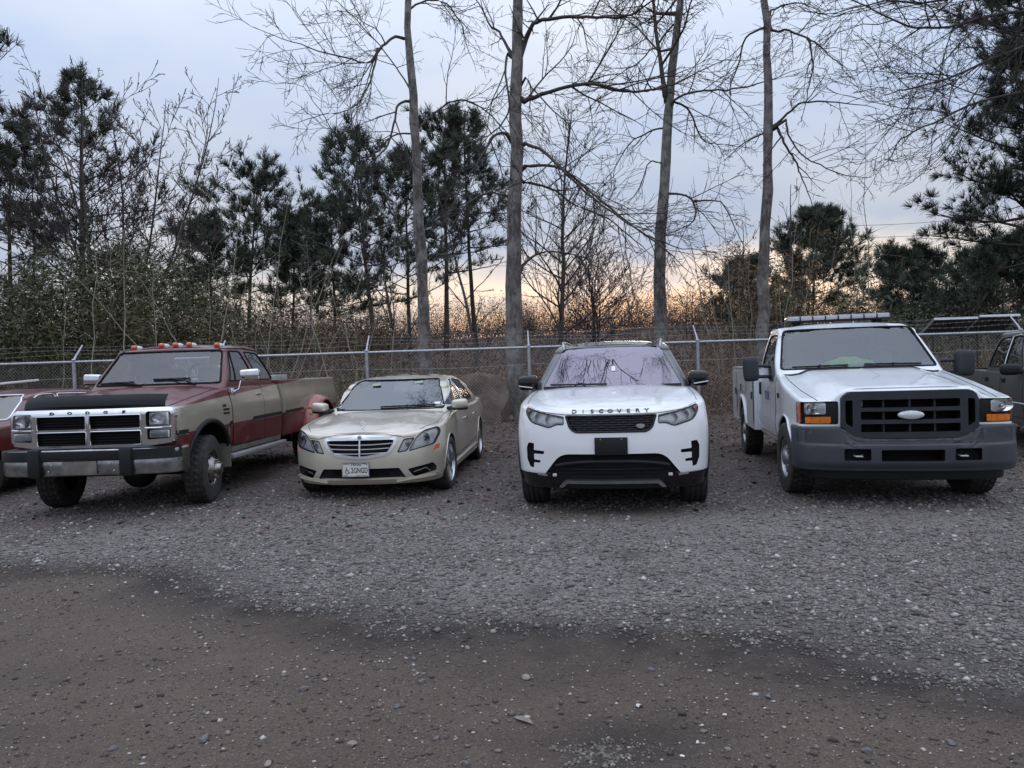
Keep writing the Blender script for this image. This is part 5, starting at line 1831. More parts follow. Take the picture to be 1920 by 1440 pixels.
def build_old_pickup():
    t = pose(thing('pickup_truck', 'old burgundy and tan pickup with chrome grille, black bug shield and orange roof lamps', 'pickup truck'), -4.57, 8.28, 2.5)
    P = 'paint_two_tone'
    hcen = spline([(-0.74, 1.175), (-0.70, 1.205), (-0.5, 1.245), (0, 1.325), (0.55, 1.395), (0.8, 1.405), (2.3, 1.41)])

    def H(x, y):
        bulge = 0.018 * sm((0.46 - abs(x)) / 0.06) * sm((0.6 - y) / 0.2)
        return hcen(y) - 0.035 * (abs(x) / 0.93) ** 4 + bulge - 0.012
    yf = spline([(0.5, -0.66), (0.78, -0.70), (1.0, -0.715), (1.15, -0.70), (1.3, -0.66)])
    W = spline([(-0.75, 0.935), (-0.3, 0.965), (0.2, 0.975), (2.3, 0.975)])
    pr = spline([(0.50, 0.965), (0.70, 0.99), (0.90, 1.0), (1.06, 1.0), (1.10, 0.998), (1.28, 0.955), (1.42, 0.925)])
    body = hull(yf, lambda z: 2.28, W, 0.52, H, Df=0.16, nf=4.5, Dr=0.06, nr=5, rt=0.035, nz=26, narc=16, nside=46, ncap=24, prof=lambda z, y: pr(z))
    B = bvh_of(body)
    cl = []
    for s in (1, -1):
        cl.append(cylx(0, 0.46, 0.50, 0.58 * s, 1.3 * s))
    mk_cut('body', body, cl, [P, 'rubber_seal'], t, 30)
    # chrome grille shell with headlamp bezels
    g = empty('grille', t)
    outl = rounded([(-0.915, 0.800), (-0.62, 0.765), (0.62, 0.765), (0.915, 0.800), (0.925, 1.12), (0.885, 1.182), (-0.885, 1.182), (-0.925, 1.12)], 0.03)
    solid = prism(outl, 'y', -0.785, -0.64)
    bm = bmesh.new()
    vs = [bm.verts.new(p) for p in solid[0]]
    for q in solid[1]: bm.faces.new([vs[i] for i in q])
    fe = [e for e in bm.edges if all(abs(v.co.y + 0.785) < 1e-5 for v in e.verts)]
    bmesh.ops.bevel(bm, geom=fe, offset=0.022, segments=4, profile=0.5, affect='EDGES')
    bow(bm, 0.075, 0.92, 4, (0.83, 0.95, 1.115, 1.13, 1.145, 1.16))
    for v in bm.verts:
        if v.co.y < -0.69 and v.co.z > 1.112: v.co.y += 7.0 * (v.co.z - 1.112) ** 2
    solid = bm_vf(bm)
    wins = []
    rows = ((0.965, 1.112), (0.790, 0.938))
    for z0, z1 in rows:
        for s in (1, -1):
            o = rounded([(0.022, z0), (0.578, z0), (0.578, z1), (0.022, z1)], 0.015, 2)
            wins.append(o if s > 0 else mx(o))
    lampo = rounded([(0.635, 0.975), (0.885, 0.985), (0.885, 1.135), (0.635, 1.140)], 0.03)
    turno = rounded([(0.645, 0.835), (0.880, 0.845), (0.880, 0.945), (0.645, 0.950)], 0.02)
    for o in (lampo, turno):
        wins += [o, mx(o)]
    mk_cut('grille_shell', solid, [prism(o, 'y', -1.2, -0.655) for o in wins], ['chrome', 'rubber_seal'], g, 25)
    mk('grille_backing', box(-0.60, 0.60, -0.724, -0.718, 0.78, 1.125), 'rubber_seal', g, smooth=False)
    for z0, z1 in rows:
        for s in (1, -1):
            for k in range(5):
                z = z0 + (z1 - z0) * (k + 0.5) / 5
                mk('grille_slat', box(0.018 if s > 0 else -0.582, 0.582 if s > 0 else -0.018, -0.755, -0.725, z - 0.005, z + 0.005), 'rubber_seal', g, smooth=False)
            fr = rounded([(0.022 * s, z0), (0.578 * s, z0), (0.578 * s, z1), (0.022 * s, z1)], 0.015, 2)
            mk('grille_trim', tube([(x, -0.787 + 0.075 * (abs(x) / 0.92) ** 4, z) for x, z in resample(fr, 0.08, True)], 0.0065, 6, True), 'chrome', g)
    for k, ch in enumerate('DODGE'):
        mk('letter', xf(text_vf(ch, 0.044, 0.004, 0.0015, 1.5), (-0.40 + 0.20 * k, -0.780, 1.143), (R(-24), 0, 0)), 'gloss_black', g, smooth=False)
    for s in (1, -1):
        h = empty('headlight', t)
        y0 = -0.735
        mk('lamp_frame', box(0.655 * s - (0 if s > 0 else 0.205), 0.655 * s + (0.205 if s > 0 else 0), y0 + 0.015, y0 + 0.05, 0.985, 1.132, 0.01), 'lamp_grey', h)
        cx = 0.760 * s
        mk('reflector_bowl', xf(lathe([(0.03, 0.0), (0.028, 0.03), (0.015, 0.06), (0.0, 0.075)], 24, 'y'), (cx, y0 - 0.012, 1.060), (0, 0, 0), (1.18, 1, 0.82)), 'reflector', h)
        mk('lamp_lens', box(cx - 0.092, cx + 0.092, y0 - 0.022, y0 - 0.012, 0.998, 1.122, 0.004), 'lens_clear', h)
        for k in range(-3, 4):
            mk('lens_flute', box(cx + 0.025 * k - 0.001, cx + 0.025 * k + 0.001, y0 - 0.0235, y0 - 0.021, 1.004, 1.116), 'lens_clear', h, smooth=False)
        tx0, tx1 = sorted((0.655 * s, 0.868 * s))
        mk('turn_signal', box(tx0, tx1, y0 - 0.006, y0 + 0.03, 0.850, 0.935, 0.012), 'lamp_grey', h)
        mk('turn_lens', box(tx0 + 0.006, tx1 - 0.006, y0 - 0.014, y0 - 0.006, 0.857, 0.928, 0.003), 'lens_clear', h)
        mk('bezel_trim', tube([(0.632 * s, -0.785, 0.962), (0.76 * s, -0.76, 0.960), (0.893 * s, -0.728, 0.968)], 0.008, 6), 'chrome', g)
    # bug shield leaning over the hood edge
    sh = []
    for j, (z, dy) in enumerate(((1.190, 0.0), (1.215, -0.015), (1.26, 0.0), (1.30, 0.03), (1.332, 0.065))):
        sh.append([(x, -0.745 + dy + 0.10 * (abs(x) / 0.8) ** 3, z - 0.012 * (abs(x) / 0.8) ** 4) for x in np.linspace(-0.795, 0.795, 25)])
    V, F = [], []
    for row in sh: V += row
    nv = len(V)
    V += [(x, y + 0.006, z) for x, y, z in V]
    for j in range(4):
        for i in range(24):
            a = j * 25 + i
            F.append((a, a + 1, a + 26, a + 25)); F.append((nv + a, nv + a + 25, nv + a + 26, nv + a + 1))
    for i in range(24):
        F.append((i, nv + i, nv + i + 1, i + 1)); a = 100 + i; F.append((a, a + 1, nv + a + 1, nv + a))
    for j in range(4):
        a = j * 25; F.append((a, a + 25, nv + a + 25, nv + a)); a = j * 25 + 24; F.append((a, nv + a, nv + a + 25, a + 25))
    mk('bug_shield', fix_normals((V, F)), 'deflector', t)
    # bumper
    bp = empty('front_bumper', t)
    yb = spline([(0.46, -0.865), (0.50, -0.915), (0.60, -0.93), (0.66, -0.925), (0.67, -0.94), (0.75, -0.93), (0.78, -0.90)])
    bum = hull(yb, lambda z: -0.55, lambda y: 1.0, 0.478, lambda x, y: 0.762 - 0.012 * abs(x) ** 2, Df=0.30, nf=3.4, Dr=0.03, nr=6, rt=0.02, rb=0.02, nz=20, narc=18, nside=8, ncap=10)
    Bb = bvh_of(bum)
    mk('bumper_face', bum, 'bumper_chrome', bp)
    mk('bumper_pad', drape(Bb, [(-0.992, 0.638), (0.992, 0.638), (0.988, 0.745), (-0.988, 0.745)], 'front', 0.06, 0.018, 0.016), 'black_plastic', bp)
    mk('bumper_pad_top', drape(Bb, [(-0.95, -0.88), (0.95, -0.88), (0.95, -0.60), (-0.95, -0.60)], 'top', 0.1, 0.006, 0.0), 'black_plastic', bp)
    for s in (1, -1):
        x = 0.50 * s
        p, nn = hit(Bb, 'front', x, 0.60)
        mk('bumper_guard', box(x - 0.068, x + 0.068, p.y - 0.045, p.y + 0.03, 0.470, 0.772, 0.022), 'black_plastic', bp)
        p, nn = hit(Bb, 'front', 0.36 * s, 0.56)
        for q in ((0.32, 0.60), (0.36, 0.53)):
            pp, _ = hit(Bb, 'front', q[0] * s, q[1])
            mk('bumper_bolt', ellipsoid((pp.x, pp.y - 0.004, pp.z), (0.012, 0.008, 0.012), 10, 6), 'steel_rim', bp)
        v = 'right' if s > 0 else 'left'
        mk('side_marker', drape(B, rounded([(-0.62, 0.70), (-0.50, 0.70), (-0.50, 0.755), (-0.62, 0.755)], 0.008), v, 0.06, 0.012, 0.012), 'orange_lens', t)
    p, nn = hit(Bb, 'front', 0, 0.57)
    mk('plate_blank', box(-0.20, 0.18, p.y - 0.014, p.y + 0.006, 0.492, 0.645, 0.006), 'grime_grey', bp)
    # front axle and differential
    ax = empty('front_axle', t)
    mk('axle_tube', tube([(-0.78, 0, 0.40), (0.78, 0, 0.40)], 0.055, 10), 'black_plastic', ax)
    mk('differential', ellipsoid((0.10, -0.02, 0.39), (0.19, 0.18, 0.19), 16, 10), 'black_plastic', ax)
    mk('spring', box(-0.58, -0.50, -0.6, 0.6, 0.45, 0.50), 'black_plastic', ax, smooth=False)
    mk('spring', box(0.50, 0.58, -0.6, 0.6, 0.45, 0.50), 'black_plastic', ax, smooth=False)
    # hood lines, doors, trim
    for s in (1, -1):
        v = 'right' if s > 0 else 'left'
        seam(B, [(0.80 * s, -0.66), (0.825 * s, 0.0), (0.835 * s, 0.52)], t, 'top', False, 'hood_seam', 0.005)
        d = mk('door', drape(B, rounded([(0.60, 0.62), (1.60, 0.62), (1.62, 1.37), (0.60, 1.36)], 0.04), v, 0.07, 0.004, 0.0), P, t)
        seam(B, rounded([(0.59, 0.61), (1.61, 0.61), (1.63, 1.385), (0.59, 1.375)], 0.04), t, v, True, 'door_seam', 0.0045)
        q, nn = hit(B, v, 1.48, 1.24)
        mk('door_handle', xf(box(-0.016, 0.016, -0.075, 0.075, -0.014, 0.014, 0.008), (q.x + 0.008 * s, q.y, q.z)), 'chrome', d)
        # side moulding: black strip with a bright lower edge
        for (a, b) in ((-0.64, -0.50), (0.50, 0.585), (1.20, 2.24)):
            mk('side_moulding', drape(B, [(a, 0.875 + 0.012 * a), (b, 0.875 + 0.012 * b), (b, 0.925 + 0.012 * b), (a, 0.925 + 0.012 * a)], v, 0.1, 0.012, 0.0), 'black_plastic', t)
            mk('moulding_edge', drape_line(B, [(a, 0.872 + 0.012 * a), (b, 0.872 + 0.012 * b)], 0.005, v, False, 0.009), 'chrome', t)
        mk('arch_flare', drape_line(B, arc(0, 0.46, 0.515, -6, 186, 26), 0.030, v, False, 0.0, 8), 'black_plastic', t)
        for k, (tx, sz) in enumerate((('RAM', 0.045), ('CUMMINS', 0.036), ('TURBO DIESEL', 0.032))):
            mk('fender_lettering', wrap_text(text_vf(tx, sz, 0.002, 0.001, 1.0 if k < 2 else 0.8), B, v, 0.42 if k else 0.38, 1.13 - 0.047 * k, 0.004), 'black_print', t, smooth=False)
        x0, x1 = sorted((0.86 * s, 1.02 * s))
        mk('running_board', box(x0, x1, 0.52, 2.30, 0.455, 0.515, 0.012), 'toolbox_grey', t)
        x0, x1 = sorted((0.70 * s, 0.985 * s))
        mk('mud_flap', box(x0, x1, 0.46, 0.475, 0.36, 0.86), 'grime_grey', t, smooth=False)
        mk('rocker_panel', drape(B, [(0.52, 0.535), (2.22, 0.535), (2.22, 0.60), (0.52, 0.60)], v, 0.2, 0.006, 0.0), 'grime_grey', t)
    seam(B, [(-0.80, 0.50), (-0.3, 0.56), (0.3, 0.56), (0.80, 0.50)], t, 'top', False, 'cowl_seam', 0.006)
    for s in (-1, 1):
        mk('cowl_vent', drape(B, ([(0.10, 0.51), (0.62, 0.48), (0.62, 0.52), (0.10, 0.545)] if s > 0 else [(-0.62, 0.48), (-0.10, 0.51), (-0.10, 0.545), (-0.62, 0.52)]), 'top', 0.08, 0.003, 0.0), 'black_plastic', t)
    # cab
    yfc = spline([(1.28, 0.42), (1.40, 0.55), (1.845, 0.95), (1.95, 1.08)])
    yrc = spline([(1.28, 2.27), (1.42, 2.26), (1.84, 2.02), (1.95, 1.93)])
    tum = spline([(1.25, 1.0), (1.42, 0.985), (1.85, 0.825), (1.95, 0.79)])
    rf = spline([(0.8, 1.87), (1.0, 1.905), (1.25, 1.945), (1.7, 1.95), (2.1, 1.91)])

    def cabin(d):
        return hull(lambda z: yfc(z) + d * 1.2, lambda z: yrc(z) - d, lambda y: 0.895 - d, 1.30, lambda x, y: rf(y) - 0.03 * (abs(x) / 0.7) ** 2 - d * 1.1,
                    Df=0.16, nf=3.0, Dr=0.16, nr=3.2, rt=0.05, nz=16, nside=24, narc=16, prof=lambda z, y: tum(z))
    outer, inner = cabin(0.0), cabin(0.045)
    Cb = bvh_of(outer)
    ws = rounded([(-0.815, 1.418), (0.815, 1.418), (0.69, 1.848), (-0.69, 1.848)], [0.03, 0.03, 0.05, 0.05])
    w1 = rounded([(0.76, 1.435), (1.52, 1.435), (1.38, 1.835), (1.02, 1.835)], [0.03, 0.03, 0.06, 0.05])
    w2 = rounded([(1.64, 1.44), (2.16, 1.44), (1.93, 1.82), (1.50, 1.835)], [0.03, 0.05, 0.08, 0.05])
    rw = rounded([(-0.66, 1.46), (0.66, 1.46), (0.60, 1.80), (-0.60, 1.80)], 0.05)
    cab_shell('roof', outer, inner, [prism(ws, 'y', -0.3, 1.35), prism(rw, 'y', 1.75, 2.6)] + both(prism(w1, 'x', 0.4, 1.3)) + both(prism(w2, 'x', 0.4, 1.3)), ['paint_burgundy', 'rubber_seal'], t)
    mk('windshield', drape(Cb, offset_poly(ws, 0.004), 'front', 0.08, -0.004, 0.0), 'windshield_dusty', t)
    mk('windshield_seal', drape_line(Cb, ws, 0.014, 'front', True, 0.0, 6), 'rubber_seal', t)
    mk('rear_window', drape(Cb, rw, 'rear', 0.15, -0.003, 0.0), 'lens_clear', t)
    for v in ('right', 'left'):
        for o in (w1, w2):
            mk('window', drape(Cb, offset_poly(o, 0.004), v, 0.10, -0.003, 0.0), 'side_glass', t)
            mk('window_seal', drape_line(Cb, o, 0.010, v, True, 0.0, 6), 'rubber_seal', t)
        mk('vent_bar', drape_line(Cb, [(0.93, 1.44), (1.06, 1.83)], 0.008, v, False, 0.0, 6), 'rubber_seal', t)
        mk('drip_rail', drape_line(Cb, [(0.98, 1.865), (1.5, 1.885), (2.0, 1.855)], 0.012, v, False, 0.004, 6), 'paint_burgundy', t)
    mk('dashboard', box(-0.80, 0.80, 0.62, 0.98, 1.28, 1.445, 0.02), 'interior_grey', t)
    mk('cab_floor', box(-0.80, 0.80, 0.985, 2.18, 1.28, 1.418), 'interior_dark', t, smooth=False)
    seat(t, -0.40, 1.42, 1.22, 0.60, 0.42, 'interior_grey'); seat(t, 0.40, 1.42, 1.22, 0.60, 0.42, 'interior_grey')
    steering(t, 0.40, 1.05, 1.50, 0.20)
    wiper(t, Cb, (-0.74, 1.44), (-0.30, 1.452), (-0.18, 1.405), 0.013)
    wiper(t, Cb, (-0.05, 1.475), (0.42, 1.478), (0.52, 1.405), 0.013)
    for x in (-0.57, -0.19, 0.0, 0.19, 0.57):
        l = empty('roof_lamp', t)
        z = rf(1.12) - 0.03 * (x / 0.7) ** 2
        mk('lamp_base', xf(ellipsoid((0, 0, 0), (0.042, 0.10, 0.035), 14, 8, 0.8), (x, 1.17, z + 0.006)), 'white_print', l)
        mk('lamp_lens', xf(ellipsoid((0, 0, 0), (0.036, 0.040, 0.034), 12, 8, 0.7), (x, 1.09, z + 0.012)), 'orange_lens', l)
    # chrome mirrors on arms
    for s in (1, -1):
        m = empty('wing_mirror', t)
        m.location = (0, 0, 0) if s > 0 else (0.13, 0.05, 0.0)
        mk('mirror_head', xf(box(-0.125, 0.125, -0.05, 0.04, -0.075, 0.075, 0.032, 3), (1.13 * s, 0.80, 1.505), (0, R(-3 * s), R(10 * s))), 'chrome', m)
        mk('mirror_glass', xf(box(-0.11, 0.11, 0.041, 0.045, -0.06, 0.06), (1.13 * s, 0.80, 1.505), (0, 0, R(10 * s))), 'side_glass', m, smooth=False)
        mk('mirror_arm', tube([(0.90 * s, 0.72, 1.27), (1.00 * s, 0.75, 1.33), (1.02 * s, 0.79, 1.46), (1.06 * s, 0.80, 1.50)], 0.012, 8), 'chrome', m)
        mk('mirror_brace', tube([(0.91 * s, 0.86, 1.34), (1.00 * s, 0.75, 1.335)], 0.012, 8), 'chrome', m)
        mk('mirror_mount', xf(box(-0.02, 0.02, -0.05, 0.05, -0.06, 0.06, 0.008), (0.925 * s, 0.72, 1.28)), 'chrome', m)
    # bed
    bd = empty('cargo_bed', t)
    prb = spline([(0.58, 0.97), (0.75, 0.99), (0.90, 1.0), (1.08, 1.0), (1.12, 0.995), (1.36, 0.955), (1.46, 0.95)])
    bed = hull(lambda z: 2.34, lambda z: 5.06, lambda y: 0.985, 0.56, lambda x, y: 1.432, Df=0.04, nf=6, Dr=0.06, nr=6, rt=0.025, nz=20, narc=8, nside=30, ncap=6, prof=lambda z, y: prb(z))
    Bd = bvh_of(bed)
    cs = [box(-0.82, 0.82, 2.42, 4.98, 0.75, 1.8)]
    for s in (1, -1):
        cs.append(cylx(3.78, 0.46, 0.48, 0.55 * s, 1.4 * s))
    mk_cut('bed_side', bed, cs, [P, 'paint_burgundy'], bd, 30)
    for s in (1, -1):
        v = 'right' if s > 0 else 'left'
        mk('side_moulding', drape(Bd, [(2.38, 0.902), (3.16, 0.912), (3.16, 0.962), (2.38, 0.952)], v, 0.2, 0.012, 0.0), 'black_plastic', bd)
        mk('moulding_edge', drape_line(Bd, [(2.38, 0.900), (3.16, 0.910)], 0.005, v, False, 0.009), 'chrome', bd)
        # flared dual-wheel fender
        V, F = [], []
        na, nx = 26, 6
        for i in range(na + 1):
            a = R(-14 + 208 * i / na)
            for j in range(nx + 1):
                k = j / nx
                rr = 0.585 - 0.10 * k ** 2.2
                xx = (0.92 + 0.27 * math.sin(k * math.pi / 2)) * s
                fl = 1.0 + (0.25 * max(0, -math.cos(a)) * 0 + 0.10 * abs(math.cos(a)) ** 2)
                V.append((xx, 3.78 - rr * fl * math.cos(a), 0.50 + rr * math.sin(a) * 1.12))
        for i in range(na):
            for j in range(nx):
                a = i * (nx + 1) + j
                F.append((a, a + 1, a + nx + 2, a + nx + 1))
        fl_ = fix_normals((V, F))
        me_o = mk('dual_fender', fl_, 'paint_faded_red', bd)
        sol = me_o.modifiers.new('thick', 'SOLIDIFY'); sol.thickness = 0.012
        mk('fender_lamp', xf(box(-0.045, 0.045, -0.02, 0.01, -0.02, 0.02, 0.008), (1.10 * s, 3.205, 0.94)), 'amber_lens', bd)
    mk('tailgate', box(-0.90, 0.90, 5.065, 5.10, 0.70, 1.42, 0.012), 'paint_burgundy', bd)
    mk('toolbox', box(-0.80, 0.80, 2.50, 3.02, 1.30, 1.50, 0.012), 'toolbox_grey', t)
    for s in (1, -1):
        wheel(t, 0.865 * s, 0, 0.405, 0.235, 0.215, 'dually', s, steer=R(11))
        wheel(t, 1.085 * s, 3.78, 0.405, 0.225, 0.215, 'steel', s)
        wheel(t, 0.80 * s, 3.78, 0.405, 0.225, 0.215, 'steel', s)
    mk('rear_axle', tube([(-0.9, 3.78, 0.40), (0.9, 3.78, 0.40)], 0.06, 8), 'black_plastic', t)
    for s in (1, -1):
        mk('frame_rail', box(0.40 * s - 0.04, 0.40 * s + 0.04, -0.6, 4.9, 0.44, 0.56), 'black_plastic', t, smooth=False)
    return t


build_old_pickup()


paint('paint_grey_green', (0.062, 0.068, 0.066), 0.0, 0.45, (0.12, 0.11, 0.10), 0.4)
M['paint_grey_green'].node_tree.nodes['Principled BSDF'].inputs['Coat Weight'].default_value = 0.45


def build_grey_pickup():
    t = pose(thing('grey_pickup', 'dark grey extended-cab pickup parked beside the white utility truck', 'pickup truck'), 7.93, 8.90, 20)
    P = 'paint_grey_green'
    hc = spline([(-0.9, 1.05), (-0.5, 1.12), (0.6, 1.20), (0.9, 1.22), (2.5, 1.22)])
    pr = spline([(0.45, 0.95), (0.62, 0.985), (0.85, 1.0), (1.05, 0.985), (1.25, 0.93)])
    body = hull(lambda z: -0.92, lambda z: 2.62, lambda y: 0.98, 0.42, lambda x, y: hc(y) - 0.03 * abs(x) ** 3, Df=0.35, nf=3, Dr=0.05, nr=5, rt=0.05, nz=18, narc=12, nside=34, prof=lambda z, y: pr(z))
    B = bvh_of(body)
    cl = []
    for s in (1, -1):
        cl.append(cylx(0, 0.38, 0.44, 0.6 * s, 1.3 * s))
    mk_cut('body', body, cl, [P, 'rubber_seal'], t)
    for s in (1, -1):
        v = 'right' if s > 0 else 'left'
        for o in ([(0.62, 0.54), (1.60, 0.54), (1.62, 1.17), (0.62, 1.16)], [(1.62, 0.54), (2.45, 0.54), (2.50, 1.17), (1.64, 1.17)]):
            d = mk('door', drape(B, rounded(o, 0.04), v, 0.1, 0.004, 0.0), P, t)
            q, nn = hit(B, v, o[1][0] - 0.14, 1.06)
            mk('door_handle', xf(box(-0.014, 0.014, -0.075, 0.075, -0.035, 0.035, 0.008), (q.x + 0.006 * s, q.y, q.z)), 'black_plastic', d)
            seam(B, rounded(offset_poly(o, 0.008), 0.04), t, v, True, 'door_seam')
        mk('side_moulding', drape_line(B, [(0.50, 0.745), (2.56, 0.745)], 0.011, v, False, 0.004, 6), 'bright_silver', t)
    yfc = spline([(1.05, 0.35), (1.22, 0.62), (1.72, 1.20), (1.85, 1.42)])
    yrc = spline([(1.05, 2.62), (1.22, 2.58), (1.75, 2.30), (1.85, 2.2)])
    tum = spline([(1.1, 1.0), (1.25, 0.98), (1.75, 0.82), (1.86, 0.77)])

    def cabin(d):
        return hull(lambda z: yfc(z) + d * 1.4, lambda z: yrc(z) - d, lambda y: 0.93 - d, 1.12, lambda x, y: 1.84 - 0.035 * (abs(x) / 0.75) ** 2 - d, Df=0.22, nf=2.6, Dr=0.12, nr=3, rt=0.06, nz=14, nside=24, narc=12, prof=lambda z, y: tum(z))
    outer, inner = cabin(0), cabin(0.045)
    Cb = bvh_of(outer)
    ws = rounded([(-0.84, 1.24), (0.84, 1.24), (0.71, 1.73), (-0.71, 1.73)], 0.05)
    w1 = rounded([(0.82, 1.26), (1.56, 1.26), (1.56, 1.72), (1.26, 1.72)], 0.04)
    w2 = rounded([(1.68, 1.26), (2.40, 1.26), (2.20, 1.70), (1.68, 1.72)], [0.03, 0.05, 0.08, 0.03])
    cab_shell('roof', outer, inner, [prism(ws, 'y', -0.3, 1.6)] + both(prism(w1, 'x', 0.4, 1.3)) + both(prism(w2, 'x', 0.4, 1.3)), [P, 'rubber_seal'], t)
    mk('windshield', drape(Cb, ws, 'front', 0.1, -0.003, 0.0), 'windshield_sedan', t)
    for v in ('right', 'left'):
        for o in (w1, w2):
            mk('window', drape(Cb, offset_poly(o, 0.004), v, 0.12, -0.003, 0.0), 'side_glass', t)
            mk('window_seal', drape_line(Cb, o, 0.010, v, True, 0.0, 6), 'rubber_seal', t)
        mk('window_trim', drape_line(Cb, [(1.60, 1.25), (1.62, 1.72), (1.28, 1.745)], 0.009, v, False, 0.006, 6), 'bright_silver', t)
    mk('cab_floor', box(-0.8, 0.8, 0.7, 2.5, 1.0, 1.215), 'interior_dark', t, smooth=False)
    for s in (1, -1):
        m = empty('wing_mirror', t)
        mk('mirror_shell', xf(ellipsoid((0, 0, 0), (0.13, 0.10, 0.085), 18, 10, 0.6), (1.07 * s, 0.78, 1.235), (0, 0, R(10 * s))), 'black_plastic', m)
        mk('mirror_arm', tube([(0.90 * s, 0.82, 1.19), (1.0 * s, 0.80, 1.205)], 0.03, 8), 'black_plastic', m)
    base = hull(lambda z: 2.68, lambda z: 4.55, lambda y: 0.98, 0.50, lambda x, y: 1.20, Df=0.04, nf=6, Dr=0.08, nr=5, rt=0.03, nz=12, narc=8, nside=20, ncap=6, prof=lambda z, y: pr(z))
    bd = empty('cargo_bed', t)
    mk_cut('bed_side', base, [box(-0.78, 0.78, 2.75, 4.48, 0.72, 1.7)] + [cylx(3.55, 0.38, 0.45, 0.6 * s, 1.3 * s) for s in (1, -1)], [P, 'rubber_seal'], bd)
    for y in (0, 3.55):
        for s in (1, -1):
            wheel(t, 0.85 * s, y, 0.375, 0.25, 0.21, 'steel', s)
    return t


def build_red_car():
    t = pose(thing('red_car', 'dark red older sedan with chrome window trim, half hidden by the two-tone pickup', 'car'), -7.72, 8.95, 3)
    P = 'paint_burgundy'
    hc = spline([(-0.95, 0.78), (-0.5, 0.88), (0.6, 0.97), (0.9, 0.985), (3.2, 0.99), (4.2, 0.95)])
    pr = spline([(0.2, 0.94), (0.5, 1.0), (0.75, 0.99), (0.95, 0.95), (1.1, 0.92)])
    body = hull(lambda z: -0.98, lambda z: 4.1, lambda y: 0.93, 0.24, lambda x, y: hc(y) - 0.025 * abs(x) ** 3, Df=0.22, nf=4, Dr=0.2, nr=4, rt=0.05, nz=18, narc=12, nside=40, prof=lambda z, y: pr(z))
    B = bvh_of(body)
    cl = []
    for s in (1, -1):
        for y in (0, 2.8):
            cl.append(cylx(y, 0.33, 0.37, 0.6 * s, 1.2 * s))
    mk_cut('body', body, cl, [P, 'rubber_seal'], t)
    for s in (1, -1):
        v = 'right' if s > 0 else 'left'
        for o in ([(0.55, 0.40), (1.62, 0.40), (1.62, 0.93), (0.60, 0.92)], [(1.65, 0.40), (2.35, 0.40), (2.5, 0.75), (2.52, 0.93), (1.65, 0.93)]):
            mk('door', drape(B, rounded(o, 0.04), v, 0.1, 0.004, 0.0), P, t)
            seam(B, rounded(offset_poly(o, 0.008), 0.04), t, v, True, 'door_seam')
    yfc = spline([(0.85, 0.22), (0.98, 0.48), (1.33, 1.10), (1.42, 1.30)])
    yrc = spline([(0.85, 3.4), (1.0, 3.25), (1.33, 2.75), (1.42, 2.6)])
    tum = spline([(0.9, 1.0), (1.0, 0.98), (1.33, 0.78), (1.42, 0.73)])
    rf = spline([(0.9, 1.30), (1.2, 1.365), (1.7, 1.405), (2.3, 1.40), (2.8, 1.33)])

    def cabin(d):
        return hull(lambda z: yfc(z) + d * 1.4, lambda z: yrc(z) - d, lambda y: 0.86 - d, 0.90, lambda x, y: rf(y) - 0.03 * (abs(x) / 0.65) ** 2 - d, Df=0.25, nf=2.5, Dr=0.25, nr=2.5, rt=0.05, nz=14, nside=26, narc=12, prof=lambda z, y: tum(z))
    outer, inner = cabin(0), cabin(0.04)
    Cb = bvh_of(outer)
    ws = rounded([(-0.76, 0.995), (0.76, 0.995), (0.61, 1.325), (-0.61, 1.325)], 0.04)
    w1 = rounded([(0.78, 1.02), (1.60, 1.02), (1.60, 1.315), (1.24, 1.31)], [0.03, 0.02, 0.04, 0.10])
    w2 = rounded([(1.67, 1.02), (2.60, 1.03), (2.40, 1.30), (1.67, 1.315)], [0.02, 0.03, 0.08, 0.04])
    cab_shell('roof', outer, inner, [prism(ws, 'y', -0.3, 1.5)] + both(prism(w1, 'x', 0.4, 1.3)) + both(prism(w2, 'x', 0.4, 1.3)), [P, 'rubber_seal'], t)
    mk('windshield', drape(Cb, ws, 'front', 0.1, -0.003, 0.0), 'windshield_sedan', t)
    mk('windshield_trim', drape_line(Cb, ws, 0.012, 'front', True, 0.004, 6), 'bright_silver', t)
    for v in ('right', 'left'):
        for o in (w1, w2):
            mk('window', drape(Cb, offset_poly(o, 0.004), v, 0.12, -0.003, 0.0), 'side_glass', t)
            mk('window_trim', drape_line(Cb, offset_poly(o, 0.008), 0.010, v, True, 0.003, 6), 'bright_silver', t)
    mk('cab_floor', box(-0.74, 0.74, 0.6, 3.0, 0.85, 0.992), 'interior_grey', t, smooth=False)
    for y in (0, 2.8):
        for s in (1, -1):
            wheel(t, 0.81 * s, y, 0.325, 0.20, 0.19, 'steel', s)
    return t


build_grey_pickup()
build_red_car()
sheet = mk('white_sheet', xf(box(-0.72, 0.66, -0.55, 0.55, 0, 0.035, 0.008), (0, 0, 0), (R(3), R(-5), 0)), 'white_print')
sheet.location = (-8.52, 11.0, 1.44)
tag(sheet, 'white sheet of board lying on the roof of the dark red car', 'board')


# ================================================================== fence
FY = 13.6


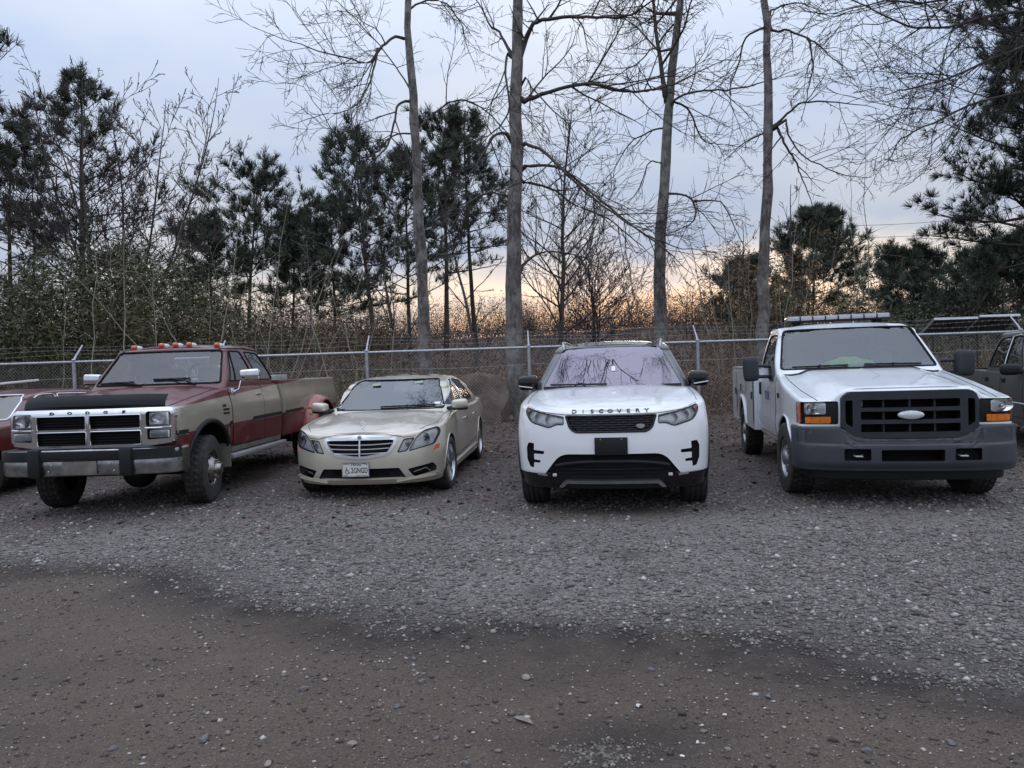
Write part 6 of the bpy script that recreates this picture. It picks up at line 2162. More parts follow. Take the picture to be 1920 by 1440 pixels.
def bars(segs, r, n=4):
    """many straight bars as one mesh: segs (m,2,3)"""
    S = np.asarray(segs, dtype=float)
    d = S[:, 1] - S[:, 0]
    d /= np.linalg.norm(d, axis=1, keepdims=True)
    ref = np.where(np.abs(d[:, 1:2]) < 0.9, np.array([[0, 1.0, 0]]), np.array([[1.0, 0, 0]]))
    u = np.cross(d, ref); u /= np.linalg.norm(u, axis=1, keepdims=True)
    w = np.cross(d, u)
    V = []
    for e in (0, 1):
        for j in range(n):
            a = 2 * math.pi * j / n
            V.append(S[:, e] + (u * math.cos(a) + w * math.sin(a)) * r)
    V = np.stack(V, 1)
    q = np.array([(j, (j + 1) % n, n + (j + 1) % n, n + j) for j in range(n)])
    Fq = (q[None] + (np.arange(len(S)) * 2 * n)[:, None, None]).reshape(-1, 4)
    return V.reshape(-1, 3), Fq


def build_fence():
    f = thing('chain_link_fence', 'galvanised chain-link fence with barbed wire arms behind the parked vehicles', 'fence', (0, FY, 0))
    px = [-14.4, -11.45, -8.57, -5.71, -2.83, 0.35, 3.66, 6.85, 10.0, 13.1, 16.2]
    top = 1.885
    for k, x in enumerate(px):
        z0 = float(ground_z(x, FY)) - 0.05
        p = mk('post', tube([(x, 0, z0), (x, 0, top + 0.03)], 0.036, 12), 'galvanised', f)
        mk('post_cap', ellipsoid((x, 0, top + 0.035), (0.042, 0.042, 0.03), 12, 6), 'galvanised', p)
        mk('barbed_arm', tube([(x, 0, top + 0.02), (x, 0.06, top + 0.10), (x, 0.30, top + 0.34)], [0.022, 0.02, 0.014], 6), 'galvanised', p)
        if k < len(px) - 1:
            mk('top_rail', tube([(x, 0, top), (px[k + 1], 0, top)], 0.024, 10), 'galvanised', f)
    sp = 0.068
    segs = []
    z0, z1 = 0.02, top + 0.045
    L = z1 - z0
    for x in np.arange(px[0] - L, px[-1] + L, sp):
        for s in (1, -1):
            a, b = (x, 0.032 + 0.003 * s, z0), (x + s * L, 0.032 + 0.003 * s, z1)
            # clip to the fence's ends
            t0, t1 = 0.0, 1.0
            lo, hi = px[0], px[-1]
            for bound, sg in ((lo, 1), (hi, -1)):
                fa, fb = sg * (a[0] - bound), sg * (b[0] - bound)
                if fa < 0 and fb < 0: t0, t1 = 1, 0
                elif fa < 0: t0 = max(t0, -fa / (fb - fa))
                elif fb < 0: t1 = min(t1, fa / (fa - fb))
            if t1 - t0 > 0.02:
                A, Bq = np.array(a), np.array(b)
                segs.append((A + (Bq - A) * t0, A + (Bq - A) * t1))
    V, Fq = bars(segs, 0.0020, 3)
    tag(np_mesh('wire_mesh', V, Fq, 'wire_galvanised', f), kind='stuff')
    sag = lambda x, a: a * math.sin(x * 1.3) * 0.02 - a * 0.02
    for zz, yy in ((1.565, 0.05), (0.10, 0.045)):
        mk('tension_wire', tube([(x, yy, zz + sag(x, 1)) for x in np.arange(px[0], px[-1], 0.6)], 0.0055, 5), 'wire_galvanised', f)
    for k in range(3):
        yy, zz = 0.12 + 0.085 * k, top + 0.16 + 0.085 * k
        segs = []
        xs = np.arange(px[0], px[-1], 0.5)
        path = [(x, yy, zz - 0.02 + 0.02 * math.sin(x * 2 + k)) for x in xs]
        barbs = []
        for x in np.arange(px[0], px[-1], 0.13):
            z = zz - 0.02 + 0.02 * math.sin(x * 2 + k)
            barbs.append(((x - 0.012, yy, z - 0.018), (x + 0.012, yy, z + 0.018)))
            barbs.append(((x - 0.012, yy, z + 0.018), (x + 0.012, yy, z - 0.018)))
        bv, bf = bars(barbs, 0.0014, 3)
        tv, tf = tube(path, 0.0026, 4, cap=False)
        mk('barbed_wire', join((tv, tf), (bv.tolist(), [tuple(q) for q in bf.tolist()])), 'wire_galvanised', f, smooth=False)
    return f


build_fence()


# ================================================================== trees
def tubes_np(polys, n=4):
    """polys: list of (points (k,3), radii (k,)); one mesh"""
    if not polys: return np.zeros((0, 3)), np.zeros((0, 4), int)
    K = np.array([len(p) for p, _ in polys])
    P = np.concatenate([np.asarray(p, dtype=float) for p, _ in polys])
    Rr = np.concatenate([np.asarray(r, dtype=float) for _, r in polys])
    end = np.cumsum(K); start = end - K
    first = np.zeros(len(P), bool); first[start] = True
    last = np.zeros(len(P), bool); last[end - 1] = True
    nxt = np.roll(P, -1, 0); prv = np.roll(P, 1, 0)
    T = np.where(last[:, None], P, nxt) - np.where(first[:, None], P, prv)
    T /= np.linalg.norm(T, axis=1, keepdims=True) + 1e-9
    ref = np.where(np.abs(T[:, 0:1]) < 0.85, np.array([[1.0, 0, 0]]), np.array([[0, 1.0, 0]]))
    u = np.cross(T, ref); u /= np.linalg.norm(u, axis=1, keepdims=True) + 1e-9
    w = np.cross(T, u)
    a = np.arange(n) * 2 * math.pi / n
    V = P[:, None, :] + (u[:, None, :] * np.cos(a)[None, :, None] + w[:, None, :] * np.sin(a)[None, :, None]) * Rr[:, None, None]
    idx = np.where(~last)[0]
    j = np.arange(n)
    A = idx[:, None] * n + j[None]; Bq = idx[:, None] * n + (j[None] + 1) % n
    Fq = np.stack([A, Bq, Bq + n, A + n], -1).reshape(-1, 4)
    return V.reshape(-1, 3), Fq


def walk(p, d, length, r0, r1, k, rd, gnarl, up):
    """a crooked path from p along d"""
    pts, rad = [np.array(p, float)], [r0]
    d = np.array(d, float); d /= np.linalg.norm(d) + 1e-9
    st = length / k
    for i in range(k):
        d = d + np.array([rd.gauss(0, gnarl), rd.gauss(0, gnarl), rd.gauss(0, gnarl) + up])
        d /= np.linalg.norm(d)
        pts.append(pts[-1] + d * st)
        rad.append(r0 + (r1 - r0) * (i + 1) / k)
    return pts, rad


def ramify(pts, rad, level, rd, out, spec):
    """side branches along a path; spec[level] = (count per metre, length factor, angle, gnarl, up)"""
    if level >= len(spec): return
    dens, lf, ang, gn, up = spec[level]
    P = np.array(pts)
    seg = np.linalg.norm(P[1:] - P[:-1], axis=1)
    L = seg.sum()
    m = max(2, int(L * dens + rd.random()))
    cum = np.concatenate([[0], np.cumsum(seg)])
    for q in range(m):
        t = (0.18 + 0.82 * (q + rd.random()) / m) * L
        i = min(len(seg) - 1, max(0, int(np.searchsorted(cum, t) - 1)))
        fr = (t - cum[i]) / max(seg[i], 1e-6)
        p = P[i] + (P[i + 1] - P[i]) * fr
        d = (P[i + 1] - P[i]) / max(seg[i], 1e-6)
        r = (rad[i] + (rad[i + 1] - rad[i]) * fr)
        o = np.array([rd.gauss(0, 1), rd.gauss(0, 1), rd.gauss(0, 1)])
        o -= d * o.dot(d); o /= np.linalg.norm(o) + 1e-9
        a = R(ang + rd.uniform(-18, 18))
        nd = d * math.cos(a) + o * math.sin(a)
        ln = L * lf * (1.15 - 0.6 * t / L) * rd.uniform(0.6, 1.3)
        tw = spec[0] or 0.0058
        k = 5 if level < 2 else 4
        r0 = max(tw, min(r * 0.62, 0.012 + ln * 0.010))
        pp, rr = walk(p, nd, ln, r0, max(tw * 0.72, r0 * 0.3), k, rd, gn, up)
        out[min(level + 1, 3)].append((pp, rr))
        ramify(pp, rr, level + 1, rd, out, spec)


bark = Mat('bark_grey').set(Roughness=0.9)
bco = bark.coords()
bmap = bark.node('ShaderNodeMapping'); bmap.inputs['Scale'].default_value = (1, 1, 0.22)
bark.link(bco, bmap.inputs[0])
bn = bark.noise(16, 6, 0.7, bmap.outputs[0])
bl = bark.noise(3.0, 5, 0.65)
bc = bark.ramp(bn, (0.32, (0.040, 0.035, 0.033)), (0.52, (0.14, 0.125, 0.116)), (0.72, (0.27, 0.25, 0.235)))
bark.color(bark.mix(bark.ramp(bl, (0.46, 0.0), (0.60, 0.75)), bc, (0.30, 0.29, 0.27)))
bark.bump(bn, 0.9, 0.03)
M['bark_grey'] = bark.m
simple('twig_dark', (0.050, 0.042, 0.040), 0.9, var=0.3, scale=3)
simple('twig_grey', (0.075, 0.062, 0.058), 0.9, var=0.3, scale=3)
simple('twig_violet', (0.060, 0.045, 0.046), 0.9, var=0.3, scale=2)
simple('bark_pine', (0.065, 0.050, 0.044), 0.95, var=0.4, scale=9)
simple('bark_dark', (0.075, 0.065, 0.061), 0.95, var=0.4, scale=9)


def leafmat(name, c0, c1, c2, rough=0.7, trans=0.15):
    m = Mat(name).set(Roughness=rough)
    m.color(m.ramp(att(m, 'rnd'), (0.0, c0), (0.55, c1), (1.0, c2)))
    M[name] = m.m


leafmat('needles', (0.036, 0.048, 0.036), (0.062, 0.080, 0.055), (0.10, 0.12, 0.075))
leafmat('needles_near', (0.022, 0.034, 0.024), (0.040, 0.056, 0.038), (0.070, 0.088, 0.055))
leafmat('bamboo_leaf', (0.040, 0.044, 0.018), (0.070, 0.074, 0.028), (0.105, 0.090, 0.040))
leafmat('bamboo_rust', (0.070, 0.036, 0.015), (0.125, 0.070, 0.026), (0.16, 0.115, 0.048))
leafmat('brush_leaf', (0.100, 0.058, 0.038), (0.19, 0.115, 0.072), (0.30, 0.205, 0.125))
leafmat('woods_leaf', (0.062, 0.044, 0.035), (0.105, 0.074, 0.056), (0.15, 0.105, 0.075))
leafmat('russet_leaf', (0.055, 0.018, 0.014), (0.11, 0.036, 0.024), (0.16, 0.065, 0.035))
leafmat('evergreen_leaf', (0.026, 0.036, 0.022), (0.046, 0.062, 0.034), (0.075, 0.090, 0.045))
leafmat('litter_leaf', (0.050, 0.026, 0.020), (0.115, 0.062, 0.045), (0.21, 0.14, 0.10))
simple('cane_pale', (0.24, 0.22, 0.17), 0.7, var=0.3, scale=2)
simple('cane_tan', (0.20, 0.145, 0.095), 0.8, var=0.35, scale=2)
simple('cane_green', (0.13, 0.14, 0.06), 0.6, var=0.3, scale=2)


def emit_branches(t, out, matb, matt, trunk_name='limb', big=0.02):
    for lv, n, nm, mt in ((1, 5, 'limb', matb), (2, 4, 'crown', matt), (3, 3, 'twigs', matt)):
        polys = out.get(lv, [])
        if not polys: continue
        if nm == 'limb':
            for k, p in enumerate(polys):
                V, Fq = tubes_np([p], 7)
                np_mesh('limb', V, Fq, mt, t, smooth=True)
        else:
            V, Fq = tubes_np(polys, n)
            tag(np_mesh(nm, V, Fq, mt, t), kind='stuff')


# pixel (of the 1920 px wide photograph) to a point at depth y, used to lay out the trees where they stand
_f, _h, _p, _r = 1300.0, 1.47, R(1.23), R(1.85)
_fw = np.array([0, math.cos(_p), -math.sin(_p)]); _rt = np.array([1.0, 0, 0]); _up = np.cross(_rt, _fw)
_r2, _u2 = _rt * math.cos(_r) - _up * math.sin(_r), _rt * math.sin(_r) + _up * math.cos(_r)


def at(x, y, Y):
    d = _fw + _r2 * (x - 960) / _f - _u2 * (y - 720) / _f
    return np.array([0, 0, _h]) + d * Y / d[1]


def big_tree(label, Y, trunk, r0, limbs, seed, height=17.0, fork=None, crown=True):
    """tall bare hardwood. trunk: pixel points bottom to top; limbs: lists of (pixel x, y, depth offset), thickness"""
    rd = random.Random(seed)
    base = at(*trunk[0], Y)
    gz = float(ground_z(base[0], Y))
    t = thing('bare_tree', label, 'tree', (float(base[0]), Y, gz))
    org = np.array([base[0], Y, gz])

    def clean(path, k=4):
        """smooth and densify a traced path"""
        P = np.array(path)
        res = []
        for i in range(len(P) - 1):
            p0, p1, p2, p3 = P[max(0, i - 1)], P[i], P[i + 1], P[min(len(P) - 1, i + 2)]
            for j in range(k):
                u = j / k
                res.append(0.5 * ((2 * p1) + (-p0 + p2) * u + (2 * p0 - 5 * p1 + 4 * p2 - p3) * u * u + (-p0 + 3 * p1 - 3 * p2 + p3) * u ** 3))
        res.append(P[-1])
        return np.array(res)
    pts = [np.array([base[0], Y, gz - 0.15])] + [at(x, y, Y) for x, y in trunk]
    top = pts[-1]
    d = pts[-1] - pts[-2]; d /= np.linalg.norm(d)
    while top[2] < gz + height:
        d = d + np.array([rd.gauss(0, 0.06), rd.gauss(0, 0.06), 0.02]); d /= np.linalg.norm(d)
        top = top + d * 0.9
        pts.append(top)
    P = clean(pts, 3) - org
    zz = P[:, 2]
    rad = r0 * np.clip(1.0 - 0.80 * (zz / height) ** 0.9, 0.10, 1) * (1 + 0.35 * np.exp(-np.maximum(zz, 0) / 0.35))
    P[1:-1] += np.array([[rd.gauss(0, 0.018), rd.gauss(0, 0.018), 0] for _ in range(len(P) - 2)])
    rad = rad * np.array([1 + rd.uniform(-0.05, 0.07) for _ in rad])
    V, Fq = tubes_np([(P, rad)], 16)
    V = V + ((vnoise(V[:, 0] * 9 + V[:, 1] * 7, V[:, 2] * 2.2, 1.0) - 0.5) * 0.035)[:, None] * np.array([1, 1, 0])
    np_mesh('trunk', V, Fq, 'bark_grey', t, smooth=True)
    out = {1: [], 2: [], 3: []}
    spec = [None, (2.7, 0.40, 46, 0.12, 0.0), (4.0, 0.50, 40, 0.14, 0.0), (4.2, 0.55, 38, 0.15, 0.0)]
    for path, r in limbs:
        Q = clean([at(x, y, Y + dy) for x, y, dy in path], 4) - org
        Q += np.array([[rd.gauss(0, 0.008), rd.gauss(0, 0.02), rd.gauss(0, 0.008)] for _ in range(len(Q))])
        dq = Q[-1] - Q[-3]                      # run out to a fine tip
        ext, _ = walk(Q[-1], dq, rd.uniform(0.8, 1.6), 0.01, 0.004, 7, rd, 0.13, 0.0)
        if len(path) > 3 or r < 0.04:
            Q = np.concatenate([Q, np.array(ext[1:])])
        r = r * 0.72
        j = int(np.argmin(np.abs(P[:, 2] - (Q[0][2] - 0.10))))
        if np.linalg.norm(P[j] - Q[0]) < 0.7:    # grow out of the trunk's heart with a collar
            Q = np.concatenate([[P[j]], Q])
        s01 = np.linspace(0, 1, len(Q))
        rr = (0.005 + (r - 0.005) * (1 - s01) ** 0.9) * (1 + 0.8 * np.exp(-s01 / 0.05))
        out[1].append((Q, rr))
        ramify(list(Q), list(rr), 1, rd, out, spec)
    if crown:                                  # limbs of the crown above the picture's top edge, seen mirrored in the glass
        for i in range(11):
            k = int(len(P) * rd.uniform(0.62, 0.99)); k = min(k, len(P) - 1)
            a = rd.uniform(0, 6.28) if i > 3 else rd.uniform(-2.4, -0.7)
            nd = np.array([math.cos(a), math.sin(a), rd.uniform(0.15, 0.7)])
            ln = rd.uniform(2.5, 5.0)
            q, rr = walk(P[k], nd, ln, min(0.09, rad[k] * 0.6), 0.015, 7, rd, 0.16, 0.02)
            out[1].append((q, rr))
            ramify(q, rr, 1, rd, out, spec)
    emit_branches(t, out, 'bark_dark', 'twig_dark')
    return t


Y1, Y2, Y3, Y4 = 18.5, 16.4, 19.0, 17.6
big_tree('tall leaning bare tree behind the sedan, pale mottled trunk', Y1, [(800, 735), (795, 640), (788, 480), (782, 320), (773, 180), (764, 0)], 0.185,
         [([(764, 72, 0), (735, 72, -0.3), (712, 92, -0.6), (690, 118, -0.8), (650, 108, -1.0), (600, 98, -1.2)], 0.055),
          ([(768, 165, 0), (742, 125, 0.4), (712, 85, 0.7), (670, 40, 0.9), (640, 10, 1.0)], 0.03),
          ([(770, 190, 0), (748, 196, -0.4), (738, 235, -0.7), (722, 280, -1.0), (690, 300, -1.2), (640, 265, -1.5)], 0.05),
          ([(708, 92, -0.6), (695, 150, -0.9), (670, 195, -1.2), (625, 215, -1.4)], 0.035),
          ([(784, 240, 0), (810, 215, 0.4), (850, 190, 0.6), (885, 192, 0.8), (925, 220, 0.8), (950, 250, 0.9)], 0.045),
          ([(764, 20, 0), (800, 2, 0.3), (838, 8, 0.6), (862, 40, 0.8)], 0.04),
          ([(775, 250, 0), (735, 255, 0.3), (700, 290, 0.6), (660, 300, 0.7)], 0.035)], 21)
big_tree('thickest bare tree, straight trunk standing between the sedan and the white suv', Y2, [(966, 790), (965, 650), (962, 480), (966, 330), (968, 180), (972, 0)], 0.225,
         [([(984, 190, 0), (1030, 172, -0.4), (1100, 156, -0.8), (1150, 166, -1.0), (1200, 172, -1.2), (1262, 160, -1.4)], 0.07),
          ([(982, 85, 0), (1000, 45, -0.3), (1040, 34, -0.6), (1100, 32, -0.8), (1170, 32, -1.1), (1210, 10, -1.3)], 0.075),
          ([(985, 80, 0), (1004, 40, 0.3), (1030, 5, 0.6)], 0.07),
          ([(955, 95, 0), (935, 60, 0.3), (920, 48, 0.4), (905, 20, 0.6)], 0.05),
          ([(985, 190, 0), (1015, 150, 0.3), (1056, 108, 0.6)], 0.035),
          ([(985, 270, 0), (1020, 285, -0.5), (1065, 330, -0.9), (1130, 385, -1.2), (1210, 440, -1.5)], 0.055),
          ([(985, 312, 0), (1040, 312, -0.4), (1090, 345, -0.7), (1150, 395, -0.9), (1230, 455, -1.1)], 0.05),
          ([(983, 342, 0), (1030, 352, 0.4), (1080, 385, 0.8), (1140, 410, 1.0), (1190, 450, 1.2)], 0.045),
          ([(952, 368, 0), (915, 362, -0.3), (880, 380, -0.6), (850, 420, -0.8), (820, 470, -0.9)], 0.045),
          ([(950, 250, 0), (925, 255, -0.4), (905, 290, -0.7), (880, 330, -0.9)], 0.05),
          ([(978, 500, 0), (1005, 478, 0.2), (1040, 472, 0.5), (1085, 480, 0.8)], 0.05),
          ([(985, 145, 0), (1015, 185, -0.5), (1060, 225, -0.8)], 0.03),
          ([(950, 100, 0), (948, 140, -0.3), (955, 200, -0.4), (935, 240, -0.5), (900, 260, -0.6)], 0.04)], 22)
big_tree('forked bare tree behind the white suv, trunk splitting into two stems', Y3, [(1241, 740), (1238, 620), (1238, 480), (1246, 350), (1252, 220), (1266, 90), (1276, 0)], 0.20,
         [([(1248, 190, 0), (1240, 130, 0), (1230, 60, 0), (1222, -30, 0), (1212, -160, 0)], 0.10),
          ([(1255, 205, 0), (1272, 182, -0.3), (1320, 170, -0.6), (1375, 168, -0.8), (1425, 156, -1.0)], 0.05),
          ([(1246, 160, 0), (1215, 170, -0.3), (1170, 172, -0.5), (1130, 165, -0.7)], 0.055),
          ([(1228, 25, 0), (1205, 12, -0.4), (1160, 18, -0.6)], 0.05),
          ([(1240, 95, 0), (1222, 92, -0.3), (1200, 115, -0.6), (1175, 130, -0.8)], 0.035),
          ([(1262, 190, 0), (1295, 210, 0.4), (1315, 260, 0.6), (1345, 270, 0.8)], 0.045),
          ([(1252, 240, 0), (1225, 245, 0.3), (1190, 260, 0.5), (1170, 285, 0.7)], 0.04),
          ([(1247, 363, 0), (1285, 366, -0.3), (1302, 385, -0.5), (1300, 415, -0.6), (1262, 435, -0.7)], 0.045),
          ([(1302, 378, -0.5), (1350, 378, -0.8), (1375, 420, -1.0)], 0.03),
          ([(1238, 305, 0), (1218, 305, -0.3), (1205, 335, -0.5)], 0.03)], 23)
big_tree('slender dark-barked bare tree rising left of the utility truck cab', Y4, [(1432, 740), (1430, 620), (1433, 480), (1438, 300), (1440, 150), (1437, 0)], 0.165,
         [([(1446, 58, 0), (1480, 58, -0.3), (1515, 72, -0.5), (1535, 85, -0.6)], 0.045),
          ([(1445, 242, 0), (1475, 215, -0.3), (1505, 192, -0.5), (1555, 190, -0.6)], 0.05),
          ([(1458, 238, -0.1), (1470, 268, -0.3), (1490, 300, -0.4), (1500, 325, -0.45)], 0.05),
          ([(1474, 225, -0.3), (1482, 262, -0.5), (1510, 295, -0.7), (1560, 320, -0.9)], 0.035),
          ([(1432, 52, 0), (1398, 72, 0.3), (1385, 120, 0.5), (1370, 160, 0.6)], 0.04),
          ([(1432, 250, 0), (1395, 268, -0.3), (1358, 302, -0.5)], 0.04),
          ([(1515, 72, -0.5), (1524, 120, -0.6), (1515, 170, -0.8)], 0.03),
          ([(1446, 20, 0), (1490, 5, 0.4), (1540, 20, 0.7)], 0.04)], 24)

# limbs of a tree outside the picture, reaching in at the top right
rt_ = big_tree('bare tree at the far right whose fine branches hang over the big pine', 16.0, [(2080, 735), (2075, 500), (2065, 250), (2060, 20)], 0.20,
               [([(2060, 10, 0), (1980, 20, -0.3), (1880, 25, -0.6), (1780, 50, -0.8), (1700, 48, -1.0), (1640, 20, -1.1)], 0.06),
                ([(2060, 60, 0), (1960, 75, -0.4), (1860, 110, -0.7), (1770, 150, -0.9), (1690, 170, -1.0)], 0.055),
                ([(2060, 150, 0), (1940, 170, -0.4), (1840, 190, -0.6), (1750, 230, -0.8), (1690, 260, -0.9)], 0.05),
                ([(2060, -60, 0), (1940, -30, -0.3), (1830, -10, -0.6), (1730, 5, -0.8), (1660, 0, -0.9)], 0.055)], 25, crown=False)


def far_tree(label, X, Y, h, seed, spread=0.42, n=16, mat='twig_violet', stems=1, base=0.12, r0=None, dens=1.0, tw=0.0105):
    """bare tree farther off: upswept limbs and fine twigs"""
    rd = random.Random(seed)
    gz = float(ground_z(X, Y))
    t = thing('bare_tree', label, 'tree', (X, Y, gz))
    out = {1: [], 2: [], 3: []}
    spec = [tw, (1.2 * dens, 0.42, 30, 0.08, 0.05), (2.0 * dens, 0.45, 32, 0.10, 0.05), (1.6, 0.5, 35, 0.12, 0.02)]
    r0 = r0 or h * 0.011
    for s in range(stems):
        d0 = (rd.gauss(0, 0.08) + (0.10 * (s - (stems - 1) / 2) if stems > 2 else 0), rd.gauss(0, 0.10), 1)
        pts, rad = walk((rd.gauss(0, 0.15) * (stems > 1), rd.gauss(0, 0.15) * (stems > 1), -0.1), d0, h * rd.uniform(0.85, 1), r0, r0 * 0.12, 12, rd, 0.045, 0.03)
        V, Fq = tubes_np([(pts, rad)], 8)
        np_mesh('trunk', V, Fq, 'bark_dark', t, smooth=True)
        P = np.array(pts)
        for i in range(n):
            u = base + (0.97 - base) * (i + rd.random()) / n
            k = u * (len(P) - 1); j = min(int(k), len(P) - 2)
            p = P[j] + (P[j + 1] - P[j]) * (k - j)
            a = i * 2.4 + rd.uniform(-0.5, 0.5)
            el = rd.uniform(0.45, 1.2)
            nd = np.array([math.cos(a), math.sin(a), el])
            ln = h * spread * (1.1 - 0.75 * u) * rd.uniform(0.7, 1.2)
            q, rr = walk(p, nd, ln, max(0.012, r0 * 0.45 * (1.1 - u)), 0.008, 6, rd, 0.09, 0.06)
            out[2].append((q, rr))
            ramify(q, rr, 1, rd, out, spec)
    for lv, nn, nm in ((2, 4, 'crown'), (3, 3, 'twigs')):
        V, Fq = tubes_np(out[lv], nn)
        if len(V): tag(np_mesh(nm, V, Fq, mat, t), kind='stuff')
    return t


def px_tree(x, y, Y):
    p = at(x, y, Y)
    return float(p[0]), Y, float(p[2])


def place_far(label, x, ytop, Y, seed, **kw):
    X, Yy, z = px_tree(x, ytop, Y)
    return far_tree(label, X, Yy, z - float(ground_z(X, Yy)), seed, **kw)


place_far('wide many-stemmed bare tree rising over the bamboo at the far left', 185, 95, 30, 31, stems=7, n=17, spread=0.34, mat='twig_violet', dens=1.5, r0=0.09, base=0.25, tw=0.014)
place_far('bare tree with a broad oval crown behind the white suv', 1035, 175, 38, 32, n=36, spread=0.36, dens=1.35, tw=0.013)
place_far('low bushy bare tree against the orange glow', 1108, 455, 44, 33, n=26, spread=0.62, stems=3, base=0.05, dens=1.3, tw=0.013)
place_far('thin bare tree just left of the thickest trunk', 893, 330, 30, 34, n=14, spread=0.33)
place_far('thin bare tree between the central pines', 742, 330, 36, 35, n=12, spread=0.30)
place_far('small bare tree in the glow beside the forked trunk', 1180, 500, 48, 36, n=12, spread=0.5, stems=2, base=0.05)
place_far('small bare tree right of the forked trunk', 1290, 520, 46, 37, n=10, spread=0.45, stems=2, base=0.05)
place_far('pale bare tree behind the slender dark tree', 1490, 330, 30, 38, n=12, spread=0.33, mat='twig_grey')
place_far('bare tree beside the leftmost pine', 40, 300, 36, 39, n=14, spread=0.36)
place_far('reddish bare tree left of the central pines', 590, 470, 30, 40, n=14, spread=0.40, base=0.08)
place_far('small bare tree left of the far rust bamboo', 1385, 400, 32, 41, n=10, spread=0.35, mat='twig_grey')


def tufts(C, D, n, ln, wd, rs):
    """needle tufts at points C pointing along D: n thin triangles each"""
    m = len(C)
    a = rs.normal(size=(m, n, 3))
    d = D[:, None, :] * 0.9 + a * 0.52
    d /= np.linalg.norm(d, axis=2, keepdims=True) + 1e-9
    L = ln * (0.65 + 0.6 * rs.rand(m, n, 1))
    ref = rs.normal(size=(m, n, 3))
    s = np.cross(d, ref); s /= np.linalg.norm(s, axis=2, keepdims=True) + 1e-9
    p0 = C[:, None, :] + d * 0.02
    tip = p0 + d * L
    V = np.stack([p0 - s * wd * 0.5, p0 + s * wd * 0.5, tip + s * wd * 0.35, tip - s * wd * 0.35], 2)
    k = m * n
    return V.reshape(-1, 3), np.arange(k * 4).reshape(k, 4), np.repeat(np.clip(rs.rand(m), 0, 1), n)


def pine(label, X, Y, h, seed, base=0.35, spread=0.22, nb=42, tn=9, ln=0.30, wd=0.035, mat='needles', lean=0.0, per=7, rtrunk=None, droop=0.0):
    rd = random.Random(seed); rs_ = np.random.RandomState(seed)
    gz = float(ground_z(X, Y))
    t = thing('pine_tree', label, 'tree', (X, Y, gz))
    r0 = rtrunk or h * 0.012
    pts, rad = walk((0, 0, -0.1), (lean, 0, 1), h, r0, r0 * 0.15, 14, rd, 0.02, 0.02)
    V, Fq = tubes_np([(pts, rad)], 9)
    np_mesh('trunk', V, Fq, 'bark_pine', t, smooth=True)
    P = np.array(pts)
    br, C, D = [], [], []
    for i in range(nb):
        u = base + (1.0 - base) * ((i + rd.random()) / nb) ** 0.9
        k = u * (len(P) - 1); j = min(int(k), len(P) - 2)
        p = P[j] + (P[j + 1] - P[j]) * (k - j)
        a = i * 2.4 + rd.uniform(-0.6, 0.6)
        w = (u - base) / (1 - base)
        ln_b = rd.uniform(0.45, 1.25) * h * spread * (0.55 + 0.9 * math.sin(math.pi * min(1, 0.25 + 0.75 * w)) ** 0.8) * (1.05 - 0.45 * w)
        el = rd.uniform(-0.05, 0.35) + 0.55 * w - droop
        q, rr = walk(p, (math.cos(a), math.sin(a), el), ln_b, r0 * 0.28 * (1.1 - 0.6 * w), 0.012, 7, rd, 0.09, 0.05)
        br.append((q, rr))
        for s_ in range(per):
            f = 0.35 + 0.65 * (s_ + rd.random()) / per
            kk = f * (len(q) - 1); jj = min(int(kk), len(q) - 2)
            b0 = q[jj] + (q[jj + 1] - q[jj]) * (kk - jj)
            dd = q[jj + 1] - q[jj]; dd = dd / (np.linalg.norm(dd) + 1e-9)
            sd_ = dd * 0.6 + np.array([rd.gauss(0, 0.6), rd.gauss(0, 0.6), rd.gauss(0.25, 0.4)])
            q2, r2 = walk(b0, sd_, ln_b * rd.uniform(0.15, 0.36), 0.012, 0.006, 3, rd, 0.15, 0.08)
            br.append((q2, r2))
            for e in (q2[-1], q2[-2], q2[-3] if rd.random() < 0.6 else q2[-1]):
                C.append(e + np.array([rd.gauss(0, 0.07), rd.gauss(0, 0.07), rd.gauss(0, 0.07)])); D.append((q2[-1] - q2[-2]) / (np.linalg.norm(q2[-1] - q2[-2]) + 1e-9) + np.array([0, 0, 0.35]))
        C.append(q[-1]); D.append(dd)
    V, Fq = tubes_np(br, 4)
    tag(np_mesh('branches', V, Fq, 'bark_pine', t), kind='stuff')
    V, Fq, rn = tufts(np.array(C), np.array(D), tn, ln, wd, rs_)
    np_mesh('crown', V, Fq, mat, t, {'rnd': rn})
    return t


def place_pine(label, x, ytop, Y, seed, **kw):
    X, Yy, z = px_tree(x, ytop, Y)
    return pine(label, X, Yy, z - float(ground_z(X, Yy)), seed, **kw)


place_pine('tall pine at the far left, thin clumped crown', 130, 150, 34, 51, base=0.32, spread=0.20, nb=34, per=6, tn=22, ln=0.40, wd=0.024)
place_pine('pine at the left edge of the picture', 5, 250, 32, 52, base=0.30, spread=0.20, nb=28, per=6, tn=22, ln=0.40, wd=0.024)
place_pine('pine whose tip shows at the top left corner', -45, 60, 30, 53, base=0.45, spread=0.18, nb=24, per=6, tn=22, ln=0.40, wd=0.024)
place_pine('round-topped pine above the two-tone pickup', 455, 325, 40, 54, base=0.42, spread=0.27, nb=40, per=6, tn=20, ln=0.40, wd=0.024)
place_pine('lower pine left of the round-topped pine', 385, 420, 42, 55, base=0.35, spread=0.26, nb=40, per=8, tn=22, ln=0.40, wd=0.024)
place_pine('lower pine right of the round-topped pine', 540, 410, 42, 56, base=0.35, spread=0.24, nb=40, per=8, tn=22, ln=0.40, wd=0.024)
place_pine('dark pine left of the central pine group', 615, 385, 40, 57, base=0.28, spread=0.22, nb=38, per=7, tn=22, ln=0.40, wd=0.024)
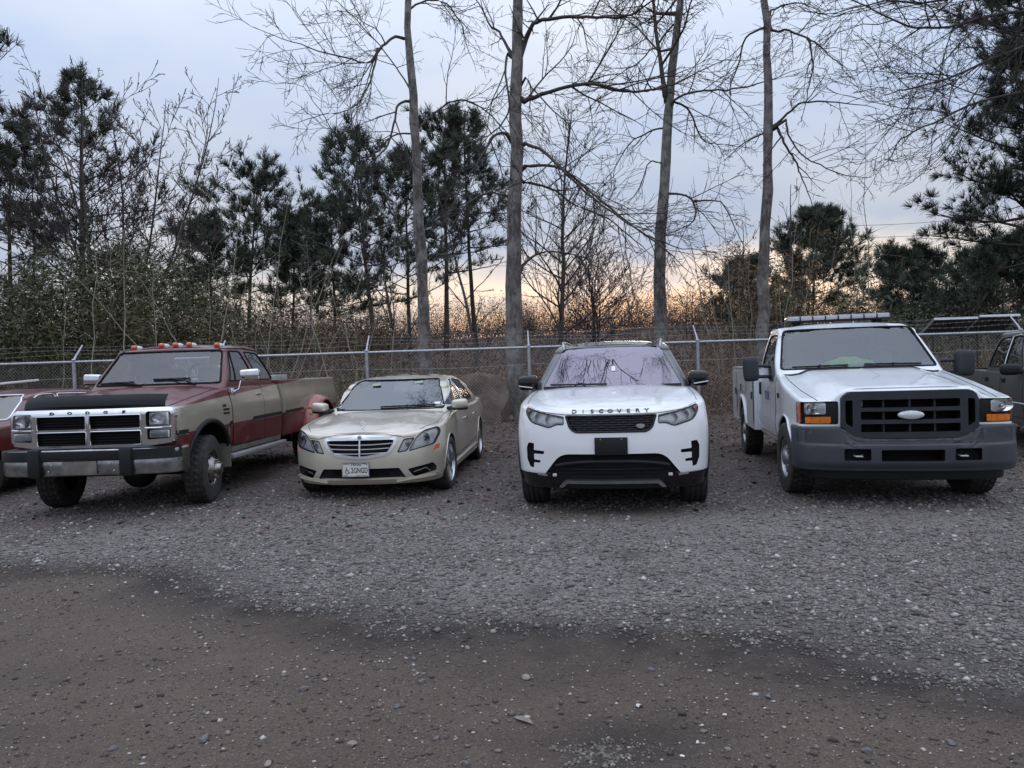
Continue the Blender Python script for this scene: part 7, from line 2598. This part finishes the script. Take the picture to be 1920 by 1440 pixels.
place_pine('leftmost pine of the central group', 690, 255, 36, 58, base=0.30, spread=0.23, nb=40, per=6, tn=20, ln=0.40, wd=0.024)
place_pine('dense pine of the central group behind the leaning tree', 755, 300, 38, 59, base=0.34, spread=0.24, nb=36, per=6, tn=20, ln=0.40, wd=0.024)
place_pine('tallest pine of the central group', 822, 215, 38, 60, base=0.38, spread=0.20, nb=36, per=5, tn=20, ln=0.40, wd=0.024)
place_pine('rightmost pine of the central group', 880, 240, 40, 61, base=0.50, spread=0.17, nb=34, per=7, tn=22, ln=0.40, wd=0.024)
place_pine('round dark pine right of the slender dark tree', 1520, 410, 46, 62, base=0.25, spread=0.30, nb=60, per=10, tn=22, ln=0.42, wd=0.026)
place_pine('low pine left of the round dark pine', 1395, 500, 44, 63, base=0.2, spread=0.35, nb=40, per=8, tn=22, ln=0.42, wd=0.026)
place_pine('low pine below the big pine on the right', 1715, 480, 34, 64, base=0.15, spread=0.40, nb=50, per=9, tn=22, ln=0.36, wd=0.022)
place_pine('low spreading pine at the right edge', 1880, 470, 30, 65, base=0.15, spread=0.45, nb=50, per=9, tn=22, ln=0.36, wd=0.022)
bp_ = at(1965, 620, 20.0)
pine('big dark pine filling the upper right corner', float(bp_[0]), 20.0, 14.5, 66, base=0.24, spread=0.145, nb=84, per=13, tn=40, ln=0.25, wd=0.012, mat='needles_near', rtrunk=0.20, droop=0.15)


# ------------------------------------------------------------------ leafy masses
def leaf_cloud(C, n, size, ratio, rs_, up=0.0, hang=0.0):
    """n leaf quads with centres C (n,3)"""
    d = rs_.normal(size=(n, 3)); d[:, 2] = d[:, 2] * 0.7 - hang
    d /= np.linalg.norm(d, axis=1, keepdims=True) + 1e-9
    s = np.cross(d, rs_.normal(size=(n, 3))); s /= np.linalg.norm(s, axis=1, keepdims=True) + 1e-9
    L = size * (0.6 + 0.8 * rs_.rand(n, 1))
    W = L * ratio
    V = np.stack([C - d * L * 0.5, C + s * W * 0.5, C + d * L * 0.5, C - s * W * 0.5], 1)
    return V.reshape(-1, 3), np.arange(n * 4).reshape(n, 4)


def bamboo(label, x, ytop, Y, seed, canes=26, width=1.6, leaves=3800, leaf='bamboo_leaf', cane='cane_green', group='bamboo clumps behind the fence', low=0.25):
    rd = random.Random(seed); rs_ = np.random.RandomState(seed)
    X, Yy, z = px_tree(x, ytop, Y)
    gz = float(ground_z(X, Yy))
    h = z - gz
    t = thing('bamboo', label, 'bamboo', (X, Yy, gz), 0, group)
    polys, C = [], []
    for i in range(canes):
        bx_, by_ = rd.uniform(-width, width), rd.uniform(-1.2, 1.2)
        lx, ly = rd.gauss(0, 0.10) + bx_ * 0.05, rd.gauss(0, 0.10)
        hh = h * rd.uniform(0.70, 1.04)
        pts, rad = walk((bx_, by_, -0.05), (lx, ly, 1), hh, 0.018, 0.004, 8, rd, 0.03, 0.0)
        polys.append((pts, rad))
        P = np.array(pts)
        for k in range(leaves // canes):
            u = low + (1 - low) * rd.random() ** 0.8
            q = u * (len(P) - 1); j = min(int(q), len(P) - 2)
            p = P[j] + (P[j + 1] - P[j]) * (q - j)
            sp_ = 0.42 * (1.1 - 0.6 * u)
            C.append(p + np.array([rd.gauss(0, sp_), rd.gauss(0, sp_), rd.gauss(-0.1, 0.25)]))
    V, Fq = tubes_np(polys, 4)
    np_mesh('stem', V, Fq, cane, t)
    C = np.array(C)
    V, Fq = leaf_cloud(C, len(C), 0.20, 0.17, rs_, hang=0.4)
    clump = vnoise(C[:, 0] + X, C[:, 2] * 1.3 + Yy, 0.9)
    np_mesh('foliage', V, Fq, leaf, t, {'rnd': np.clip(0.25 * rs_.rand(len(C)) + 0.95 * clump - 0.1, 0, 1)})
    return t


def label_nth(i, names):
    return names[i]


bl_ = [('bamboo clump at the left edge above the red car', -40, 500, 18), ('tall bamboo clump right of the left edge', 60, 478, 20), ('thick bamboo clump above the bug shield', 140, 455, 19),
       ('bamboo clump under the wide bare tree', 215, 440, 21), ('bamboo clump left of the pickup roof', 275, 490, 19), ('thin bamboo clump above the roof lamps', 345, 530, 20)]
for i, (lb, x, yt, Yb) in enumerate(bl_):
    bamboo(lb, x, yt, Yb, 70 + i, leaves=6200 if i < 5 else 3200)
for i, (lb, x, yt, Yb, lv) in enumerate((('olive brown bamboo clump above the pickup cab', 430, 520, 22, 1900), ('sparse bamboo clump behind the cargo bed', 520, 540, 23, 1500), ('sparse brown bamboo right of the cargo bed', 610, 560, 22, 1300))):
    bamboo(lb, x, yt, Yb, 80 + i, canes=22, leaves=lv, leaf='bamboo_rust' if i else 'bamboo_leaf', group='sparse bamboo behind the pickup')
for i, (lb, x, yt, Yb, lv, lf_) in enumerate((('rust brown bamboo left of the slender dark tree', 1385, 500, 22, 2400, 'bamboo_rust'), ('tall rust brown bamboo behind the slender dark tree', 1450, 430, 23, 3600, 'bamboo_rust'),
                                       ('green bamboo above the utility truck roof', 1530, 520, 22, 3400, 'bamboo_leaf'), ('low green bamboo right of the light bar', 1610, 560, 21, 2600, 'bamboo_leaf'),
                                       ('low bamboo above the solar panels', 1700, 570, 22, 2400, 'bamboo_leaf'))):
    bamboo(lb, x, yt, Yb, 90 + i, canes=24, leaves=lv, leaf=lf_, cane='cane_pale', group='bamboo right of the forked tree')

# pale dead canes and saplings standing or leaning in front of the woods
canes = [(440, 655, 395, 470), (415, 650, 455, 340), (480, 660, 500, 420), (505, 660, 545, 335), (530, 655, 515, 470), (560, 660, 640, 450), (575, 660, 652, 430), (600, 660, 560, 520), (620, 655, 700, 470),
         (650, 660, 610, 500), (330, 640, 250, 500), (250, 640, 110, 480), (210, 640, 205, 420), (235, 640, 232, 430), (175, 640, 180, 400), (290, 640, 288, 440), (690, 660, 735, 440), (660, 660, 640, 560),
         (735, 655, 745, 380), (120, 640, 128, 430), (395, 645, 392, 500), (465, 655, 430, 540), (545, 660, 590, 540), (1330, 620, 1280, 380), (1345, 625, 1300, 330), (1380, 625, 1300, 400), (1372, 620, 1345, 300),
         (1605, 600, 1592, 300), (1628, 600, 1622, 230), (1410, 620, 1395, 380), (1475, 620, 1500, 350), (1465, 620, 1452, 420), (1510, 610, 1520, 430), (760, 660, 800, 520), (590, 660, 575, 450), (500, 660, 470, 560)]
canes.sort()
ncane = {}
for i, (x0, y0, x1, y1) in enumerate(canes):
    lean = 'leaning left' if x1 < x0 - 25 else ('leaning right' if x1 > x0 + 25 else 'standing upright')
    ncane[lean] = ncane.get(lean, 0) + 1
    rd = random.Random(300 + i)
    Yb = rd.uniform(15.2, 18.5)
    a, b = at(x0, y0, Yb), at(x1, y1, Yb + rd.uniform(-0.8, 0.8))
    gz = float(ground_z(a[0], Yb))
    d = b - a
    k0 = (a[2] - gz + 0.05) / max(0.2, d[2])
    foot = a - d * k0
    n = 7
    pts = [foot + (b - foot) * j / n + np.array([math.sin(j / n * 3.1) * rd.uniform(-0.04, 0.04) * 2, 0, -((j / n) ** 2) * 0.0]) for j in range(n + 1)]
    t = thing('cane', 'pale dead cane %s in front of the woods, %s such from the left' % (lean, ORD[ncane[lean] - 1]), 'cane', tuple(float(q) for q in foot), 0,
              'leaning dead canes behind the fence' if abs(x1 - x0) > 25 else 'upright dead canes behind the fence')
    pts = [q - foot for q in pts]
    V, Fq = tubes_np([(pts, np.linspace(0.017, 0.004, n + 1))], 5)
    np_mesh('stem', V, Fq, 'cane_pale', t, smooth=True)
    tw = []
    for j in range(10):
        q = pts[0] + (pts[-1] - pts[0]) * rd.uniform(0.35, 1.0)
        tw.append(walk(q, (rd.gauss(0, 0.8), rd.gauss(0, 0.6), rd.uniform(0.1, 0.9)), rd.uniform(0.3, 0.9), 0.004, 0.002, 4, rd, 0.2, 0.0))
    V, Fq = tubes_np(tw, 3)
    tag(np_mesh('twigs', V, Fq, 'cane_pale', t), kind='stuff')


# brush: nobody could count it
def brush(name, label, boxes, leaf, n, size, seed, twigs=900, twigmat='twig_grey'):
    rs_ = np.random.RandomState(seed); rd = random.Random(seed)
    C = []
    tot = sum(b[-1] for b in boxes)
    polys = []
    for (x0, x1, y0, y1, h, w) in boxes:
        m = int(n * w / tot)
        X = x0 + (x1 - x0) * rs_.rand(m); Yq = y0 + (y1 - y0) * rs_.rand(m)
        hh = h * (0.35 + 0.9 * vnoise(X, Yq, 0.45))
        C.append(np.stack([X, Yq, ground_z(X, Yq) + hh * rs_.rand(m) ** 1.9], -1))
        for _ in range(int(twigs * w / tot)):
            x, y = rd.uniform(x0, x1), rd.uniform(y0, y1)
            polys.append(walk((x, y, float(ground_z(x, y))), (rd.gauss(0, 0.35), rd.gauss(0, 0.2), 1), h * rd.uniform(0.5, 1.25), 0.011, 0.003, 5, rd, 0.12, 0.0))
    C = np.concatenate(C)
    V1, F1 = leaf_cloud(C, len(C), size, 0.35, rs_)
    clump = vnoise(C[:, 0] * 1.0, C[:, 1] * 0.7 + C[:, 2] * 1.4, 0.8)
    V2, F2 = tubes_np(polys, 3)
    o = np_mesh(name, V1, F1, leaf, None, {'rnd': np.clip(0.4 * rs_.rand(len(C)) + 0.8 * clump - 0.1, 0, 1)})
    tag(o, label, kind='stuff')
    o2 = np_mesh('stems', V2, F2, twigmat, o)
    return o


brush('undergrowth', 'tangle of brown brush behind the fence', [(-9, 9, 17.5, 26, 1.5, 5), (-16, -6, 15, 20, 1.4, 2), (-6.5, -1, 15.0, 18, 0.8, 1), (1.2, 7, 15.5, 18, 1.1, 2.2), (7, 13, 15.2, 19, 1.5, 2.0)], 'brush_leaf', 46000, 0.10, 201, 3200, 'cane_tan')
brush('russet_brush', 'patches of reddish brush behind the fence', [(0.5, 3.5, 20, 24, 1.5, 1), (4.0, 7.5, 20, 24, 1.6, 1), (-8, -4, 22, 28, 3.2, 1.4)], 'russet_leaf', 8000, 0.13, 202, 400)
brush('woods', 'far brown line of woods behind the trees', [(-60, -18, 50, 66, 3.6, 3), (-20, 2, 50, 66, 3.0, 3.4), (0, 22, 50, 66, 2.8, 3.6), (20, 60, 50, 66, 3.0, 3), (-22, 24, 27, 50, 1.7, 5)], 'woods_leaf', 150000, 0.15, 203, 9000, 'twig_violet')
brush('far_evergreens', 'far dark green conifers closing the view', [(22, 46, 36, 46, 5.5, 3), (-46, -20, 36, 44, 6.5, 3), (-22, -8, 44, 50, 4.0, 1.5)], 'evergreen_leaf', 80000, 0.20, 204, 300, 'bark_dark')
brush('evergreen_brush', 'low dark evergreen growth on the right', [(11, 19, 18, 26, 3.0, 4), (9, 13, 20, 25, 1.8, 1)], 'evergreen_leaf', 22000, 0.16, 205, 300, 'bark_dark')
brush('green_shrub', 'low green shrub right behind the cargo bed', [(-3.6, -2.2, 14.3, 15.3, 1.35, 1)], 'bamboo_leaf', 2600, 0.10, 206, 60, 'cane_green')

# fallen leaves along the fence and between the cars
rs_ = np.random.RandomState(77)
n = 34000
Yl = 6.4 + 11.0 * rs_.rand(n) ** 0.7
Xl = (rs_.rand(n) * 2 - 1) * (Yl * 0.78)
kp = rs_.rand(n) < (0.22 + 0.78 * sstep(10.6, 12.4, Yl)) * (0.3 + 0.7 * vnoise(Xl, Yl, 0.9))
Xl, Yl = Xl[kp], Yl[kp]
C = np.stack([Xl, Yl, ground_z(Xl, Yl) + 0.012 + 0.05 * rs_.rand(len(Xl)) * sstep(11, 13, Yl)], -1)
d = rs_.normal(size=(len(C), 3)); d[:, 2] *= 0.35; d /= np.linalg.norm(d, axis=1, keepdims=True)
s = np.cross(d, np.array([0, 0, 1.0]) + 0.3 * rs_.normal(size=(len(C), 3))); s /= np.linalg.norm(s, axis=1, keepdims=True)
L = 0.05 + 0.05 * rs_.rand(len(C), 1)
V = np.stack([C - d * L * 0.5, C + s * L * 0.28, C + d * L * 0.5, C - s * L * 0.28], 1).reshape(-1, 3)
tag(np_mesh('fallen_leaves', V, np.arange(len(C) * 4).reshape(-1, 4), 'litter_leaf', None, {'rnd': rs_.rand(len(C))}), 'fallen brown leaves along the fence', kind='stuff')

# ------------------------------------------------------------------ boulders, solar panels, wires
bm_ = Mat('boulder_tan').set(Roughness=0.95)
bn2 = bm_.noise(2.6, 7, 0.7)
bm_.color(bm_.ramp(bn2, (0.30, (0.085, 0.062, 0.052)), (0.52, (0.17, 0.125, 0.10)), (0.75, (0.28, 0.22, 0.18))))
bm_.bump(bm_.noise(7, 7, 0.75), 0.8, 0.08)
M['boulder_tan'] = bm_.m


def boulder(label, x, y, r, seed):
    rd = random.Random(seed)
    bm = bmesh.new()
    bmesh.ops.create_icosphere(bm, subdivisions=4, radius=1.0)
    cuts = [(Vector((rd.gauss(0, 1), rd.gauss(0, 1), rd.gauss(0.2, 0.8))).normalized(), rd.uniform(0.6, 0.92)) for _ in range(14)]
    for v in bm.verts:
        for nn, dd in cuts:
            k = v.co.dot(nn)
            if k > dd: v.co -= nn * (k - dd)
        f = 1 + 0.06 * math.sin(5 * v.co.x + 7 * v.co.z + seed) + 0.05 * math.sin(11 * v.co.y + 9 * v.co.x)
        f += 0.16 * (float(vnoise(v.co.x * 2.3 + v.co.z, v.co.y * 2.3 + v.co.z * 1.7 + seed, 1.6)) - 0.5) + 0.07 * (float(vnoise(v.co.x + 2 * v.co.z, v.co.y - v.co.z, 6.0)) - 0.5)
        v.co = Vector((v.co.x * r[0] * f, v.co.y * r[1] * f, v.co.z * r[2] * f))
    o = mk('boulder', bm_vf(bm), 'boulder_tan', angle=40)
    o.location = (x, y, float(ground_z(x, y)) + r[2] * 0.35)
    tag(o, label, 'boulder')


boulder('large tan boulder behind the fence beside the thickest trunk', -0.75, 16.2, (0.85, 0.6, 0.85), 3)
boulder('lower tan boulder behind the fence near the sedan roof', -1.95, 16.4, (0.80, 0.6, 0.62), 8)
boulder('small tan boulder behind the fence by the suv mirror', 0.55, 16.9, (0.5, 0.45, 0.55), 5)

simple('panel_back', (0.07, 0.07, 0.075), 0.6, var=0.15)
for i, (x0, x1, lb) in enumerate(((1752, 1832, 'left one of two tilted solar panels above the fence'), (1838, 1912, 'right one of two tilted solar panels above the fence'))):
    Yp = 15.2
    a, b = at(x0, 600, Yp), at(x1, 596, Yp)
    w = float(b[0] - a[0])
    gz = float(ground_z(a[0], Yp))
    t = thing('solar_panel', lb, 'solar panel', (float(a[0] + b[0]) / 2, Yp, gz), 0, 'tilted solar panels')
    H_ = 2.06 + 0.02 * i
    def tilt(vf):
        return xf(vf, (0, 0, H_), (R(60), 0, 0))
    mk('panel_sheet', tilt(box(-w / 2, w / 2, 0.0, 0.03, -0.62, 0.0)), 'panel_back', t, smooth=False)
    for (xa, xb, za, zb) in ((-w / 2 - 0.01, w / 2 + 0.01, -0.012, 0.014), (-w / 2 - 0.01, w / 2 + 0.01, -0.635, -0.615), (-w / 2 - 0.012, -w / 2 + 0.008, -0.615, -0.012), (w / 2 - 0.008, w / 2 + 0.012, -0.615, -0.012)):
        mk('panel_frame', tilt(box(xa, xb, -0.022, 0.034, za, zb)), 'galvanised', t, smooth=False)
    mk('junction_box', tilt(box(-0.06, 0.06, -0.03, -0.001, -0.25, -0.15)), 'black_plastic', t, smooth=False)
    mk('cable', tube([tuple(q) for q in tilt(([(-0.05, -0.03, -0.2), (-0.2, -0.05, -0.42), (0.1, -0.05, -0.46), (0.3, -0.03, -0.3)], []))[0]], 0.01, 6), 'black_plastic', t)
    for sx2 in (-0.35, 0.35):
        mk('support_post', tube([(sx2 * w, 0.30, -0.05), (sx2 * w, 0.30, H_ - 0.20)], 0.02, 8), 'black_plastic', t)
for k, lb in enumerate(('upper of two thin power lines far off on the right', 'lower of two thin power lines far off on the right')):
    A, Bp = at(1500, 424 + 22 * k, 75), at(2050, 372 + 26 * k, 75)
    pts = [A + (Bp - A) * j / 20 + np.array([0, 0, -0.9 * math.sin(math.pi * j / 20)]) for j in range(21)]
    o = mk('power_line', tube([tuple(map(float, q)) for q in pts], 0.022, 5), 'black_plastic')
    tag(o, lb, 'power line')
